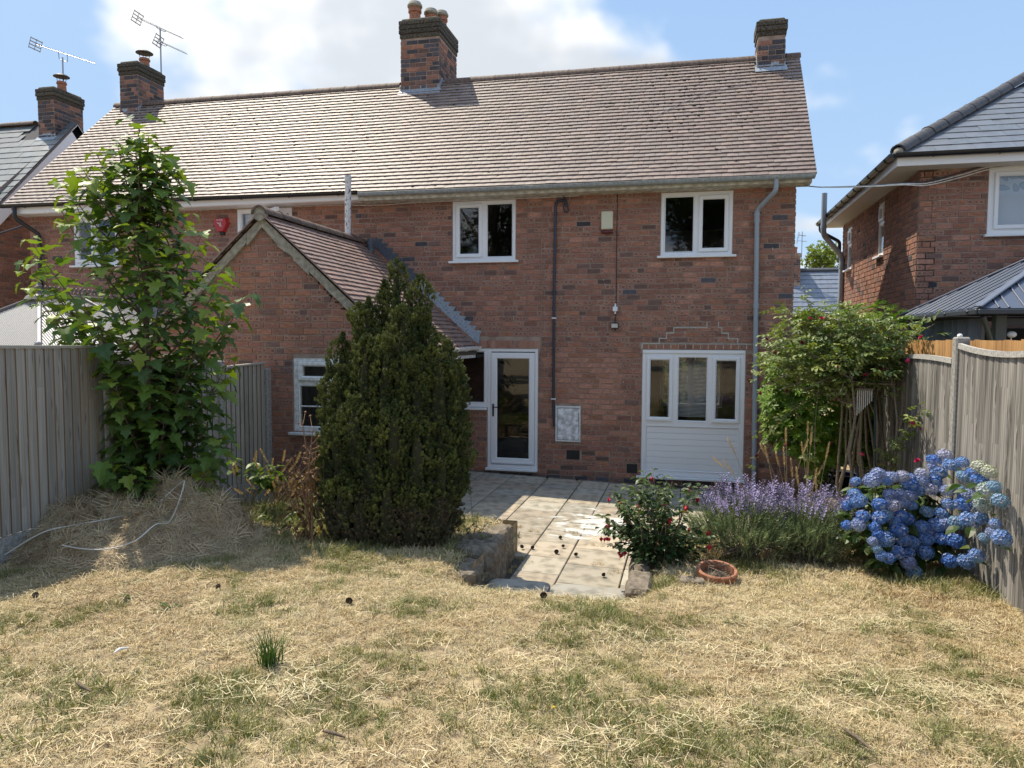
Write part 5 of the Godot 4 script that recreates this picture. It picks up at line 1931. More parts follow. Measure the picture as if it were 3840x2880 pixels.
func grounds() -> void:
	bumps.seed = 4
	bumps.frequency = 0.33
	var base := Mb.new()
	base.quad(V(-500, -0.22, 300), V(500, -0.22, 300), V(500, -0.22, -500), V(-500, -0.22, -500))
	base.quad(V(-40, 0.36, 30), V(-5.42, 0.36, 30), V(-5.42, 0.36, 0.3), V(-40, 0.36, 0.3))
	base.quad(V(2.45, 0.30, 30), V(40, 0.30, 30), V(40, 0.30, 0.2), V(2.45, 0.30, 0.2))
	tag(put("ground", base, M.turf), "bare ground of the gardens and street beyond the fences", "", "", "structure")
	var mb := Mb.new()
	var grid := func(xs: Array, zs: Array) -> void:
		for i in xs.size() - 1:
			for j in zs.size() - 1:
				var a: float = xs[i]
				var b: float = xs[i + 1]
				var c: float = zs[j]
				var d: float = zs[j + 1]
				if not in_lawn((a + b) * 0.5, (c + d) * 0.5):
					continue
				var p := [V(a, lawn_y(a, d), d), V(b, lawn_y(b, d), d), V(b, lawn_y(b, c), c), V(a, lawn_y(a, c), c)]
				mb.smooth_quad(p[0], p[1], p[2], p[3], Vector3.UP, Vector3.UP, Vector3.UP, Vector3.UP)
	var xs := []
	for i in 97:
		xs.append(lerpf(-5.42, 2.40, i / 96.0))
	var zs := []
	for i in 105:
		zs.append(lerpf(0.5, 10.5, i / 104.0))
	grid.call(xs, zs)
	var x2 := []
	for i in 16:
		x2.append(lerpf(-5.42, 2.40, i / 15.0))
	var z2 := []
	for i in 30:
		z2.append(lerpf(10.5, 45.0, i / 29.0))
	grid.call(x2, z2)
	# the earth banks under its edges
	var bank := func(a: Vector3, b: Vector3) -> void:
		mb.quad(V(a.x, -0.2, a.z), V(b.x, -0.2, b.z), b, a)
	bank.call(V(-1.72, 0.44, 5.97), V(-1.72, 0.40, 4.25))
	bank.call(V(-1.72, 0.40, 4.26), V(-5.42, 0.40, 4.26))
	bank.call(V(-0.40, 0.40, 4.30), V(-0.40, 0.44, 5.97))
	bank.call(V(1.62, 0.38, 4.30), V(-0.40, 0.38, 4.30))
	bank.call(V(1.62, 0.22, 0.5), V(1.62, 0.38, 4.30))
	tag(put("lawn", mb, M.turf), "parched lawn sloping gently up from the patio", "", "", "structure")
	# paving
	rng.seed = 1001
	var patio := Node3D.new()
	patio.name = "patio"
	add_child(patio)
	tag(patio, "patio of worn stone flags below the house wall", "", "", "structure")
	var bed := Mb.new()
	bed.quad(V(-5.3, patio_y(-5.3) - 0.02, 6.0), V(1.62, patio_y(1.62) - 0.02, 6.0), V(1.62, patio_y(1.62) - 0.02, -0.02), V(-5.3, patio_y(-5.3) - 0.02, -0.02))
	put("bedding", bed, M.joint, patio)
	var cols := [-3.85, -3.22, -2.72, -2.15, -1.60, -1.16, -0.57, -0.05, 0.52, 1.05, 1.62]
	for i in cols.size() - 1:
		var z := 0.13 if i % 2 else 0.13
		var first := true
		while z < 5.95:
			var l := rng.randf_range(0.38, 0.62)
			if first:
				l = [0.45, 0.30, 0.52, 0.38][i % 4]
				first = false
			var z1 := minf(z + l, 5.97)
			if 5.97 - z1 < 0.12:
				z1 = 5.97
			if z1 > 4.3 and (cols[i] < -1.7 or cols[i] > -0.5) and z > 4.3:
				break
			var x0: float = cols[i] + 0.004 + rng.randf() * 0.004
			var x1: float = cols[i + 1] - 0.004 - rng.randf() * 0.004
			var p := Mb.new()
			var g := rng.randf_range(0.80, 1.12)
			var warm := rng.randf_range(-0.03, 0.10)
			p.col = Color(0.40 * g * (1 + warm), 0.368 * g, 0.308 * g * (1 - warm * 0.8))
			var h := 0.04
			p.boxt(Transform3D(Basis.from_euler(Vector3(rng.randfn(0, 0.0015), 0, atan(-0.035) + rng.randfn(0, 0.0015))), V((x0 + x1) * 0.5, patio_y((x0 + x1) * 0.5) - h * 0.5 + 0.008, (z + z1) * 0.5)), V(x1 - x0, h, z1 - z - 0.009 - rng.randf() * 0.005), 0.006)
			put("paving_slab", p, M.flag, patio)
			z = z1
	var kerb := 0
	var xk := -3.85
	while xk < 1.0:  # a row of small setts against the wall
		var p := Mb.new()
		var g := rng.randf_range(0.55, 0.85)
		p.col = Color(0.27 * g, 0.24 * g, 0.20 * g)
		var w := rng.randf_range(0.16, 0.26)
		p.box(V(xk + 0.003, patio_y(xk) - 0.03, 0.012), V(xk + w - 0.003, patio_y(xk + w) + 0.004, 0.124), 0.004)
		put("paving_sett", p, M.flag, patio)
		xk += w
	# white paint spilt over the flags
	var stain := Mb.new()
	var centre := V(-1.0, 0, 2.85)
	var sq := []
	for q in [Vector2(-0.85, 1.1), Vector2(0.85, 1.1), Vector2(0.85, -1.1), Vector2(-0.85, -1.1)]:
		sq.append(V(centre.x + q.x, patio_y(centre.x + q.x) + 0.0125, centre.z + q.y))
	stain.quad(sq[0], sq[1], sq[2], sq[3])
	var cloudy := FastNoiseLite.new()
	cloudy.seed = 3
	cloudy.frequency = 0.022
	cloudy.fractal_octaves = 5
	var im := Image.create(192, 256, false, Image.FORMAT_RGBA8)
	for y in 256:
		for x in 192:
			var k := cloudy.get_noise_2d(x, y * 1.3)
			var d := Vector2((x - 96) / 66.0, (y - 128) / 88.0).length()
			var a := smoothstep(0.05, 0.75, 1.0 - d + k * 1.5) * (0.72 + 0.5 * cloudy.get_noise_2d(x * 5.0, y * 5.0))
			if x < 4 or y < 4 or x > 187 or y > 251: a = 0.0
			im.set_pixel(x, y, Color(0.88, 0.88, 0.86, clampf(a, 0, 0.9)))
	var sm := mat(Color.WHITE, 0.85)
	sm.albedo_texture = ImageTexture.create_from_image(im)
	sm.transparency = BaseMaterial3D.TRANSPARENCY_ALPHA
	put("paint_stain", stain, sm, patio, "faded white paint stain spread over the flags")
	var drips := Mb.new()
	for i in 34:
		var c := V(rng.randf_range(-2.6, 0.3), 0, rng.randf_range(0.4, 3.6))
		c.y = patio_y(c.x) + 0.0135
		var s := rng.randf_range(0.008, 0.03)
		for k in 7:
			var a0 := TAU * k / 7
			var a1 := TAU * (k + 1) / 7
			drips.tri(c, c + V(cos(a1) * s * 1.6, 0, sin(a1) * s), c + V(cos(a0) * s * 1.6, 0, sin(a0) * s))
	put("paint_drips", drips, M.pale_mortar, patio)


func rock(size: Vector3, seed_: int, rough := 0.06, n := 9) -> Mb:  # an uneven block with rounded edges
	var f := FastNoiseLite.new()
	f.seed = seed_
	f.frequency = 1.6
	f.fractal_octaves = 4
	var mb := Mb.new()
	for axis in 3:
		for s in [-1.0, 1.0]:
			var i := (axis + 1) % 3
			var j := (axis + 2) % 3
			var g := []
			for a in n + 1:
				var row := []
				for b in n + 1:
					var p := Vector3.ZERO
					p[axis] = s
					p[i] = lerpf(-1, 1, a / float(n))
					p[j] = lerpf(-1, 1, b / float(n))
					var q := p / pow(pow(absf(p.x), 7.0) + pow(absf(p.y), 7.0) + pow(absf(p.z), 7.0), 1.0 / 7.0)
					q *= size * 0.5
					q += q.normalized() * f.get_noise_3dv(q * 4.0) * rough
					row.append(q)
				g.append(row)
			for a in n:
				for b in n:
					if s > 0: mb.quad(g[a][b], g[a + 1][b], g[a + 1][b + 1], g[a][b + 1])
					else: mb.quad(g[a][b + 1], g[a + 1][b + 1], g[a + 1][b], g[a][b])
	return mb


func walls_and_steps() -> void:
	rng.seed = 1101
	var st := thing("step", "two worn stone slabs forming the step from lawn to patio", "step", V(-1.03, 0.0, 5.75))
	for q in [[-1.66, -1.115], [-1.105, -0.42]]:
		var p := rock(V(q[1] - q[0], 0.07, 0.46), 7 + int(q[0] * 10), 0.006, 8)
		var pp := Mb.new()
		pp.col = Color(0.33, 0.315, 0.28)
		pp.add(p, Transform3D(), pp.col)
		put("step_slab", pp, M.flag, st).position = V((q[0] + q[1]) * 0.5 + 1.03, 0.165, 0.0)
	var riser := Mb.new()
	riser.box(V(-0.60, -0.1, -0.19), V(0.58, 0.128, 0.2))
	put("riser", riser, M.stone, st)
	var lw := thing("retaining_wall", "rough stone retaining wall left of the step", "wall", V(-1.9, 0.0, 5.2))
	for q in [[V(-1.86, 0.215, 5.28), V(0.42, 0.50, 0.62), 3], [V(-1.88, 0.19, 4.72), V(0.36, 0.46, 0.52), 4], [V(-2.30, 0.19, 4.36), V(0.55, 0.44, 0.25), 5], [V(-2.85, 0.20, 4.34), V(0.55, 0.46, 0.24), 6], [V(-3.45, 0.20, 4.34), V(0.62, 0.44, 0.24), 8], [V(-1.93, 0.25, 5.86), V(0.50, 0.30, 0.46), 9]]:
		put("stone", rock(q[1], q[2], 0.05), M.stone, lw).position = q[0] - lw.position
	var rw := thing("retaining_wall", "low rounded stone edging right of the step under the fuchsia", "wall", V(-0.36, 0.0, 5.2))
	for q in [[V(-0.33, 0.22, 5.98), V(0.20, 0.46, 0.50), 13], [V(-0.35, 0.22, 5.44), V(0.19, 0.44, 0.56), 14], [V(-0.36, 0.20, 4.86), V(0.18, 0.44, 0.56), 15], [V(-0.36, 0.20, 4.42), V(0.18, 0.42, 0.34), 16], [V(0.10, 0.18, 4.33), V(0.66, 0.40, 0.18), 17], [V(0.80, 0.18, 4.33), V(0.70, 0.40, 0.18), 18], [V(1.36, 0.18, 4.33), V(0.5, 0.40, 0.18), 19]]:
		put("stone", rock(q[1], q[2], 0.03), M.stone, rw).position = q[0] - rw.position
	var cw := thing("coping_wall", "low bed wall with a rounded sandy coping in front of the blue hydrangea", "wall", V(1.75, 0.0, 2.2))
	for i in 4:
		var z := 3.15 - i * 0.68
		var p := rock(V(0.25, 0.52, 0.69), 31 + i, 0.03)
		var b := Mb.new()
		b.add(p, Transform3D(), Color(1.5, 1.3, 1.1))
		put("coping_stone", b, M.stone, cw).position = V(1.70 + 0.055 * i, 0.20, z) - cw.position
	var gw := thing("garden_wall", "low brick wall standing off the right corner of the house", "wall", V(1.62, 0.0, 0.15))
	var m := Mb.new()
	m.box(V(-0.24, -0.2, -0.12), V(0.60, 0.60, 0.12))
	put("core", m, M.mortar, gw)
	rng.seed = 1102
	lay_bricks(gw, Transform3D(Basis(), V(-0.24, 0, 0.121)), 0.84, -0.05, 0.62, [], 40, "")
	lay_bricks(gw, Transform3D(Basis(Vector3.UP, -PI / 2), V(-0.241, 0, -0.12)), 0.24, -0.05, 0.62, [], 10, "")
	var cp := Mb.new()
	cp.box(V(-0.26, 0.60, -0.135), V(0.62, 0.645, 0.135), 0.012)
	put("coping", cp, M.stone, gw)


# ---- fences ---------------------------------------------------------------------------------------------------------

func board(w: float, h: float, th: float, tone: float, seed_: int, m: Material, curve := [0.0, 0.0]) -> Mb:  # upright, front face +z, base at the origin
	var mb := Mb.new()
	mb.col = Color(tone, tone, tone)
	var r := RandomNumberGenerator.new()
	r.seed = seed_
	var u := r.randf() * 0.6
	var v := r.randf()
	var x := w * 0.5
	var f := [V(-x, 0, th), V(x, 0, th * 0.35), V(x, h + curve[1], th * 0.35), V(-x, h + curve[0], th)]
	var uv := [Vector2(u, v + h * 0.55), Vector2(u + 0.4, v + h * 0.55), Vector2(u + 0.4, v), Vector2(u, v)]
	mb.tri(f[0], f[1], f[2], uv[0], uv[1], uv[2])
	mb.tri(f[0], f[2], f[3], uv[0], uv[2], uv[3])
	var b := [V(-x, 0, -0.004), V(x, 0, -0.004), V(x, h + curve[1], -0.004), V(-x, h + curve[0], -0.004)]
	mb.col = Color(tone * 0.62, tone * 0.47, tone * 0.33)
	mb.quad(b[0], f[0], f[3], b[3])
	mb.col = Color(tone, tone, tone)
	mb.quad(f[1], b[1], b[2], f[2])
	mb.quad(f[3], f[2], b[2], b[3])
	mb.tri(b[1], b[0], b[3], uv[1], uv[0], uv[3])
	mb.tri(b[1], b[3], b[2], uv[1], uv[3], uv[2])
	return mb


func post(parent: Node, x: float, z: float, y0: float, y1: float, s: float, m: Material) -> void:
	var p := Mb.new()
	p.box(V(x - s, y0, z - s), V(x + s, y1, z + s), 0.012)
	put("post", p, m, parent)


func fences() -> void:
	rng.seed = 1201
	var f := thing("fence", "grey-brown closeboard fence along the left side with concrete posts", "fence", V(-5.37, 0, 5.5))
	var o := f.position
	var turn := Basis(Vector3.UP, PI / 2)
	var panels := [[3.21, 4.08, 0.52, 1.965, 1.99], [4.22, 5.80, 0.60, 2.04, 2.07], [5.94, 7.70, 0.715, 2.225, 2.245], [7.84, 9.60, 0.80, 2.30, 2.30]]
	for p in panels:
		var z: float = p[0]
		var k := 0
		while z < p[1] - 0.03:
			var w := minf(0.0925, p[1] - z)
			var top := lerpf(p[4], p[3], (z - p[0]) / (p[1] - p[0])) if p[0] < 4.0 else lerpf(p[3], p[4], (z - p[0]) / (p[1] - p[0]))
			var b := board(w + 0.008, top - p[2], 0.024, rng.randf_range(0.78, 1.16), rng.randi(), M.fence_wood)
			put("board", b, M.fence_wood, f).transform = Transform3D(Basis(Vector3.UP, PI / 2 + rng.randfn(0, 0.01)), V(-5.365, p[2], z + w * 0.5) - o)
			z += w
		var cap := Mb.new()
		var ta: float = p[4] if p[0] < 4.0 else p[3]
		var tb: float = p[3] if p[0] < 4.0 else p[4]
		var len_: float = p[1] - p[0]
		cap.boxt(Transform3D(Basis(Vector3.RIGHT, -atan2(tb - ta, len_)), V(-5.36, (ta + tb) * 0.5 + 0.014, (p[0] + p[1]) * 0.5) - o), V(0.06, 0.026, len_ + 0.02), 0.004)
		cap.boxt(Transform3D(Basis(), V(-5.40, p[2] + 0.3, (p[0] + p[1]) * 0.5) - o), V(0.05, 0.08, len_))
		cap.boxt(Transform3D(Basis(), V(-5.40, tb - 0.3, (p[0] + p[1]) * 0.5) - o), V(0.05, 0.08, len_))
		put("rail", cap, M.fence_wood, f)
		var gb := Mb.new()
		gb.box(V(-5.40, p[2] - 0.32, p[0]) - o, V(-5.345, p[2] - 0.006, p[1]) - o, 0.008)
		put("gravel_board", gb, M.concrete, f)
	for q in [[3.15, 1.93], [4.15, 2.06], [5.87, 2.31], [7.77, 2.33]]:
		post(f, 0.0, q[0] - o.z, 0.0, q[1], 0.052, M.concrete)
	# right: weathered panels between concrete posts
	rng.seed = 1202
	var g := thing("fence", "silvery weathered fence panels with a concrete post on the right side", "fence", V(2.3, 0, 4.5))
	o = g.position
	for p in [[4.76, 6.56, 0.44, 2.295, 0.055], [6.70, 8.50, 0.52, 2.34, 0.055], [2.84, 4.60, 0.36, 2.16, -0.02], [0.95, 2.70, 0.30, 2.19, 0.0]]:
		var z: float = p[0]
		while z < p[1] - 0.03:
			var w := minf(rng.randf_range(0.10, 0.145), p[1] - z)
			var dip := func(zz: float) -> float: return p[3] - p[4] * 4.0 * (zz - p[0]) * (p[1] - zz) / pow(p[1] - p[0], 2.0) * 1.0
			var ta: float = dip.call(z + w)
			var tb: float = dip.call(z)
			var b := board(w + 0.014, minf(ta, tb) - p[2], 0.016, rng.randf_range(0.72, 1.2), rng.randi(), M.old_wood, [maxf(0, ta - tb), maxf(0, tb - ta)])
			put("board", b, M.old_wood, g).transform = Transform3D(Basis(Vector3.UP, -PI / 2 + rng.randfn(0, 0.012)), V(2.30, p[2], z + w * 0.5) - o)
			z += w
		var cap := Mb.new()
		var n := 10
		for i in n:
			var za := lerpf(p[0], p[1], i / float(n))
			var zb := lerpf(p[0], p[1], (i + 1) / float(n))
			var ya: float = p[3] - p[4] * 4.0 * (za - p[0]) * (p[1] - za) / pow(p[1] - p[0], 2.0)
			var yb: float = p[3] - p[4] * 4.0 * (zb - p[0]) * (p[1] - zb) / pow(p[1] - p[0], 2.0)
			cap.boxt(Transform3D(Basis(Vector3.RIGHT, -atan2(yb - ya, zb - za)), V(2.283, (ya + yb) * 0.5 - 0.006, (za + zb) * 0.5) - o), V(0.03, 0.045, (zb - za) * 1.01))
		put("capping", cap, mottled(Color(0.30, 0.29, 0.27), Color(0.52, 0.50, 0.46), 0.9, 0.05, 0.4, 81), g)
	for q in [[4.685, 2.365], [2.77, 2.36], [6.63, 2.40]]:
		post(g, 0.015, q[0] - o.z, 0.0, q[1], 0.055, M.concrete)
	var bird := Mb.new()
	bird.blob(T(V(0.01, 2.372, 4.66 - o.z), 0, 0, 0, 0.022), 5, 8, 0.2, rng)
	put("lichen", bird, M.old_white, g)
	var nf := thing("fence", "new orange-brown slatted fence standing just beyond the weathered panels", "fence", V(2.44, 0, 4.0))
	o = nf.position
	var z := 2.6
	while z < 6.6:
		var b := board(0.085, 2.02 + rng.randfn(0, 0.004), 0.02, rng.randf_range(0.75, 1.15), rng.randi(), M.new_wood)
		put("slat", b, M.new_wood, nf).transform = Transform3D(Basis(Vector3.UP, -PI / 2), V(2.43, 0.318, z) - o)
		z += 0.102
	var rails := Mb.new()
	for y in [0.7, 1.9]:
		rails.box(V(2.45, y, 2.5) - o, V(2.49, y + 0.08, 6.7) - o)
	put("rail", rails, M.new_wood, nf)


# ---- plants ---------------------------------------------------------------------------------------------------------

func fan(outline: Array, droop: float, fold: float, tone: Color) -> Mb:  # a leaf from its outline (x across, y along), base at the origin, upper side +z
	var mb := Mb.new()
	mb.col = tone
	var lift := func(p: Vector2) -> Vector3: return V(p.x, p.y, absf(p.x) * fold - droop * p.y * p.y)
	var c: Vector3 = lift.call(Vector2(0, 0.42))
	for i in outline.size():
		var a: Vector3 = lift.call(outline[i])
		var b: Vector3 = lift.call(outline[(i + 1) % outline.size()])
		mb.tri(c, a, b)
	return mb


func maple_leaf(tone: Color, droop: float) -> Mb:
	var half := [Vector2(0.0, 0.0), Vector2(0.20, -0.10), Vector2(0.40, -0.06), Vector2(0.34, 0.10), Vector2(0.62, 0.16), Vector2(0.70, 0.42), Vector2(0.42, 0.44), Vector2(0.30, 0.52), Vector2(0.38, 0.74), Vector2(0.20, 0.84), Vector2(0.0, 1.12)]
	var out := []
	for p in half: out.append(p)
	for i in range(half.size() - 2, 0, -1): out.append(Vector2(-half[i].x, half[i].y))
	return fan(out, droop, 0.18, tone)


func oval_leaf(tone: Color, droop := 0.25, wide := 0.3) -> Mb:
	return fan([Vector2(0, 0), Vector2(wide * 0.8, 0.25), Vector2(wide, 0.5), Vector2(wide * 0.65, 0.8), Vector2(0, 1.0), Vector2(-wide * 0.65, 0.8), Vector2(-wide, 0.5), Vector2(-wide * 0.8, 0.25)], droop, 0.25, tone)


# a basis whose y runs along dir and whose z is as near as can be to face
func along(dir: Vector3, face: Vector3, s: float) -> Basis:
	var y := dir.normalized()
	var x := y.cross(face)
	if x.length() < 0.01:
		x = y.cross(V(0.3, 0.1, 1))
	x = x.normalized()
	return Basis(x, y, x.cross(y)).scaled_local(Vector3.ONE * s)


func conifer() -> void:
	rng.seed = 1301
	var c := thing("conifer", "dense dark upright conifer standing in front of the brick extension", "conifer", V(-2.72, 0.35, 5.25))
	var o := c.position
	var tops := [V(-2.722, 3.06, 5.12), V(-2.442, 2.91, 5.14), V(-3.055, 2.70, 5.16), V(-3.19, 2.66, 5.10), V(-3.385, 2.36, 5.14), V(-2.364, 2.16, 5.42), V(-2.70, 2.33, 5.46), V(-2.382, 2.60, 5.18), V(-2.13, 2.29, 5.12), V(-2.03, 2.07, 5.14), V(-3.46, 2.0, 5.16), V(-3.26, 2.06, 5.36), V(-2.91, 2.88, 5.06), V(-2.95, 2.35, 5.40), V(-2.55, 2.62, 5.34), V(-2.18, 2.35, 5.30)]
	var tops2 := [V(-3.50, 1.62, 5.25), V(-3.42, 1.5, 5.45), V(-3.22, 1.62, 5.58), V(-2.98, 1.78, 5.64), V(-2.76, 1.52, 5.68), V(-2.5, 1.75, 5.64), V(-2.27, 1.62, 5.58), V(-2.06, 1.56, 5.42), V(-1.95, 1.42, 5.2), V(-3.1, 1.1, 5.72), V(-2.85, 1.0, 5.74), V(-2.55, 1.12, 5.72), V(-2.3, 1.02, 5.66), V(-2.1, 1.0, 5.5), V(-3.3, 1.0, 5.6), V(-3.45, 1.1, 5.3), V(-2.0, 0.95, 5.25), V(-2.7, 2.3, 4.85), V(-2.3, 1.9, 4.85), V(-3.2, 1.9, 4.85)]
	var sprig := Mb.new()
	for i in 30:
		var h := rng.randf_range(0.1, 1.0)
		var a := rng.randf() * TAU
		var d := V(cos(a), rng.randf_range(0.5, 1.3), sin(a)).normalized()
		var p := V(rng.randfn(0, 0.06), h * 0.8, rng.randfn(0, 0.06))
		var w := d.cross(V(rng.randf() - 0.5, rng.randf() - 0.5, rng.randf() - 0.5)).normalized() * 0.055
		var l := rng.randf_range(0.20, 0.38) * (1.15 - h * 0.4)
		var g := lerpf(0.75, 1.25, h)
		sprig.col = Color(g, g, g * 0.9)
		sprig.tri(p - w, p + w, p + d * l)
		sprig.tri(p - w * 0.8 + d * l * 0.3, p + w * 1.5 + d * l * 0.2, p + d * l * 0.75 + w * 1.6)
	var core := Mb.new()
	var where := []
	var tint := []
	var mid := V(-2.72, 0.0, 5.22)
	var f := FastNoiseLite.new()
	f.seed = 8
	f.frequency = 1.4
	for set_ in 2:
		for q in (tops if set_ == 0 else tops2):
			var top: Vector3 = q
			top.x = -2.70 + (top.x + 2.70) * (0.86 if set_ == 0 else 0.80)
			var y0 := 0.42 if set_ == 0 else maxf(0.35, top.y - rng.randf_range(0.75, 1.15))
			var foot := mid.lerp(V(top.x, 0, top.z), 0.72)
			foot.y = y0
			var bulge := (V(top.x, 0, top.z) - V(mid.x, 0, mid.z)) * 0.12
			var R := rng.randf_range(0.155, 0.215) if set_ == 0 else rng.randf_range(0.13, 0.19)
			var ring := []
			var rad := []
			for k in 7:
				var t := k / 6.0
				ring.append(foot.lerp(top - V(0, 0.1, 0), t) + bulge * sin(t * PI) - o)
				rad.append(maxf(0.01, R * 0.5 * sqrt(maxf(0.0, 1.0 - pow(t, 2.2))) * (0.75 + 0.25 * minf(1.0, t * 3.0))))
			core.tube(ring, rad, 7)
			var n := int(900 * (top.y - y0) * (R / 0.2) * 1.1)
			for i in n:
				var t := rng.randf()
				var r := R * sqrt(maxf(0.0, 1.0 - pow(t, 3.6))) * (0.72 + 0.28 * minf(1.0, t * 3.0))
				var a := rng.randf() * TAU
				var out := V(cos(a), 0, sin(a))
				var p := foot.lerp(top, t) + bulge * sin(t * PI) + out * r * rng.randf_range(0.66, 1.0)
				var nz := f.get_noise_3dv(p * 2.6)
				p += out * nz * 0.11
				if p.y < 0.36: continue
				var dir := (out * rng.randf_range(0.35, 0.9) + V(rng.randfn(0, 0.2), rng.randf_range(0.5, 1.0) + t * 0.6, rng.randfn(0, 0.2))).normalized()
				where.append(Transform3D(along(dir, V(rng.randfn(), 0.2, rng.randfn()), rng.randf_range(0.036, 0.066)), p - o))
				var young := clampf(0.26 + nz * 0.9 + rng.randfn(0, 0.25) + (t - 0.5) * 0.5, 0.0, 1.0)
				var col := Color(0.046, 0.070, 0.023).lerp(Color(0.185, 0.205, 0.052), young)
				var dead := clampf(smoothstep(1.0, 0.5, p.y + nz * 0.5) * 0.85 + (0.5 if rng.randf() < 0.03 else 0.0), 0.0, 1.0)
				tint.append(col.lerp(Color(0.18, 0.135, 0.095) * rng.randf_range(0.6, 1.3), dead))
	put("branches", core, mat(lin(0.040, 0.042, 0.02), 0.95), c)  # solid cores inside the plumes, with the inner shade put into their dark colour
	scatter("foliage", sprig.mesh(M.needle), where, tint, c)
	var trunk := Mb.new()
	for i in 5:
		var a := TAU * i / 5
		trunk.tube([V(cos(a) * 0.12, -0.1, sin(a) * 0.12), V(cos(a) * 0.18, 0.3, sin(a) * 0.18), V(cos(a) * 0.25, 0.9, sin(a) * 0.22)], [0.05, 0.045, 0.03], 7)
	put("trunk", trunk, M.bark, c)


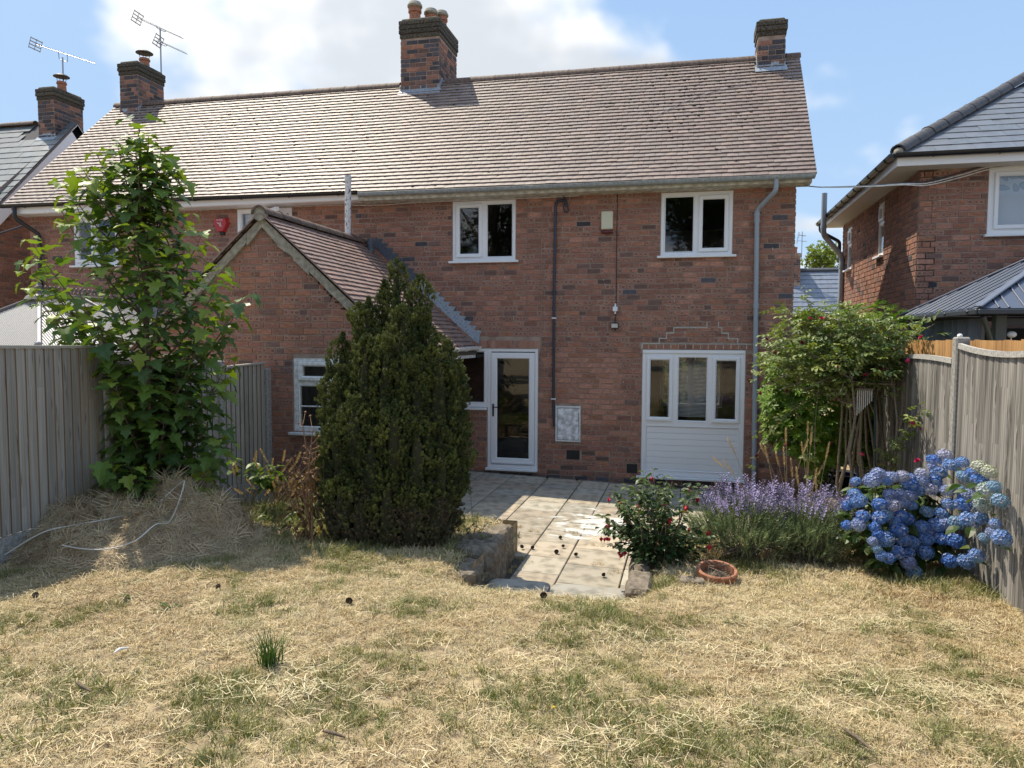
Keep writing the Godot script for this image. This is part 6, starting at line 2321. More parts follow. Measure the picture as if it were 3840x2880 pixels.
func sycamore() -> void:
	rng.seed = 1401
	var s := thing("sycamore_tree", "young sycamore with broad lobed leaves growing beside the left fence", "tree", V(-5.17, 0.5, 5.55))
	var o := s.position
	var wood := Mb.new()
	var spine := [V(-5.17, 0.4, 5.55), V(-5.14, 1.2, 5.58), V(-5.2, 2.0, 5.56), V(-5.17, 2.8, 5.55), V(-5.24, 3.6, 5.52), V(-5.25, 4.42, 5.50)]
	var loc := []
	for p in spine: loc.append(p - o)
	wood.tube(loc, [0.045, 0.04, 0.032, 0.024, 0.015, 0.005], 9)
	var variants := []
	for i in 14:
		var g := rng.randf_range(0.72, 1.2)
		variants.append(maple_leaf(Color(0.135 * g, 0.22 * g, 0.042 * g).lerp(Color(0.080 * g, 0.148 * g, 0.052 * g), rng.randf()), rng.randf_range(0.15, 0.5)))
	for i in 6:  # young leaves at the tips
		var g := rng.randf_range(0.85, 1.15)
		variants.append(maple_leaf(Color(0.21 * g, 0.28 * g, 0.042 * g), rng.randf_range(0.2, 0.6)))
	var list := []
	var leaf_at := func(p: Vector3, out: Vector3, size: float, young: bool) -> void:
		var dir := (out + V(rng.randfn(0, 0.25), rng.randf_range(-0.55, 0.10), rng.randfn(0, 0.25))).normalized()
		var face := (Vector3.UP * 1.0 + out * 0.35 + V(rng.randfn(0, 0.22), 0, rng.randfn(0, 0.22) + 0.1)).normalized()
		var stem: Vector3 = p + out.normalized() * size * 0.55 + V(0, size * 0.1, 0)
		wood.tube([p - o, stem - o], [0.0022], 3, false)
		list.append([Transform3D(along(dir, face, size), stem - o), rng.randi_range(14, 19) if young else rng.randi_range(0, 13), Color.WHITE])
	var shoot := func(p0: Vector3, p1: Vector3, pairs: int, from: float, r0: float, young_tip: bool) -> void:
		var bend := (p0 + p1) * 0.5 + V((p1.x - p0.x) * 0.14, -0.06, (p1.z - p0.z) * 0.14)
		var pts := []
		for k in 7:
			var t := k / 6.0
			pts.append(p0.lerp(bend, t).lerp(bend.lerp(p1, t), t) - o)
		wood.tube(pts, [r0, r0 * 0.85, r0 * 0.7, r0 * 0.58, r0 * 0.45, r0 * 0.32, 0.003], 6, false)
		for k in pairs:
			var t := lerpf(from, 1.0, k / maxf(1.0, pairs - 1.0))
			var p := p0.lerp(bend, t).lerp(bend.lerp(p1, t), t)
			var ax := (p1 - p0).normalized()
			var a := k * 1.57 + rng.randf() * 0.5
			var side := ax.cross(V(0.2, 0.1, 1)).normalized().rotated(ax, a)
			var young: bool = young_tip and t > 0.80 and rng.randf() < 0.8
			var size := rng.randf_range(0.095, 0.158) * (0.75 if young and t > 0.93 else 1.0)
			for sg in [1.0, -1.0]:
				var out: Vector3 = side * sg + ax * 0.25
				out.y = clampf(out.y, -0.3, 0.5)
				leaf_at.call(p, out, size * rng.randf_range(0.85, 1.1), young)
	shoot.call(spine[3], spine[5], 17, 0.1, 0.02, true)
	for q in [[V(-5.2, 3.4, 5.52), V(-5.05, 4.25, 5.62)], [V(-5.2, 3.5, 5.52), V(-5.42, 4.2, 5.55)], [V(-5.2, 3.3, 5.52), V(-5.28, 4.12, 5.75)], [V(-5.2, 3.2, 5.52), V(-4.75, 3.92, 5.55)], [V(-5.2, 3.0, 5.52), V(-5.72, 3.85, 5.6)]]:
		shoot.call(q[0], q[1], 8, 0.3, 0.012, true)
	var right := [[0.6, 0.95], [0.9, 1.05], [1.4, 0.82], [2.0, 0.78], [2.5, 0.98], [2.8, 1.02], [3.1, 0.74], [3.5, 0.52], [4.0, 0.38], [4.45, 0.16]]
	var left := [[0.6, 0.35], [0.9, 0.40], [1.4, 0.50], [2.0, 0.65], [2.6, 0.85], [3.0, 1.08], [3.5, 0.88], [4.0, 0.52], [4.45, 0.16]]
	var half := func(y: float, width: Array) -> float:
		for i in width.size() - 1:
			if y < width[i + 1][0]:
				return lerpf(width[i][1], width[i + 1][1], clampf((y - width[i][0]) / (width[i + 1][0] - width[i][0]), 0, 1))
		return 0.05
	for i in 80:
		var y := 0.75 + 3.45 * pow((i + 0.5) / 80.0, 0.95)
		var a := i * 2.399 + rng.randf() * 0.5
		var R: float = half.call(y, left if cos(a) < 0 else right) * rng.randf_range(0.62, 1.04)
		var tip := V(-5.2 + cos(a) * R * (1.08 if cos(a) < 0 else 0.98), y + rng.randfn(0, 0.06), 5.55 + sin(a) * R * 0.85)
		if y < 2.45 and tip.x < -5.26:
			tip.x = -5.26 + rng.randf() * 0.15
			tip.z = 5.6 + signf(tip.z - 5.55) * rng.randf_range(0.2, 0.75)
		var yb := maxf(0.5, y - R * rng.randf_range(0.75, 1.25) - 0.15)
		var k := (yb - 0.4) / 0.82
		var i0 := clampi(int(k), 0, 4)
		var foot: Vector3 = (spine[i0] as Vector3).lerp(spine[i0 + 1], clampf(k - i0, 0, 1))
		shoot.call(foot, tip, int(6 + R * 8.0), 0.30, 0.012, y > 1.8)
	# shoots low on the right, and the two that lean furthest
	for q in [[V(-5.1, 0.9, 5.6), V(-4.15, 1.35, 5.75)], [V(-5.1, 0.7, 5.6), V(-4.3, 1.0, 5.9)], [V(-5.1, 1.3, 5.6), V(-4.28, 1.95, 5.6)], [V(-5.15, 1.6, 5.6), V(-4.12, 2.75, 5.5)], [V(-5.2, 1.9, 5.5), V(-6.62, 3.12, 5.5)], [V(-5.2, 1.7, 5.5), V(-6.3, 2.75, 5.6)], [V(-5.1, 0.6, 5.6), V(-4.6, 0.95, 6.1)], [V(-5.1, 0.6, 5.7), V(-4.85, 1.15, 6.2)]]:
		shoot.call(q[0], q[1], 9, 0.30, 0.012, true)
	put("branches", wood, M.bark, s)
	pieces("leaf", variants, list, M.leaf, s, 300, "leaves")


func rose_and_shrub() -> void:
	# the bright evergreen against the house corner
	rng.seed = 1501
	var b := thing("evergreen_shrub", "bright green evergreen shrub behind the rose at the house corner", "shrub", V(1.75, 0.3, 1.6))
	var o := b.position
	var tuft := Mb.new()
	var lf := oval_leaf(Color.WHITE, 0.35, 0.17)
	for i in 8:
		var a := TAU * i / 8 + rng.randf() * 0.4
		var out := V(cos(a), rng.randf_range(0.25, 0.9), sin(a))
		var g := rng.randf_range(0.85, 1.15)
		tuft.add(lf, Transform3D(along(out, V(-cos(a) * 0.5, 1, -sin(a) * 0.5), rng.randf_range(0.055, 0.085)), V(0, rng.randf() * 0.02, 0)), Color(g, g, g))
	var where := []
	var tint := []
	for i in 2300:
		var d := V(rng.randfn(), rng.randfn(), rng.randfn()).normalized()
		var lump := 1.0 + 0.14 * sin(d.x * 9.0 + d.y * 4.0) * cos(d.y * 7.0 + d.z * 5.0)
		var p := V(1.72 + d.x * 0.84 * lump, 1.55 + d.y * 0.88 * lump, 1.75 + d.z * 0.62 * lump) * 1.0
		p = V(1.72, 1.5, 1.75).lerp(p, pow(rng.randf(), 0.28))
		if p.x < 0.93 + 0.1 * rng.randf(): continue
		if p.y < 0.95 and p.x < 1.35 and rng.randf() < 0.7: continue
		if d.z < -0.35 and rng.randf() < 0.6: continue
		where.append(Transform3D(along((d * 0.7 + V(rng.randfn(0, 0.3), 0.9, rng.randfn(0, 0.3) + 0.2)).normalized(), V(rng.randfn(), rng.randfn(), 1), rng.randf_range(0.9, 1.3)), p - o))
		var g := rng.randf_range(0.7, 1.3)
		tint.append(Color(0.125 * g, 0.225 * g, 0.028 * g).lerp(Color(0.25, 0.33, 0.045), 0.5 if rng.randf() < 0.3 else 0.0))
	for i in 260:  # the part that rises behind the rose
		var p := V(rng.randfn(2.2, 0.30), rng.randf_range(2.0, 2.82), rng.randfn(1.7, 0.25))
		if p.y > 2.86 - absf(p.x - 2.2) * 0.5: continue
		where.append(Transform3D(along(V(rng.randfn(0, 0.4), 1, rng.randfn(0, 0.4)), V(rng.randfn(), 0.3, 1), 1.15), p - o))
		tint.append(Color(0.08, 0.155, 0.02) * rng.randf_range(0.8, 1.3))
	scatter("foliage", tuft.mesh(M.leaf), where, tint, b)
	var st := Mb.new()
	for i in 14:
		var a := rng.randf() * TAU
		st.tube([V(rng.randfn(0, 0.1), 0, rng.randfn(0, 0.1)), V(cos(a) * 0.25, 0.6, sin(a) * 0.2), V(cos(a) * 0.55, 1.2 + rng.randf() * 0.5, sin(a) * 0.4)], [0.018, 0.012, 0.004], 6, false)
	put("stem", st, M.bark, b)
	# the climbing rose arched over bare stems
	rng.seed = 1502
	var r := thing("climbing_rose", "tangled climbing rose with pink blooms arching over bare stems by the right fence", "rose", V(2.0, 0.4, 2.95))
	o = r.position
	var wood := Mb.new()
	var tips := []
	for i in 17:
		var x0 := rng.randf_range(1.72, 2.22)
		var z0 := rng.randf_range(2.6, 3.35)
		var a := rng.randf_range(0.25, 1.0) * PI
		var hub := V(x0 + rng.randfn(0, 0.12), rng.randf_range(1.55, 1.95), z0 + rng.randfn(0, 0.1))
		var pts := [V(x0, 0.3, z0) - o]
		for k in 4:
			pts.append(V(x0, 0.3, z0).lerp(hub, (k + 1) / 4.0) + V(rng.randfn(0, 0.035), 0, rng.randfn(0, 0.035)) - o)
		wood.tube(pts, [rng.randf_range(0.012, 0.026), 0.018, 0.016, 0.014, 0.011], 7, false)
		for j in 5:
			var end := V(lerpf(0.85, 2.2, rng.randf()), rng.randf_range(1.75, 2.75), rng.randf_range(2.3, 3.5))
			var midp := (hub + end) * 0.5 + V(0, rng.randf_range(0.05, 0.3), 0)
			var arc := []
			for k in 6:
				var t := k / 5.0
				arc.append(hub.lerp(midp, t).lerp(midp.lerp(end, t), t) + V(rng.randfn(0, 0.012), rng.randfn(0, 0.012), rng.randfn(0, 0.012)) - o)
			wood.tube(arc, [0.010, 0.008, 0.007, 0.006, 0.005, 0.003], 5, false)
			tips.append(arc)
	for q in [[V(1.95, 0.9, 3.1), V(2.3, 1.15, 3.5), V(2.22, 1.6, 3.7)], [V(2.1, 1.0, 3.2), V(2.12, 1.4, 3.75), V(2.2, 1.7, 4.1)], [V(1.75, 1.9, 2.9), V(1.0, 1.55, 3.0), V(0.78, 0.98, 3.1)], [V(1.5, 2.1, 2.9), V(1.35, 1.5, 3.2), V(1.4, 0.7, 3.3)], [V(1.9, 2.2, 2.9), V(1.35, 2.5, 2.7), V(1.30, 2.96, 2.7)], [V(2.05, 2.3, 3.0), V(2.35, 2.4, 3.3), V(2.42, 2.5, 3.6)]]:
		var arc := []
		for k in 8:
			var t := k / 7.0
			arc.append((q[0] as Vector3).lerp(q[1], t).lerp((q[1] as Vector3).lerp(q[2], t), t) - o)
		wood.tube(arc, [0.008, 0.004], 5, false)
		tips.append(arc)
	put("stem", wood, M.twig, r)
	var comp := Mb.new()
	var ov := oval_leaf(Color.WHITE, 0.3, 0.30)
	for q in [[0.0, 0.055, 0.0], [0.9, 0.03, 0.042], [-0.9, 0.03, 0.042], [1.1, 0.0, 0.036], [-1.1, 0.0, 0.036]]:
		var d := V(sin(q[0]), cos(q[0]), 0)
		comp.add(ov, Transform3D(along(d, V(rng.randfn(0, 0.25), -0.1, 1), 0.040 if q[0] == 0.0 else q[2]), V(0, q[1], 0)), Color.WHITE * rng.randf_range(0.9, 1.1))
	where = []
	tint = []
	for arc in tips:
		for k in 26:
			var t = rng.randf_range(0.15, 1.0) * (arc.size() - 1)
			var i0 := mini(int(t), arc.size() - 2)
			var p: Vector3 = (arc[i0] as Vector3).lerp(arc[i0 + 1], t - i0) + V(rng.randfn(0, 0.05), rng.randfn(0.01, 0.05), rng.randfn(0, 0.05))
			var a := rng.randf() * TAU
			var dir := V(cos(a), rng.randf_range(-0.4, 0.5), sin(a))
			where.append(Transform3D(along(dir, (Vector3.UP + V(rng.randfn(0, 0.5), 0, rng.randfn(0, 0.5))).normalized(), rng.randf_range(0.85, 1.5)), p))
			var g := rng.randf_range(0.7, 1.3)
			tint.append(Color(0.17 * g, 0.22 * g, 0.075 * g).lerp(Color(0.36, 0.37, 0.09), rng.randf() * 0.6 if rng.randf() < 0.4 else 0.0))
	for i in 620:  # the dense crown of the arch
		var d := V(rng.randfn(), absf(rng.randfn()) * 0.9, rng.randfn()).normalized()
		var p := V(1.65 + d.x * 0.85, 1.98 + d.y * 0.72, 2.95 + d.z * 0.58) - o
		p += V(rng.randfn(0, 0.05), rng.randfn(0, 0.06), rng.randfn(0, 0.05))
		if p.x + o.x > 2.28: continue
		var a := rng.randf() * TAU
		where.append(Transform3D(along(V(cos(a), rng.randf_range(-0.5, 0.3), sin(a)), (Vector3.UP + d * 0.4 + V(rng.randfn(0, 0.45), 0, rng.randfn(0, 0.45))).normalized(), rng.randf_range(0.9, 1.55)), p))
		var g := rng.randf_range(0.75, 1.3)
		tint.append(Color(0.19 * g, 0.245 * g, 0.085 * g).lerp(Color(0.40, 0.41, 0.10), rng.randf() * 0.6 if rng.randf() < 0.45 else 0.0))
	scatter("foliage", comp.mesh(M.leaf), where, tint, r)
	var bloom := Mb.new()
	for i in 16:
		var a := i * 2.4
		var k := i / 16.0
		var out := V(cos(a), 1.6 - k * 1.5, sin(a)).normalized()
		bloom.add(oval_leaf(Color.WHITE, -0.3, 0.5), Transform3D(along(out, V(-cos(a), 0.6, -sin(a)), 0.022 + 0.014 * k), V(0, 0, 0)), Color.WHITE * rng.randf_range(0.8, 1.1))
	var pink := bloom.mesh(leafy(lin(0.55, 0.035, 0.14), 0.6, 0.4))
	var faded := bloom.mesh(leafy(lin(0.16, 0.025, 0.03), 0.8, 0.2))
	for q in [V(2.30, 2.36, 3.62), V(1.86, 1.96, 3.35), V(2.05, 2.02, 3.3), V(2.15, 1.52, 3.9), V(2.20, 1.16, 4.0), V(1.80, 1.13, 3.5), V(1.30, 2.56, 3.2), V(1.42, 2.56, 3.2), V(2.22, 2.12, 3.5), V(2.0, 2.45, 3.25)]:
		var fl := MeshInstance3D.new()
		fl.name = "rose_bloom"
		fl.mesh = pink
		fl.transform = T(q - o, rng.randfn(0.4, 0.4), rng.randf() * TAU, rng.randfn(0, 0.4), rng.randf_range(0.9, 1.35))
		r.add_child(fl, true)
	for q in [V(0.86, 2.33, 3.2), V(1.52, 2.05, 3.55), V(0.95, 2.20, 3.3), V(1.07, 1.20, 3.4), V(0.80, 1.02, 3.15), V(1.52, 1.24, 3.5), V(1.55, 1.70, 3.5), V(0.80, 1.75, 3.3), V(1.05, 1.78, 3.4), V(0.70, 1.85, 2.9), V(2.2, 1.48, 4.0), V(1.2, 2.3, 3.4)]:
		var fl := MeshInstance3D.new()
		fl.name = "faded_bloom"
		fl.mesh = faded
		fl.transform = T(q - o, rng.randfn(1.2, 0.6), rng.randf() * TAU, rng.randfn(0, 0.6), rng.randf_range(0.7, 1.0))
		r.add_child(fl, true)
	var ch := thing("wind_chime", "pale tubular wind chime hanging inside the climbing rose", "wind chime", V(1.86, 1.80, 3.3))
	for i in 8:
		var t := Mb.new()
		var l := 0.27 - 0.022 * i
		t.tube([V(-0.07 + i * 0.02, 0, 0), V(-0.07 + i * 0.02, -l, 0)], [0.0065], 7)
		put("chime_tube", t, mat(lin(0.55, 0.52, 0.46), 0.35), ch)
	var bar := Mb.new()
	bar.boxt(Transform3D(Basis(), V(0, 0.012, 0)), V(0.17, 0.016, 0.02), 0.004)
	bar.tube([V(-0.06, 0.02, 0), V(0, 0.14, 0), V(0.06, 0.02, 0)], [0.002], 4)
	put("bar", bar, M.twig, ch)
	var stake := Mb.new()
	stake.tube([V(2.03, 0.3, 3.25), V(1.98, 1.75, 3.2)], [0.009], 6)
	tag(put("plant_stake", stake, mat(lin(0.01, 0.05, 0.06), 0.5)), "dark green plant stake among the bare rose stems", "stake")


func hydrangea() -> void:
	rng.seed = 1601
	var h := thing("hydrangea", "big blue hydrangea in full flower against the right fence", "hydrangea", V(1.85, 0.42, 5.2))
	var o := h.position
	var head := []
	var tones := [Color(0.085, 0.20, 0.58), Color(0.15, 0.27, 0.60), Color(0.25, 0.31, 0.58), Color(0.38, 0.39, 0.58), Color(0.20, 0.34, 0.54), Color(0.38, 0.47, 0.48), Color(0.47, 0.49, 0.40)]
	for v in 14:
		var mb := Mb.new()
		var base: Color = tones[v % 7]
		for i in 62:
			var y := 1.0 - 1.35 * (i + 0.5) / 62.0
			var rr := sqrt(1.0 - y * y)
			var a := i * 2.39996
			var n := V(cos(a) * rr, y, sin(a) * rr)
			var p := V(n.x, n.y * 0.72, n.z) * rng.randf_range(0.86, 1.06)
			var x := n.cross(V(0.3, 1, 0.2)).normalized()
			var z := x.cross(n).normalized()
			var tw := rng.randf() * TAU
			var g := rng.randf_range(0.72, 1.2)
			mb.col = Color(base.r * g, base.g * g, base.b * g)
			if rng.randf() < 0.14: mb.col = mb.col.lerp(Color(0.5, 0.5, 0.62), 0.5)
			for k in 4:
				var b := tw + k * PI / 2
				var d := x * cos(b) + z * sin(b)
				var e := x * -sin(b) + z * cos(b)
				var s := 0.215
				mb.tri(p, p + d * s * 0.75 - e * s * 0.55 + n * 0.05, p + d * s * 1.15 + n * 0.09)
				mb.tri(p, p + d * s * 1.15 + n * 0.09, p + d * s * 0.75 + e * s * 0.55 + n * 0.05)
		head.append(mb)
	# heads over the face of the bush, from the tops beside the post down to the trailing ones at the front
	var spots := [[1270, 180, 92], [1140, 240, 84], [1350, 300, 100], [1480, 265, 80], [1130, 320, 62], [1690, 320, 96], [1800, 380, 92], [1600, 390, 78], [1690, 480, 100], [1500, 430, 86], [480, 400, 86], [410, 480, 100], [220, 490, 62], [640, 440, 84], [580, 490, 62], [770, 430, 82], [860, 450, 70], [1000, 400, 84], [1200, 380, 92], [990, 490, 92], [1140, 480, 92], [860, 530, 90], [1080, 580, 110], [940, 600, 82], [1290, 600, 90], [1440, 590, 82], [1780, 600, 115], [1860, 550, 80], [1560, 650, 84], [1930, 720, 96], [200, 640, 78], [250, 720, 96], [120, 770, 74], [620, 640, 76], [740, 650, 84], [850, 660, 88], [500, 760, 86], [640, 770, 100], [760, 740, 86], [870, 770, 74], [1320, 760, 84], [1510, 760, 112], [1720, 770, 98], [1060, 850, 78], [1230, 870, 86], [300, 900, 80], [500, 920, 92], [580, 890, 70], [740, 900, 96], [820, 930, 82], [680, 960, 64], [110, 1010, 64], [250, 1000, 86], [440, 1030, 66], [720, 1060, 100], [1000, 1030, 90], [1180, 1010, 96], [1280, 990, 86], [1410, 980, 92], [1560, 950, 110], [1700, 920, 84], [1870, 990, 66], [1080, 1080, 66], [480, 1110, 66], [570, 1170, 96], [420, 1200, 60], [780, 1180, 86], [880, 1210, 84], [1055, 1170, 92], [1230, 1170, 80], [1405, 1195, 98], [1830, 1100, 72], [1740, 1160, 66], [1950, 1160, 110], [470, 1290, 56], [710, 1330, 86], [850, 1330, 66], [1040, 1330, 92], [520, 1370, 66], [610, 1400, 72], [840, 1450, 88], [1330, 1430, 90], [1520, 1440, 92], [1650, 1370, 88], [910, 1570, 88]]
	var list := []
	var stems := Mb.new()
	var leaves := []
	var lt := []
	var B := Basis(Vector3.UP, deg_to_rad(13.32)) * Basis(Vector3.RIGHT, deg_to_rad(-3.495)) * Basis(Vector3.BACK, deg_to_rad(0.26))
	for s in spots:
		var px = 3140.0 + s[0] / 3.16
		var py = 1650.0 + s[1] / 3.16
		var ray := B * V((px - 1920) / 2760.0, (1440 - py) / 2760.0, -1.0)
		var z := 4.92 + 0.60 * clampf(s[1] / 1500.0, 0, 1) + 0.16 * sin(s[0] * 0.004)
		var k := (z - EYE.z) / ray.z
		var p := EYE + ray * k
		if p.x > 2.17:
			k = (2.17 - EYE.x) / ray.x
			p = EYE + ray * k
		var r = s[2] / 3.16 / 2760.0 * k * 0.97
		var greenish := clampf((s[0] - 1400.0) / 500.0, 0, 1) * clampf((1250.0 - s[1]) / 400.0, 0, 1)
		var pick := rng.randf()
		var v := 0
		if pick < greenish * 0.9:
			v = [4, 5, 5, 6][rng.randi_range(0, 3)]
		elif s[1] < 820 and s[0] < 1300:
			v = [0, 1, 2, 2, 3][rng.randi_range(0, 4)]
		else:
			v = [0, 1, 1, 0, 4, 2][rng.randi_range(0, 5)]
		var lean := (p - V(1.85, 0.5, 4.9)).normalized()
		var up := (lean * 0.55 + V(0, 0.75, 0.35)).normalized()
		list.append([Transform3D(along(up, V(rng.randfn(), 0, rng.randfn()), r), p - o), v + (7 if rng.randf() < 0.5 else 0), Color.WHITE])
		var root := V(1.8 + rng.randfn(0, 0.12), 0.4, 5.05 + rng.randfn(0, 0.12))
		if s[0] < 1200: stems.tube([root.lerp(p, 0.62) - V(0, 0.08, 0.1) - o, root.lerp(p, 0.82) - V(0, 0.03, 0.05) - o, p - up * r * 0.5 - o], [0.007, 0.005, 0.004], 5, false)
		for j in (5 if s[0] < 1250 else 1):
			var a := rng.randf() * TAU
			var q = p - up * rng.randf_range(0.08, 0.18) - V(0, 0, 0.04) + V(cos(a), 0, sin(a)) * 0.02
			leaves.append(Transform3D(along(V(cos(a), rng.randf_range(-0.5, 0.1), sin(a)), (Vector3.UP + V(rng.randfn(0, 0.3), 0, 0.3)).normalized(), rng.randf_range(0.08, 0.135)), q - o))
			var g := rng.randf_range(0.7, 1.25)
			lt.append(Color(0.055 * g, 0.10 * g, 0.025 * g).lerp(Color(0.16, 0.19, 0.035), 0.5 if rng.randf() < 0.2 else 0.0))
	for i in 420:  # leaves that fill the body and skirt
		var d := V(rng.randfn(), rng.randfn() * 0.8, rng.randfn()).normalized()
		var p := V(1.82 + d.x * 0.38, 0.72 + d.y * 0.34, 4.86 + d.z * 0.26)
		if p.x > 2.2 or p.y < 0.46: continue
		var a := rng.randf() * TAU
		leaves.append(Transform3D(along(V(cos(a), rng.randf_range(-0.6, 0.0), sin(a)), (Vector3.UP + d * 0.4).normalized(), rng.randf_range(0.09, 0.14)), p - o))
		var g := rng.randf_range(0.6, 1.2)
		lt.append(Color(0.050 * g, 0.092 * g, 0.024 * g))
	pieces("flower_head", head, list, M.petal, h, 300)
	put("stem", stems, M.bark, h)
	scatter("foliage", oval_leaf(Color.WHITE, 0.3, 0.34).mesh(M.leaf), leaves, lt, h)


func fuchsia() -> void:
	rng.seed = 1701
	var f := thing("fuchsia", "leafy fuchsia bush with hanging red flowers beside the patio", "fuchsia", V(-0.22, 0.42, 5.35))
	var o := f.position
	var wood := Mb.new()
	var where := []
	var tint := []
	var blooms := []
	for i in 46:
		var a := rng.randf() * TAU
		var up := rng.randf_range(0.25, 1.0)
		var R := rng.randf_range(0.28, 0.50)
		var tip := V(-0.22 + cos(a) * R * 0.95, 0.42 + up * 0.74, 5.35 + sin(a) * R)
		if i == 0: tip = V(-0.72, 0.80, 5.45)
		if i == 1: tip = V(-0.70, 0.70, 5.5)
		if i == 2: tip = V(-0.60, 0.56, 5.55)
		if i == 3: tip = V(-0.62, 1.03, 5.3)
		if i == 4: tip = V(-0.36, 1.12, 5.3)
		if i == 5: tip = V(-0.10, 1.10, 5.3)
		if i == 6: tip = V(0.06, 1.10, 5.3)
		var root := V(-0.2 + rng.randfn(0, 0.07), 0.36, 5.35 + rng.randfn(0, 0.07))
		var mid := (root + tip) * 0.5 + V(0, 0.14, 0)
		var pts := []
		for k in 7:
			var t := k / 6.0
			pts.append(root.lerp(mid, t).lerp(mid.lerp(tip, t), t) - o)
		wood.tube(pts, [0.006, 0.005, 0.004, 0.004, 0.003, 0.003, 0.002], 5, false)
		for k in 46:
			var t := rng.randf_range(0.12, 1.0)
			var p := root.lerp(mid, t).lerp(mid.lerp(tip, t), t)
			var b := rng.randf() * TAU
			var d := V(cos(b), rng.randf_range(-0.5, 0.35), sin(b))
			where.append(Transform3D(along(d, (Vector3.UP + V(rng.randfn(0, 0.4), 0, rng.randfn(0, 0.4))).normalized(), rng.randf_range(0.042, 0.070)), p + d * 0.02 - o))
			var g := rng.randf_range(0.65, 1.3)
			tint.append(Color(0.062 * g, 0.10 * g, 0.038 * g).lerp(Color(0.20, 0.25, 0.08), 0.5 if rng.randf() < 0.2 else 0.0))
		if i < 4 or rng.randf() < 0.5:
			for k in (3 if i < 3 else 1):
				var t := rng.randf_range(0.75, 1.0)
				blooms.append(root.lerp(mid, t).lerp(mid.lerp(tip, t), t) - V(rng.randfn(0, 0.02), 0.045 + rng.randf() * 0.03, rng.randfn(0, 0.02)))
	for i in 300:  # leaves about the skirt
		var a := rng.randf() * TAU
		var p := V(-0.2 + cos(a) * rng.randf_range(0.1, 0.36), rng.randf_range(0.42, 0.72), 5.4 + sin(a) * rng.randf_range(0.1, 0.36))
		where.append(Transform3D(along(V(cos(a), 0.0, sin(a)), (Vector3.UP + V(rng.randfn(0, 0.4), 0, 0.4)).normalized(), rng.randf_range(0.045, 0.07)), p - o))
		tint.append(Color(0.038, 0.07, 0.022) * rng.randf_range(0.6, 1.2))
	put("stem", wood, M.twig, f)
	scatter("foliage", oval_leaf(Color.WHITE, 0.3, 0.30).mesh(M.leaf), where, tint, f)
	var fl := Mb.new()
	fl.col = Color(1, 1, 1)
	fl.lathe([Vector2(0.001, 0.0), Vector2(0.010, -0.012), Vector2(0.012, -0.022), Vector2(0.006, -0.036), Vector2(0.001, -0.036)].map(func(p): return Vector2(p.x, p.y)), Transform3D(Basis(V(1, 0, 0), V(0, 1, 0), V(0, 0, 1)), V(0, 0, 0)), 7)
	for k in 4:
		var a := TAU * k / 4
		fl.add(oval_leaf(Color.WHITE, 0.2, 0.28), Transform3D(along(V(cos(a), -0.45, sin(a)), V(0, 1, 0), 0.026), V(0, -0.006, 0)), Color.WHITE)
	fl.tube([V(0, -0.03, 0), V(0.003, -0.055, 0)], [0.0018], 4)
	fl.tube([V(0, 0, 0), V(0, 0.03, 0)], [0.0015, 0.001], 4)
	var red := fl.mesh(leafy(lin(0.46, 0.014, 0.035), 0.5, 0.5))
	for p in blooms:
		var m := MeshInstance3D.new()
		m.name = "fuchsia_flower"
		m.mesh = red
		m.transform = T((p as Vector3) - o, rng.randfn(0, 0.2), rng.randf() * TAU, rng.randfn(0, 0.2), rng.randf_range(0.9, 1.35))
		f.add_child(m, true)


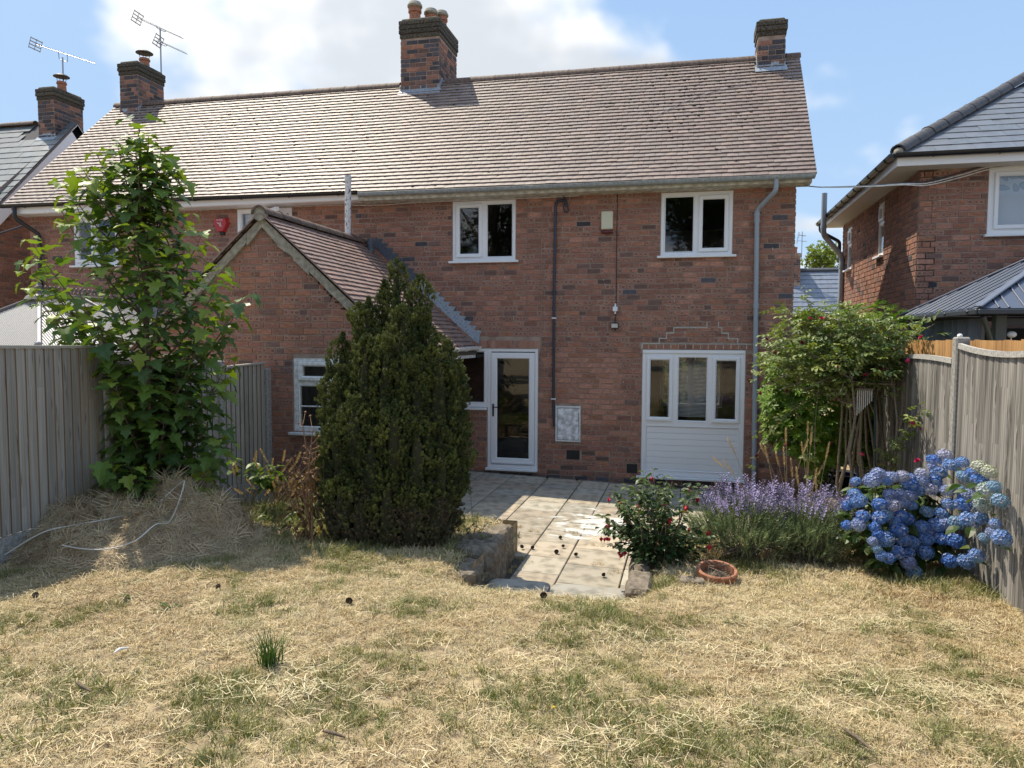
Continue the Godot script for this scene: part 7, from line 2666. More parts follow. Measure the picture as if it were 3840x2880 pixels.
func lavender() -> void:
	for q in [["lavender", "lavender clump behind the terracotta pot, woody at its base", V(0.52, 0.42, 5.12), 0.46, 1801, 190], ["lavender", "looser lavender clump leaning right towards the sandy coping", V(1.06, 0.40, 5.0), 0.40, 1802, 120]]:
		rng.seed = q[4]
		var l := thing(q[0], q[1], "lavender", q[2], "lavender clumps in the right bed")
		var R: float = q[3]
		var spike := Mb.new()
		for i in 26:
			var h := 0.62 + 0.38 * pow(i / 26.0, 0.8)
			if i > 3 and i < 7: h += 0.05
			var a := i * 2.4
			var p := V(cos(a) * 0.018, h, sin(a) * 0.018)
			var g := rng.randf_range(0.7, 1.25)
			spike.col = Color(0.27 * g, 0.225 * g, 0.42 * g)
			var u := V(cos(a), 0.7, sin(a)).normalized() * 0.028
			var w := V(-sin(a), 0, cos(a)) * 0.015
			spike.quad(p - w, p + w, p + w + u, p - w + u)
		spike.col = Color(0.13, 0.17, 0.09)
		spike.tube([V(0, 0, 0), V(0.0, 0.95, 0)], [0.0035], 3, false)
		var where := []
		var tint := []
		for i in int(q[5] * 0.95):
			var a := rng.randf() * TAU
			var r := sqrt(rng.randf()) * R * 0.75
			var base := V(cos(a) * r * 0.7, 0.18 + rng.randf() * 0.12, sin(a) * r * 0.5)
			var dir := V(cos(a) * r * 1.3 + rng.randfn(0, 0.08), 0.75, sin(a) * r * 1.1 + rng.randfn(0, 0.08) - 0.06).normalized()
			if q[4] == 1802: dir = (dir + V(0.22, -0.12, 0.1)).normalized()
			where.append(Transform3D(along(dir, V(rng.randfn(), 0, rng.randfn()), rng.randf_range(0.26, 0.47)), base))
			var g := rng.randf_range(0.75, 1.25)
			tint.append(Color(g, g, g))
		scatter("flower_spikes", spike.mesh(M.petal), where, tint, l)
		var needle := Mb.new()
		for i in 18:
			var h := i / 18.0
			var a := i * 2.4
			var p := V(0, h * 0.9, 0)
			var d := V(cos(a), 1.3, sin(a)).normalized() * 0.26
			var w := V(-sin(a), 0, cos(a)) * 0.022
			needle.tri(p - w, p + w, p + d)
		where = []
		tint = []
		for i in 1400:
			var a := rng.randf() * TAU
			var r := sqrt(rng.randf()) * R
			var p := V(cos(a) * r, rng.randf_range(0.08, 0.42) * (1.15 - r / R * 0.5), sin(a) * r * 0.8)
			if p.z > 0.12 and p.y < 0.16 and rng.randf() < 0.75: continue
			where.append(Transform3D(along(V(cos(a) * 0.6, 1.0, sin(a) * 0.6 + 0.1) + V(rng.randfn(0, 0.25), 0, rng.randfn(0, 0.25)), V(1, 0, 0.2), rng.randf_range(0.09, 0.15)), p))
			var g := rng.randf_range(0.7, 1.3)
			tint.append(Color(0.19 * g, 0.235 * g, 0.105 * g))
		scatter("foliage", needle.mesh(M.blade), where, tint, l)
		var wood := Mb.new()
		for i in 70:
			var a := rng.randf() * TAU
			var r := R * rng.randf_range(0.5, 1.0)
			var tip := V(cos(a) * r, rng.randf_range(0.08, 0.30), absf(sin(a)) * r * 0.95)
			wood.tube([V(rng.randfn(0, 0.08), -0.04, rng.randfn(0.05, 0.06)), tip * 0.5 + V(rng.randfn(0, 0.03), 0.07, 0), tip], [0.008, 0.006, 0.003], 5, false)
		put("woody_stems", wood, M.twig, l)
	rng.seed = 1803
	var pot := thing("plant_pot", "terracotta pot sunk in the grass in front of the lavender", "plant pot", V(0.26, 0.40, 5.84))
	var mb := Mb.new()
	mb.lathe([Vector2(0.10, -0.12), Vector2(0.135, 0.06), Vector2(0.155, 0.062), Vector2(0.160, 0.12), Vector2(0.152, 0.128), Vector2(0.134, 0.124), Vector2(0.128, 0.03), Vector2(0.0, 0.02)], T(V(0, 0, 0), 0.16, 0, -0.05), 30)
	put("pot", mb, M.terracotta, pot)
	var soil := Mb.new()
	soil.lathe([Vector2(0.13, 0.05), Vector2(0.06, 0.06), Vector2(0.001, 0.055)], T(V(0, 0, 0), 0.16, 0, -0.05), 16)
	put("soil", soil, M.soil, pot)
	var dry := Mb.new()
	for i in 26:
		var a := rng.randf() * TAU
		var p := V(cos(a) * 0.09, 0.07, sin(a) * 0.09)
		dry.tube([p, p + V(rng.randfn(0, 0.05), rng.randf_range(0.02, 0.09), rng.randfn(0, 0.05)), p + V(rng.randfn(0, 0.10), rng.randf_range(0.0, 0.1), rng.randfn(0, 0.1))], [0.002], 3, false)
	put("dry_stems", dry, M.twig, pot)
	var rk := rock(V(0.20, 0.09, 0.12), 44, 0.03)
	var ro := put("rock", rk, M.stone)
	ro.position = V(0.07, 0.44, 6.03)
	tag(ro, "flat brown stone lying left of the terracotta pot", "rock")
	var bp := thing("plant_pot", "dark blue pot half hidden behind the sandy coping", "plant pot", V(2.10, 0.20, 1.05))
	var bm := Mb.new()
	bm.lathe([Vector2(0.12, 0.0), Vector2(0.19, 0.28), Vector2(0.205, 0.28), Vector2(0.205, 0.31), Vector2(0.18, 0.31), Vector2(0.17, 0.2), Vector2(0.001, 0.2)], Transform3D(), 24)
	put("pot", bm, mat(lin(0.012, 0.025, 0.07), 0.15), bp)
	var rim := Mb.new()
	rim.lathe([Vector2(0.204, 0.30), Vector2(0.21, 0.31), Vector2(0.20, 0.318), Vector2(0.185, 0.312)], Transform3D(), 24)
	put("rim", rim, mat(lin(0.45, 0.47, 0.48), 0.2), bp)


func stalk(at: Vector3, tip: Vector3, seed_len: float, fat: float) -> Mb:
	var mb := Mb.new()
	mb.col = Color(0.46, 0.36, 0.20)
	var mid := at.lerp(tip, 0.6) + V(0, 0.10 * at.distance_to(tip), 0)
	var pts := []
	for k in 9:
		var t := k / 8.0
		pts.append(at.lerp(mid, t).lerp(mid.lerp(tip, t), t))
	mb.tube(pts, [0.0030, 0.0030, 0.0028, 0.0026, 0.0024, 0.002, 0.002, 0.0018, 0.0015], 5, false)
	var d: Vector3 = (pts[8] - pts[6]).normalized()
	for i in 46:
		var t := i / 46.0
		var p: Vector3 = pts[8] - d * seed_len * (1.0 - t)
		var a := i * 2.4
		var x := d.cross(V(0.3, 0.2, 1)).normalized()
		var o := x.rotated(d, a)
		var g := rng.randf_range(0.75, 1.2)
		mb.col = Color(0.52 * g, 0.36 * g, 0.20 * g)
		var u: Vector3 = (o * 0.6 + d).normalized() * 0.022
		var w: Vector3 = o.cross(d) * 0.004
		var q: Vector3 = p + o * fat * sin(PI * (0.12 + 0.88 * t))
		mb.quad(q - w, q + w, q + w * 0.3 + u, q - w * 0.3 + u)
	return mb


func tall_grasses() -> void:
	rng.seed = 1901
	var g := thing("tall_grass", "tall dry seed-headed grass rising behind the lavender", "grass", V(1.15, 0.38, 3.75))
	var o := g.position
	for q in [[0.45, 1.24], [0.30, 1.03], [0.42, 0.98], [0.78, 1.20], [0.83, 1.17], [0.95, 1.10], [1.03, 1.37], [1.20, 1.22], [1.26, 1.44], [1.29, 1.40], [1.25, 1.26], [1.13, 0.98], [1.09, 1.05], [1.33, 0.88], [1.37, 0.94], [1.46, 1.24], [1.44, 1.04], [1.02, 1.16]]:
		var base := V(1.15 + rng.randfn(0, 0.08) + (q[0] - 1.1) * 0.25, 0.36, 3.75 + rng.randfn(0, 0.1))
		put("stalk", stalk(base - o, V(q[0], q[1] + 0.03, 3.6 + rng.randfn(0, 0.06)) - o, rng.randf_range(0.13, 0.20), 0.006), M.blade, g)
	var where := []
	var tint := []
	for i in 90:
		var a := rng.randf() * TAU
		where.append(Transform3D(along(V(cos(a) * 0.4, 1, sin(a) * 0.4), V(rng.randfn(), 0, rng.randfn()), rng.randf_range(0.7, 1.3)), V(rng.randfn(0, 0.12), -0.02, rng.randfn(0, 0.12))))
		var k := rng.randf_range(0.7, 1.3)
		tint.append(Color(0.30 * k, 0.29 * k, 0.10 * k))
	scatter("blades", clump(10, 0.32, 0.05, 0.5, 5).mesh(M.blade), where, tint, g)
	# pale meadow grass and weeds at the foot of the fence by the extension
	rng.seed = 1902
	var m := thing("tall_grass", "pale arching meadow grass at the foot of the left fence", "grass", V(-4.35, 0.36, 4.75))
	o = m.position
	for i in 34:
		var base := V(-4.35 + rng.randfn(0, 0.14), 0.34, 4.75 + rng.randfn(0, 0.14))
		var tip := V(-4.25 + rng.randf_range(-0.35, 0.55), rng.randf_range(0.70, 1.15), 4.75 + rng.randfn(0.1, 0.2))
		put("stalk", stalk(base - o, tip - o, rng.randf_range(0.12, 0.18), 0.005), M.blade, m)
	where = []
	tint = []
	for i in 260:
		where.append(T(V(rng.randfn(0.1, 0.28), rng.randf_range(-0.06, 0.0), rng.randfn(0.15, 0.24)), rng.randfn(0, 0.2), rng.randf() * TAU, rng.randfn(0, 0.2), rng.randf_range(0.8, 1.5)))
		var k := rng.randf_range(0.7, 1.3)
		tint.append(Color(0.24 * k, 0.27 * k, 0.11 * k).lerp(Color(0.5, 0.42, 0.24), rng.randf() * 0.6))
	scatter("blades", clump(10, 0.28, 0.05, 0.6, 5).mesh(M.blade), where, tint, m)
	var w := thing("weed", "leafy weeds growing between the fence and the conifer", "weed", V(-3.8, 0.36, 4.9))
	where = []
	tint = []
	for i in 520:
		var p := V(rng.randfn(0, 0.42), absf(rng.randfn(0.02, 0.10)), rng.randfn(0, 0.32))
		if p.x < -0.8: p.y *= 2.5
		var a := rng.randf() * TAU
		where.append(Transform3D(along(V(cos(a), rng.randf_range(-0.3, 0.5), sin(a)), (Vector3.UP + V(rng.randfn(0, 0.3), 0, rng.randfn(0, 0.3))).normalized(), rng.randf_range(0.04, 0.10)), p))
		var k := rng.randf_range(0.6, 1.3)
		tint.append(Color(0.085 * k, 0.15 * k, 0.03 * k).lerp(Color(0.2, 0.28, 0.05), rng.randf() * 0.5))
	scatter("leaves", oval_leaf(Color.WHITE, 0.3, 0.28).mesh(M.leaf), where, tint, w)
	var bl := thing("weed", "tall broad-leaved weed leaning over the meadow grass by the extension", "weed", V(-4.55, 0.4, 5.0))
	var st := Mb.new()
	where = []
	tint = []
	for i in 7:
		var tip := V(rng.randf_range(-0.35, 0.5), rng.randf_range(0.45, 0.98), rng.randfn(-0.2, 0.2))
		st.tube([V(rng.randfn(0, 0.06), -0.05, rng.randfn(0, 0.06)), tip * V(0.4, 0.6, 0.4), tip], [0.006, 0.005, 0.003], 5, false)
		for k in 12:
			var t := rng.randf_range(0.3, 1.0)
			var p := (tip * V(0.4, 0.6, 0.4)).lerp(tip, t)
			var a := rng.randf() * TAU
			where.append(Transform3D(along(V(cos(a), rng.randf_range(-0.6, 0.2), sin(a)), Vector3.UP, rng.randf_range(0.07, 0.13)), p))
			var g2 := rng.randf_range(0.8, 1.3)
			tint.append(Color(0.10 * g2, 0.17 * g2, 0.035 * g2).lerp(Color(0.22, 0.29, 0.06), rng.randf() * 0.6))
	put("stem", st, M.twig, bl)
	scatter("leaves", oval_leaf(Color.WHITE, 0.35, 0.36).mesh(M.leaf), where, tint, bl)
	# dead thistle left of the conifer
	rng.seed = 1903
	var d := thing("dead_weed", "brown dead thistle stems left of the conifer", "weed", V(-3.34, 0.36, 5.70))
	var dm := Mb.new()
	for i in 9:
		var tip := V(rng.randf_range(-0.38, 0.02), rng.randf_range(0.6, 1.2), rng.randfn(-0.1, 0.12))
		if i == 0: tip = V(-0.18, 1.28, -0.15)
		var base := V(rng.randfn(0.02, 0.04), -0.08, rng.randfn(0, 0.04))
		var mid := base.lerp(tip, 0.5) + V(rng.randfn(0, 0.05), 0, rng.randfn(0, 0.05))
		dm.tube([base, mid, tip], [0.016 if i < 3 else 0.007, 0.008, 0.004], 6, false)
		for k in 6:
			var p := mid.lerp(tip, rng.randf())
			var e := p + V(rng.randfn(0, 0.09), rng.randf_range(0.02, 0.14), rng.randfn(0, 0.09))
			dm.tube([p, e], [0.003], 4, false)
			dm.blob(Transform3D(Basis().scaled(Vector3.ONE * 0.013), e), 4, 5, 0.2, rng)
	put("stem", dm, mottled(Color(0.14, 0.075, 0.04), Color(0.34, 0.21, 0.12), 0.95, 0.05, 0.2, 91), d)
	where = []
	tint = []
	for i in 300:
		var p := V(rng.randfn(-0.08, 0.10), rng.randf_range(0.05, 0.75), rng.randfn(-0.05, 0.08))
		var a := rng.randf() * TAU
		where.append(Transform3D(along(V(cos(a), rng.randf_range(-1.2, 0.2), sin(a)), V(rng.randfn(), 1, rng.randfn()), rng.randf_range(0.03, 0.07)), p))
		tint.append(Color(0.20, 0.115, 0.06) * rng.randf_range(0.6, 1.4))
	scatter("leaves", oval_leaf(Color.WHITE, 0.8, 0.22).mesh(M.leaf), where, tint, d)
	# weeds on the stone by the step
	rng.seed = 1904
	var sw := thing("weed", "straggling weeds rooted in the stone wall left of the step", "weed", V(-1.92, 0.42, 5.25))
	st = Mb.new()
	where = []
	tint = []
	for q in [V(-0.06, 0.62, -0.1), V(0.05, 0.28, 0.0), V(0.16, 0.22, 0.05), V(0.22, 0.12, 0.1), V(-0.12, 0.25, 0.05), V(0.0, 0.18, 0.15)]:
		st.tube([V(rng.randfn(0, 0.05), -0.04, rng.randfn(0, 0.05)), q * 0.5, q], [0.004, 0.003, 0.002], 4, false)
		for k in 9:
			var a := rng.randf() * TAU
			where.append(Transform3D(along(V(cos(a), rng.randf_range(-0.5, 0.4), sin(a)), Vector3.UP, rng.randf_range(0.03, 0.065) * (0.5 if q.y > 0.5 else 1.0)), q * rng.randf_range(0.4, 1.0)))
			tint.append(Color(0.12, 0.18, 0.05).lerp(Color(0.34, 0.28, 0.13), rng.randf() * 0.7))
	for k in 4:
		var a := 0.6 + k * 0.9
		where.append(Transform3D(along(V(cos(a), 0.5, sin(a)), Vector3.UP, 0.20), V(-0.16, -0.03, 0.32)))
		tint.append(Color(0.075, 0.14, 0.04))
	put("stem", st, M.twig, sw)
	scatter("leaves", oval_leaf(Color.WHITE, 0.3, 0.26).mesh(M.leaf), where, tint, sw)


# ---- grass ----------------------------------------------------------------------------------------------------------

func clump(n: int, h: float, spread: float, lean: float, seg: int, flat := 0.0) -> Mb:  # bent tapering blades from one root
	var mb := Mb.new()
	for i in n:
		var a := rng.randf() * TAU
		var l := h * rng.randf_range(0.45, 1.0)
		var out := V(cos(a), 0, sin(a))
		var p := V(rng.randfn(0, spread), 0.0, rng.randfn(0, spread))
		var side := V(-sin(a), 0, cos(a)).rotated(Vector3.UP, rng.randfn(0, 0.6))
		var bend := lean * rng.randf_range(0.3, 1.3)
		var g := rng.randf_range(0.72, 1.22)
		mb.col = Color(g, g * rng.randf_range(0.94, 1.03), g * rng.randf_range(0.85, 1.05))
		var prev := p
		var w0 := 0.0016 + h * 0.006
		for k in seg:
			var t0 := k / float(seg)
			var t1 := (k + 1) / float(seg)
			var ang := (1.45 - flat) - bend * t1 * 1.5
			var nxt := prev + (out * cos(ang) + Vector3.UP * sin(ang)) * (l / seg)
			if flat > 0.5: nxt.y = maxf(nxt.y, 0.003)
			var wa := w0 * (1.0 - t0 * 0.75)
			var wb := w0 * (1.0 - t1 * 0.8)
			if k == seg - 1:
				mb.tri(prev - side * wa, prev + side * wa, nxt)
			else:
				mb.quad(prev - side * wa, prev + side * wa, nxt + side * wb, nxt - side * wb)
			prev = nxt
	return mb


func lawn_grass() -> void:
	rng.seed = 2001
	var patch := FastNoiseLite.new()
	patch.seed = 21
	patch.frequency = 0.75
	patch.fractal_octaves = 4
	var fine := FastNoiseLite.new()
	fine.seed = 22
	fine.frequency = 2.6
	var short := clump(20, 0.052, 0.020, 1.25, 3)
	var lying := clump(8, 0.085, 0.035, 0.6, 3, 1.2)
	var green := clump(11, 0.075, 0.014, 0.6, 3)
	var kinds := [[], [], []]
	var tints := [[], [], []]
	var straw := func(x: float, z: float) -> Color:
		var a := patch.get_noise_2d(x + 40.0, z)
		var c := Color(0.57, 0.45, 0.25).lerp(Color(0.44, 0.305, 0.155), clampf(0.32 + a * 1.5, 0, 1))
		c = c.lerp(Color(0.68, 0.60, 0.385), clampf(rng.randfn(0.32, 0.35), 0, 1))
		return c * rng.randf_range(0.75, 1.15)
	var greens := func(x: float, z: float) -> float:
		var k := patch.get_noise_2d(x, z) * 0.9 + fine.get_noise_2d(x, z) * 0.45
		k += 0.28 * exp(-(pow((x + 0.2) / 0.9, 2.0) + pow((z - 8.6) / 0.8, 2.0)))
		k += 0.22 * exp(-(pow((x - 1.0) / 0.6, 2.0) + pow((z - 8.4) / 0.6, 2.0)))
		k += 0.18 * exp(-(pow((x + 3.4) / 1.3, 2.0) + pow((z - 7.0) / 0.5, 2.0)))
		k += 0.25 * smoothstep(6.4, 5.0, z) * (1.0 if x < -1.7 else 0.4)
		k -= 0.15 * exp(-(pow((x - 1.2) / 1.2, 2.0) + pow((z - 6.8) / 0.7, 2.0)))
		return k
	for i in 52000:
		var z := rng.randf_range(4.3, 9.75)
		var x := rng.randf_range(-5.30, 2.28)
		if not in_lawn(x, z) or (z > 9.0 and (x > 1.9 or x < -4.2)):
			continue
		if z < 5.9 and x > -0.35 and rng.randf() < 0.6:
			continue
		var y := lawn_y(x, z)
		var bare := fine.get_noise_2d(x * 1.3 + 70.0, z * 1.3)
		if bare > 0.30 and z > 6.3 and rng.randf() < 0.75:
			continue
		var k: float = greens.call(x, z)
		var s := 1.0 + 0.8 * smoothstep(6.3, 5.9, z) * rng.randf()
		var r := rng.randf()
		if r < 0.10:
			kinds[1].append(T(V(x, y + 0.006 + rng.randf() * 0.02, z), rng.randfn(0, 0.12), rng.randf() * TAU, rng.randfn(0, 0.12), rng.randf_range(0.7, 1.35)))
			tints[1].append(straw.call(x, z) * 1.05)
		elif k + rng.randfn(0, 0.16) > 0.30:
			kinds[2].append(T(V(x, y - 0.004, z), rng.randfn(0, 0.15), rng.randf() * TAU, rng.randfn(0, 0.15), s * rng.randf_range(0.65, 1.25)))
			var g := rng.randf_range(0.7, 1.3)
			tints[2].append(Color(0.165 * g, 0.205 * g, 0.060 * g).lerp(straw.call(x, z), rng.randf() * 0.55))
		else:
			kinds[0].append(T(V(x, y - 0.004, z), rng.randfn(0, 0.2), rng.randf() * TAU, rng.randfn(0, 0.2), s * rng.randf_range(0.7, 1.3)))
			var c: Color = straw.call(x, z)
			tints[0].append(c.lerp(Color(0.26, 0.27, 0.09), clampf((k - 0.02) * 1.8, 0, 0.6)))
	# raked lines of cut grass across the right of the lawn
	for q in [[V(-0.4, 0, 7.35), V(2.1, 0, 7.9), 110], [V(-0.6, 0, 8.9), V(1.6, 0, 7.6), 60], [V(0.3, 0, 7.0), V(2.0, 0, 6.5), 70], [V(-2.2, 0, 8.7), V(-1.4, 0, 8.5), 40]]:
		for i in q[2]:
			var p: Vector3 = (q[0] as Vector3).lerp(q[1], rng.randf()) + V(rng.randfn(0, 0.09), 0, rng.randfn(0, 0.07))
			if not in_lawn(p.x, p.z): continue
			kinds[1].append(T(V(p.x, lawn_y(p.x, p.z) + 0.015 + rng.randf() * 0.025, p.z), rng.randfn(0, 0.1), rng.randf() * TAU, rng.randfn(0, 0.1), rng.randf_range(0.9, 1.5)))
			var g := rng.randf_range(0.8, 1.15)
			tints[1].append(Color(0.62 * g, 0.55 * g, 0.34 * g))
	var names := ["dry_grass", "cut_grass", "green_grass"]
	var labels := ["short parched straw-coloured grass over the lawn", "loose cut straw lying on the lawn", "green blades growing through the parched lawn"]
	var meshes := [short, lying, green]
	for i in 3:
		tag(scatter(names[i], meshes[i].mesh(M.straw if i < 2 else M.blade), kinds[i], tints[i]), labels[i], "grass")


func hay_pile() -> void:
	rng.seed = 2101
	var h := thing("hay_pile", "mound of dry grass cuttings heaped against the left fence", "hay pile", V(-4.72, 0.45, 6.05))
	var o := h.position
	var f := FastNoiseLite.new()
	f.seed = 6
	f.frequency = 1.3
	var top := func(x: float, z: float) -> float:
		var u := (x + 4.95) / (0.85 if x < -4.95 else 1.05)
		var v := (z - 6.10) / (0.72 if z < 6.1 else 0.95)
		var d := u * u + v * v
		var y := 0.40 * pow(maxf(0.0, 1.0 - d * 0.82), 0.8) + 0.20 * exp(-(pow((x + 4.25) / 0.45, 2.0) + pow((z - 5.85) / 0.5, 2.0)))
		return lawn_y(x, z) + maxf(0.0, y * (1.0 + 0.45 * f.get_noise_2d(x * 2.0, z * 2.0) + 0.30 * f.get_noise_2d(x * 7.0, z * 7.0)) - 0.03)
	var mb := Mb.new()
	var n := 34
	for i in n:
		for j in n:
			var xs := [lerpf(-5.33, -3.3, i / float(n)), lerpf(-5.33, -3.3, (i + 1) / float(n))]
			var zs := [lerpf(5.1, 7.6, j / float(n)), lerpf(5.1, 7.6, (j + 1) / float(n))]
			var p := [V(xs[0], top.call(xs[0], zs[1]), zs[1]) - o, V(xs[1], top.call(xs[1], zs[1]), zs[1]) - o, V(xs[1], top.call(xs[1], zs[0]), zs[0]) - o, V(xs[0], top.call(xs[0], zs[0]), zs[0]) - o]
			mb.quad(p[0] - V(0, 0.012, 0), p[1] - V(0, 0.012, 0), p[2] - V(0, 0.012, 0), p[3] - V(0, 0.012, 0))
	put("heap", mb, mottled(Color(0.16, 0.12, 0.07), Color(0.40, 0.31, 0.19), 1.0, 0.04, 0.5, 95, true, 1.5), h)
	var where := []
	var tint := []
	for i in 5200:
		var x := rng.randf_range(-5.3, -3.35)
		var z := rng.randf_range(5.15, 7.55)
		var y: float = top.call(x, z)
		if y - lawn_y(x, z) < 0.012 and rng.randf() < 0.75: continue
		var e := 0.06
		var nx: float = (top.call(x - e, z) - top.call(x + e, z)) / (2 * e)
		var nz: float = (top.call(x, z - e) - top.call(x, z + e)) / (2 * e)
		var up := V(nx, 1, nz).normalized()
		var b := along(V(rng.randfn(), 0, rng.randfn()).cross(up).normalized(), up, 1.0)
		var bb := Basis(b.x, up, b.x.cross(up)) * Basis(Vector3.UP, rng.randf() * TAU) * Basis(Vector3.RIGHT, rng.randfn(0, 0.18))
		where.append(Transform3D(bb.scaled_local(Vector3.ONE * rng.randf_range(0.6, 1.15)), V(x, y + 0.004, z) - o))
		var g := rng.randf_range(0.6, 1.2)
		tint.append(Color(0.60 * g, 0.47 * g, 0.29 * g).lerp(Color(0.36, 0.23, 0.12), 0.6 if f.get_noise_2d(x * 3.0, z * 3.0) > 0.15 else 0.0))
	scatter("straw", clump(9, 0.20, 0.035, 0.5, 3, 1.15).mesh(M.straw), where, tint, h)
	# a length of pale cord thrown over it
	var pts := []
	for q in [[-5.33, 7.05], [-5.1, 6.92], [-4.95, 6.78], [-4.72, 6.55], [-4.55, 6.30], [-4.46, 6.08], [-4.36, 6.12], [-4.30, 6.38], [-4.28, 6.60], [-4.32, 6.78], [-4.45, 6.92], [-4.62, 7.0], [-4.8, 7.02]]:
		pts.append(V(q[0], (top.call(q[0], q[1]) as float) + 0.065, q[1]))
	tag(cable("cord", self, pts, 0.0055, mat(lin(0.62, 0.60, 0.55), 0.6)), "pale cord lying in a loop over the hay mound", "cord")


func small_things() -> void:
	rng.seed = 2201
	# pine cones on the flags and the grass
	var cone := Mb.new()
	cone.blob(Transform3D(Basis().scaled(Vector3(0.014, 0.022, 0.014)), V(0, 0.02, 0)), 6, 8)
	for i in 40:
		var a := i * 2.4
		var y := 0.004 + 0.034 * i / 40.0
		var r := 0.020 * sin(PI * (0.25 + 0.7 * i / 40.0))
		var p := V(cos(a) * r * 0.5, y, sin(a) * r * 0.5)
		var u := V(cos(a), 0.5, sin(a)).normalized() * r * 0.85
		var w := V(-sin(a), 0, cos(a)) * 0.0075
		cone.quad(p - w, p + w, p + w + u, p - w + u)
		cone.quad(p + w + u * 0.75 + V(0, 0.003, 0), p - w + u * 0.75 + V(0, 0.003, 0), p - w * 0.4 + u * 1.15 + V(0, 0.004, 0), p + w * 0.4 + u * 1.15 + V(0, 0.004, 0))
	var cm := cone.mesh(mat(lin(0.045, 0.030, 0.020), 0.9))
	var spots := [[V(-1.70, 0.06, 4.17), "pine cone on the flags nearest the rough stone wall"], [V(-1.57, 0.055, 4.14), "pine cone just right of the one nearest the stone wall"], [V(-1.30, 0.046, 4.22), "pine cone in the middle of the sunlit flags"], [V(-1.265, 0.045, 3.98), "pine cone a little behind the middle of the flags"], [V(-1.36, 0.05, 3.62), "farthest pine cone on the sunlit flags below the paint stain"], [V(-1.085, 0.04, 4.24), "pine cone lying towards the fuchsia"], [V(-0.73, 0.03, 4.80), "pine cone on the flags closest to the step"], [V(-2.18, 0.08, 3.15), "pine cone at the shaded edge left of the flags"], [V(-2.14, 0.08, 0.22), "pine cone at the wall under the first air brick"], [V(-1.66, 0.065, 0.22), "pine cone at the wall between the two air bricks"], [V(-0.95, 0.40, 6.80), "pine cone in the grass in front of the step"], [V(-4.30, 0.52, 7.74), "blackened pine cone in the grass at the left of the lawn"], [V(-3.23, 0.50, 7.24), "broken pine cone behind the broad-leaved weeds on the lawn"], [V(-2.21, 0.50, 7.28), "pine cone alone in the middle of the lawn"]]
	for s in spots:
		var m := MeshInstance3D.new()
		m.name = "pine_cone"
		m.mesh = cm
		var p: Vector3 = s[0]
		if p.z > 6: p.y = lawn_y(p.x, p.z) + 0.02
		else: p.y = patio_y(p.x) + 0.022
		m.transform = T(p, rng.randf_range(0.6, 1.5), rng.randf() * TAU, 0, rng.randf_range(0.72, 1.0))
		add_child(m, true)
		tag(m, s[1], "pine cone", "pine cones on the ground")
	# green tufts that stand out of the dry grass
	for q in [["tallest dark green grass tuft in the left foreground of the lawn", -2.145, 8.36, 0.27, 120, Color(0.085, 0.155, 0.045)], ["thin green grass tuft behind the tall dark one", -2.74, 7.42, 0.15, 22, Color(0.13, 0.18, 0.05)], ["green grass tuft in the centre of the lawn", -0.50, 8.18, 0.10, 50, Color(0.12, 0.17, 0.05)], ["green grass tuft on the lawn just in front of the step", -0.48, 6.91, 0.11, 40, Color(0.14, 0.19, 0.055)], ["green grass tuft left of the step edge", -1.28, 6.12, 0.14, 44, Color(0.15, 0.19, 0.07)]]:
		var t := thing("grass_tuft", q[0], "grass", V(q[1], lawn_y(q[1], q[2]) - 0.01, q[2]))
		var tint: Color = q[5]
		var b := Mb.new()
		b.add(clump(q[4], q[3], 0.028, 0.45, 4), Transform3D(), tint)
		put("blades", b, M.blade, t)
	for q in [["broad-leaved weed with two upright leaves on the left of the lawn", -3.72, 7.55, 7], ["low broad-leaved weed beside the upright pair on the lawn", -3.30, 7.66, 6], ["plantain weed pressed flat near the left of the lawn", -3.95, 7.25, 5]]:
		var t := thing("weed", q[0], "weed", V(q[1], lawn_y(q[1], q[2]), q[2]))
		var b := Mb.new()
		for i in q[3]:
			var a := rng.randf() * TAU
			b.add(oval_leaf(Color(0.07, 0.13, 0.045), 0.3, 0.13), Transform3D(along(V(cos(a), rng.randf_range(0.2, 1.6 if i < 2 else 0.4), sin(a)), Vector3.UP, rng.randf_range(0.07, 0.15)), Vector3.ZERO))
		put("leaves", b, M.leaf, t)
	var d := thing("dandelion", "single yellow dandelion flower in the foreground grass", "flower", V(-0.573, lawn_y(-0.573, 8.54), 8.54))
	var st := Mb.new()
	st.tube([V(0, 0, 0), V(0.005, 0.05, 0.0)], [0.002], 5)
	put("stem", st, mat(lin(0.12, 0.16, 0.05), 0.6), d)
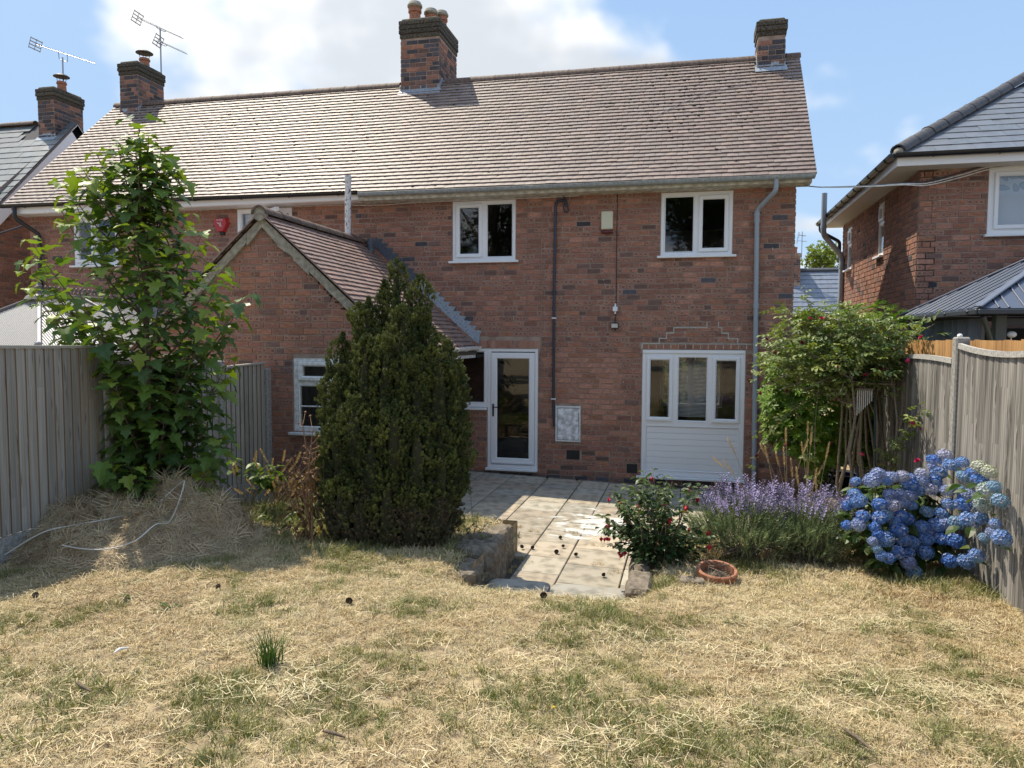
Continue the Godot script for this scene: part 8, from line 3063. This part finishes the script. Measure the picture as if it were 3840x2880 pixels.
	var pet := Mb.new()
	for i in 34:
		var a := i * 2.4
		var out := V(cos(a), rng.randf_range(0.2, 1.2), sin(a)).normalized()
		pet.tri(V(0.005, 0.05, 0) - V(-sin(a), 0, cos(a)) * 0.0015, V(0.005, 0.05, 0) + V(-sin(a), 0, cos(a)) * 0.0015, V(0.005, 0.05, 0) + out * 0.014)
	put("petals", pet, mat(lin(0.72, 0.52, 0.01), 0.6), d)
	for q in [["dark curled strip of bark on the left foreground grass", V(-2.82, 0, 8.89), 0.16, 0.4], ["pale broken twig on the lawn left of the tall tuft", V(-3.03, 0, 8.41), 0.08, 1.9], ["dark twig at the bottom edge of the lawn", V(-1.45, 0, 8.98), 0.12, 0.2], ["small brown twig near the right end of the lawn", V(0.75, 0, 8.45), 0.2, 1.1]]:
		var t := Mb.new()
		var dir := V(cos(q[3]), 0, sin(q[3]))
		var p: Vector3 = q[1]
		p.y = lawn_y(p.x, p.z) + 0.03
		t.tube([-dir * q[2] * 0.5, V(0, 0.012, 0) + V(0, 0, 0.012), dir * q[2] * 0.5], [0.005, 0.009, 0.004], 6)
		var o := put("twig", t, M.old_white if "pale" in q[0] else M.bark)
		o.position = p
		tag(o, q[0], "twig")
	# dry wisps in the joints of the paving
	var at := []
	var tint := []
	for q in [V(-1.28, 0, 3.30), V(-1.72, 0, 3.42), V(-1.60, 0, 4.55), V(-1.62, 0, 4.8), V(-0.85, 0, 4.42), V(-0.62, 0, 4.6), V(-1.9, 0, 3.3), V(-0.95, 0, 3.75), V(-1.64, 0, 4.95)]:
		for i in 9:
			at.append(T(V(q.x + rng.randfn(0, 0.05), patio_y(q.x) + 0.008, q.z + rng.randfn(0, 0.03)), 0, rng.randf() * TAU, 0, rng.randf_range(0.5, 0.9)))
			tint.append(Color(0.50, 0.36, 0.16) * rng.randf_range(0.8, 1.2))
	tag(scatter("dry_weeds", clump(9, 0.06, 0.02, 0.8, 3).mesh(M.straw), at, tint), "wisps of dry grass in the joints of the patio flags", "grass")
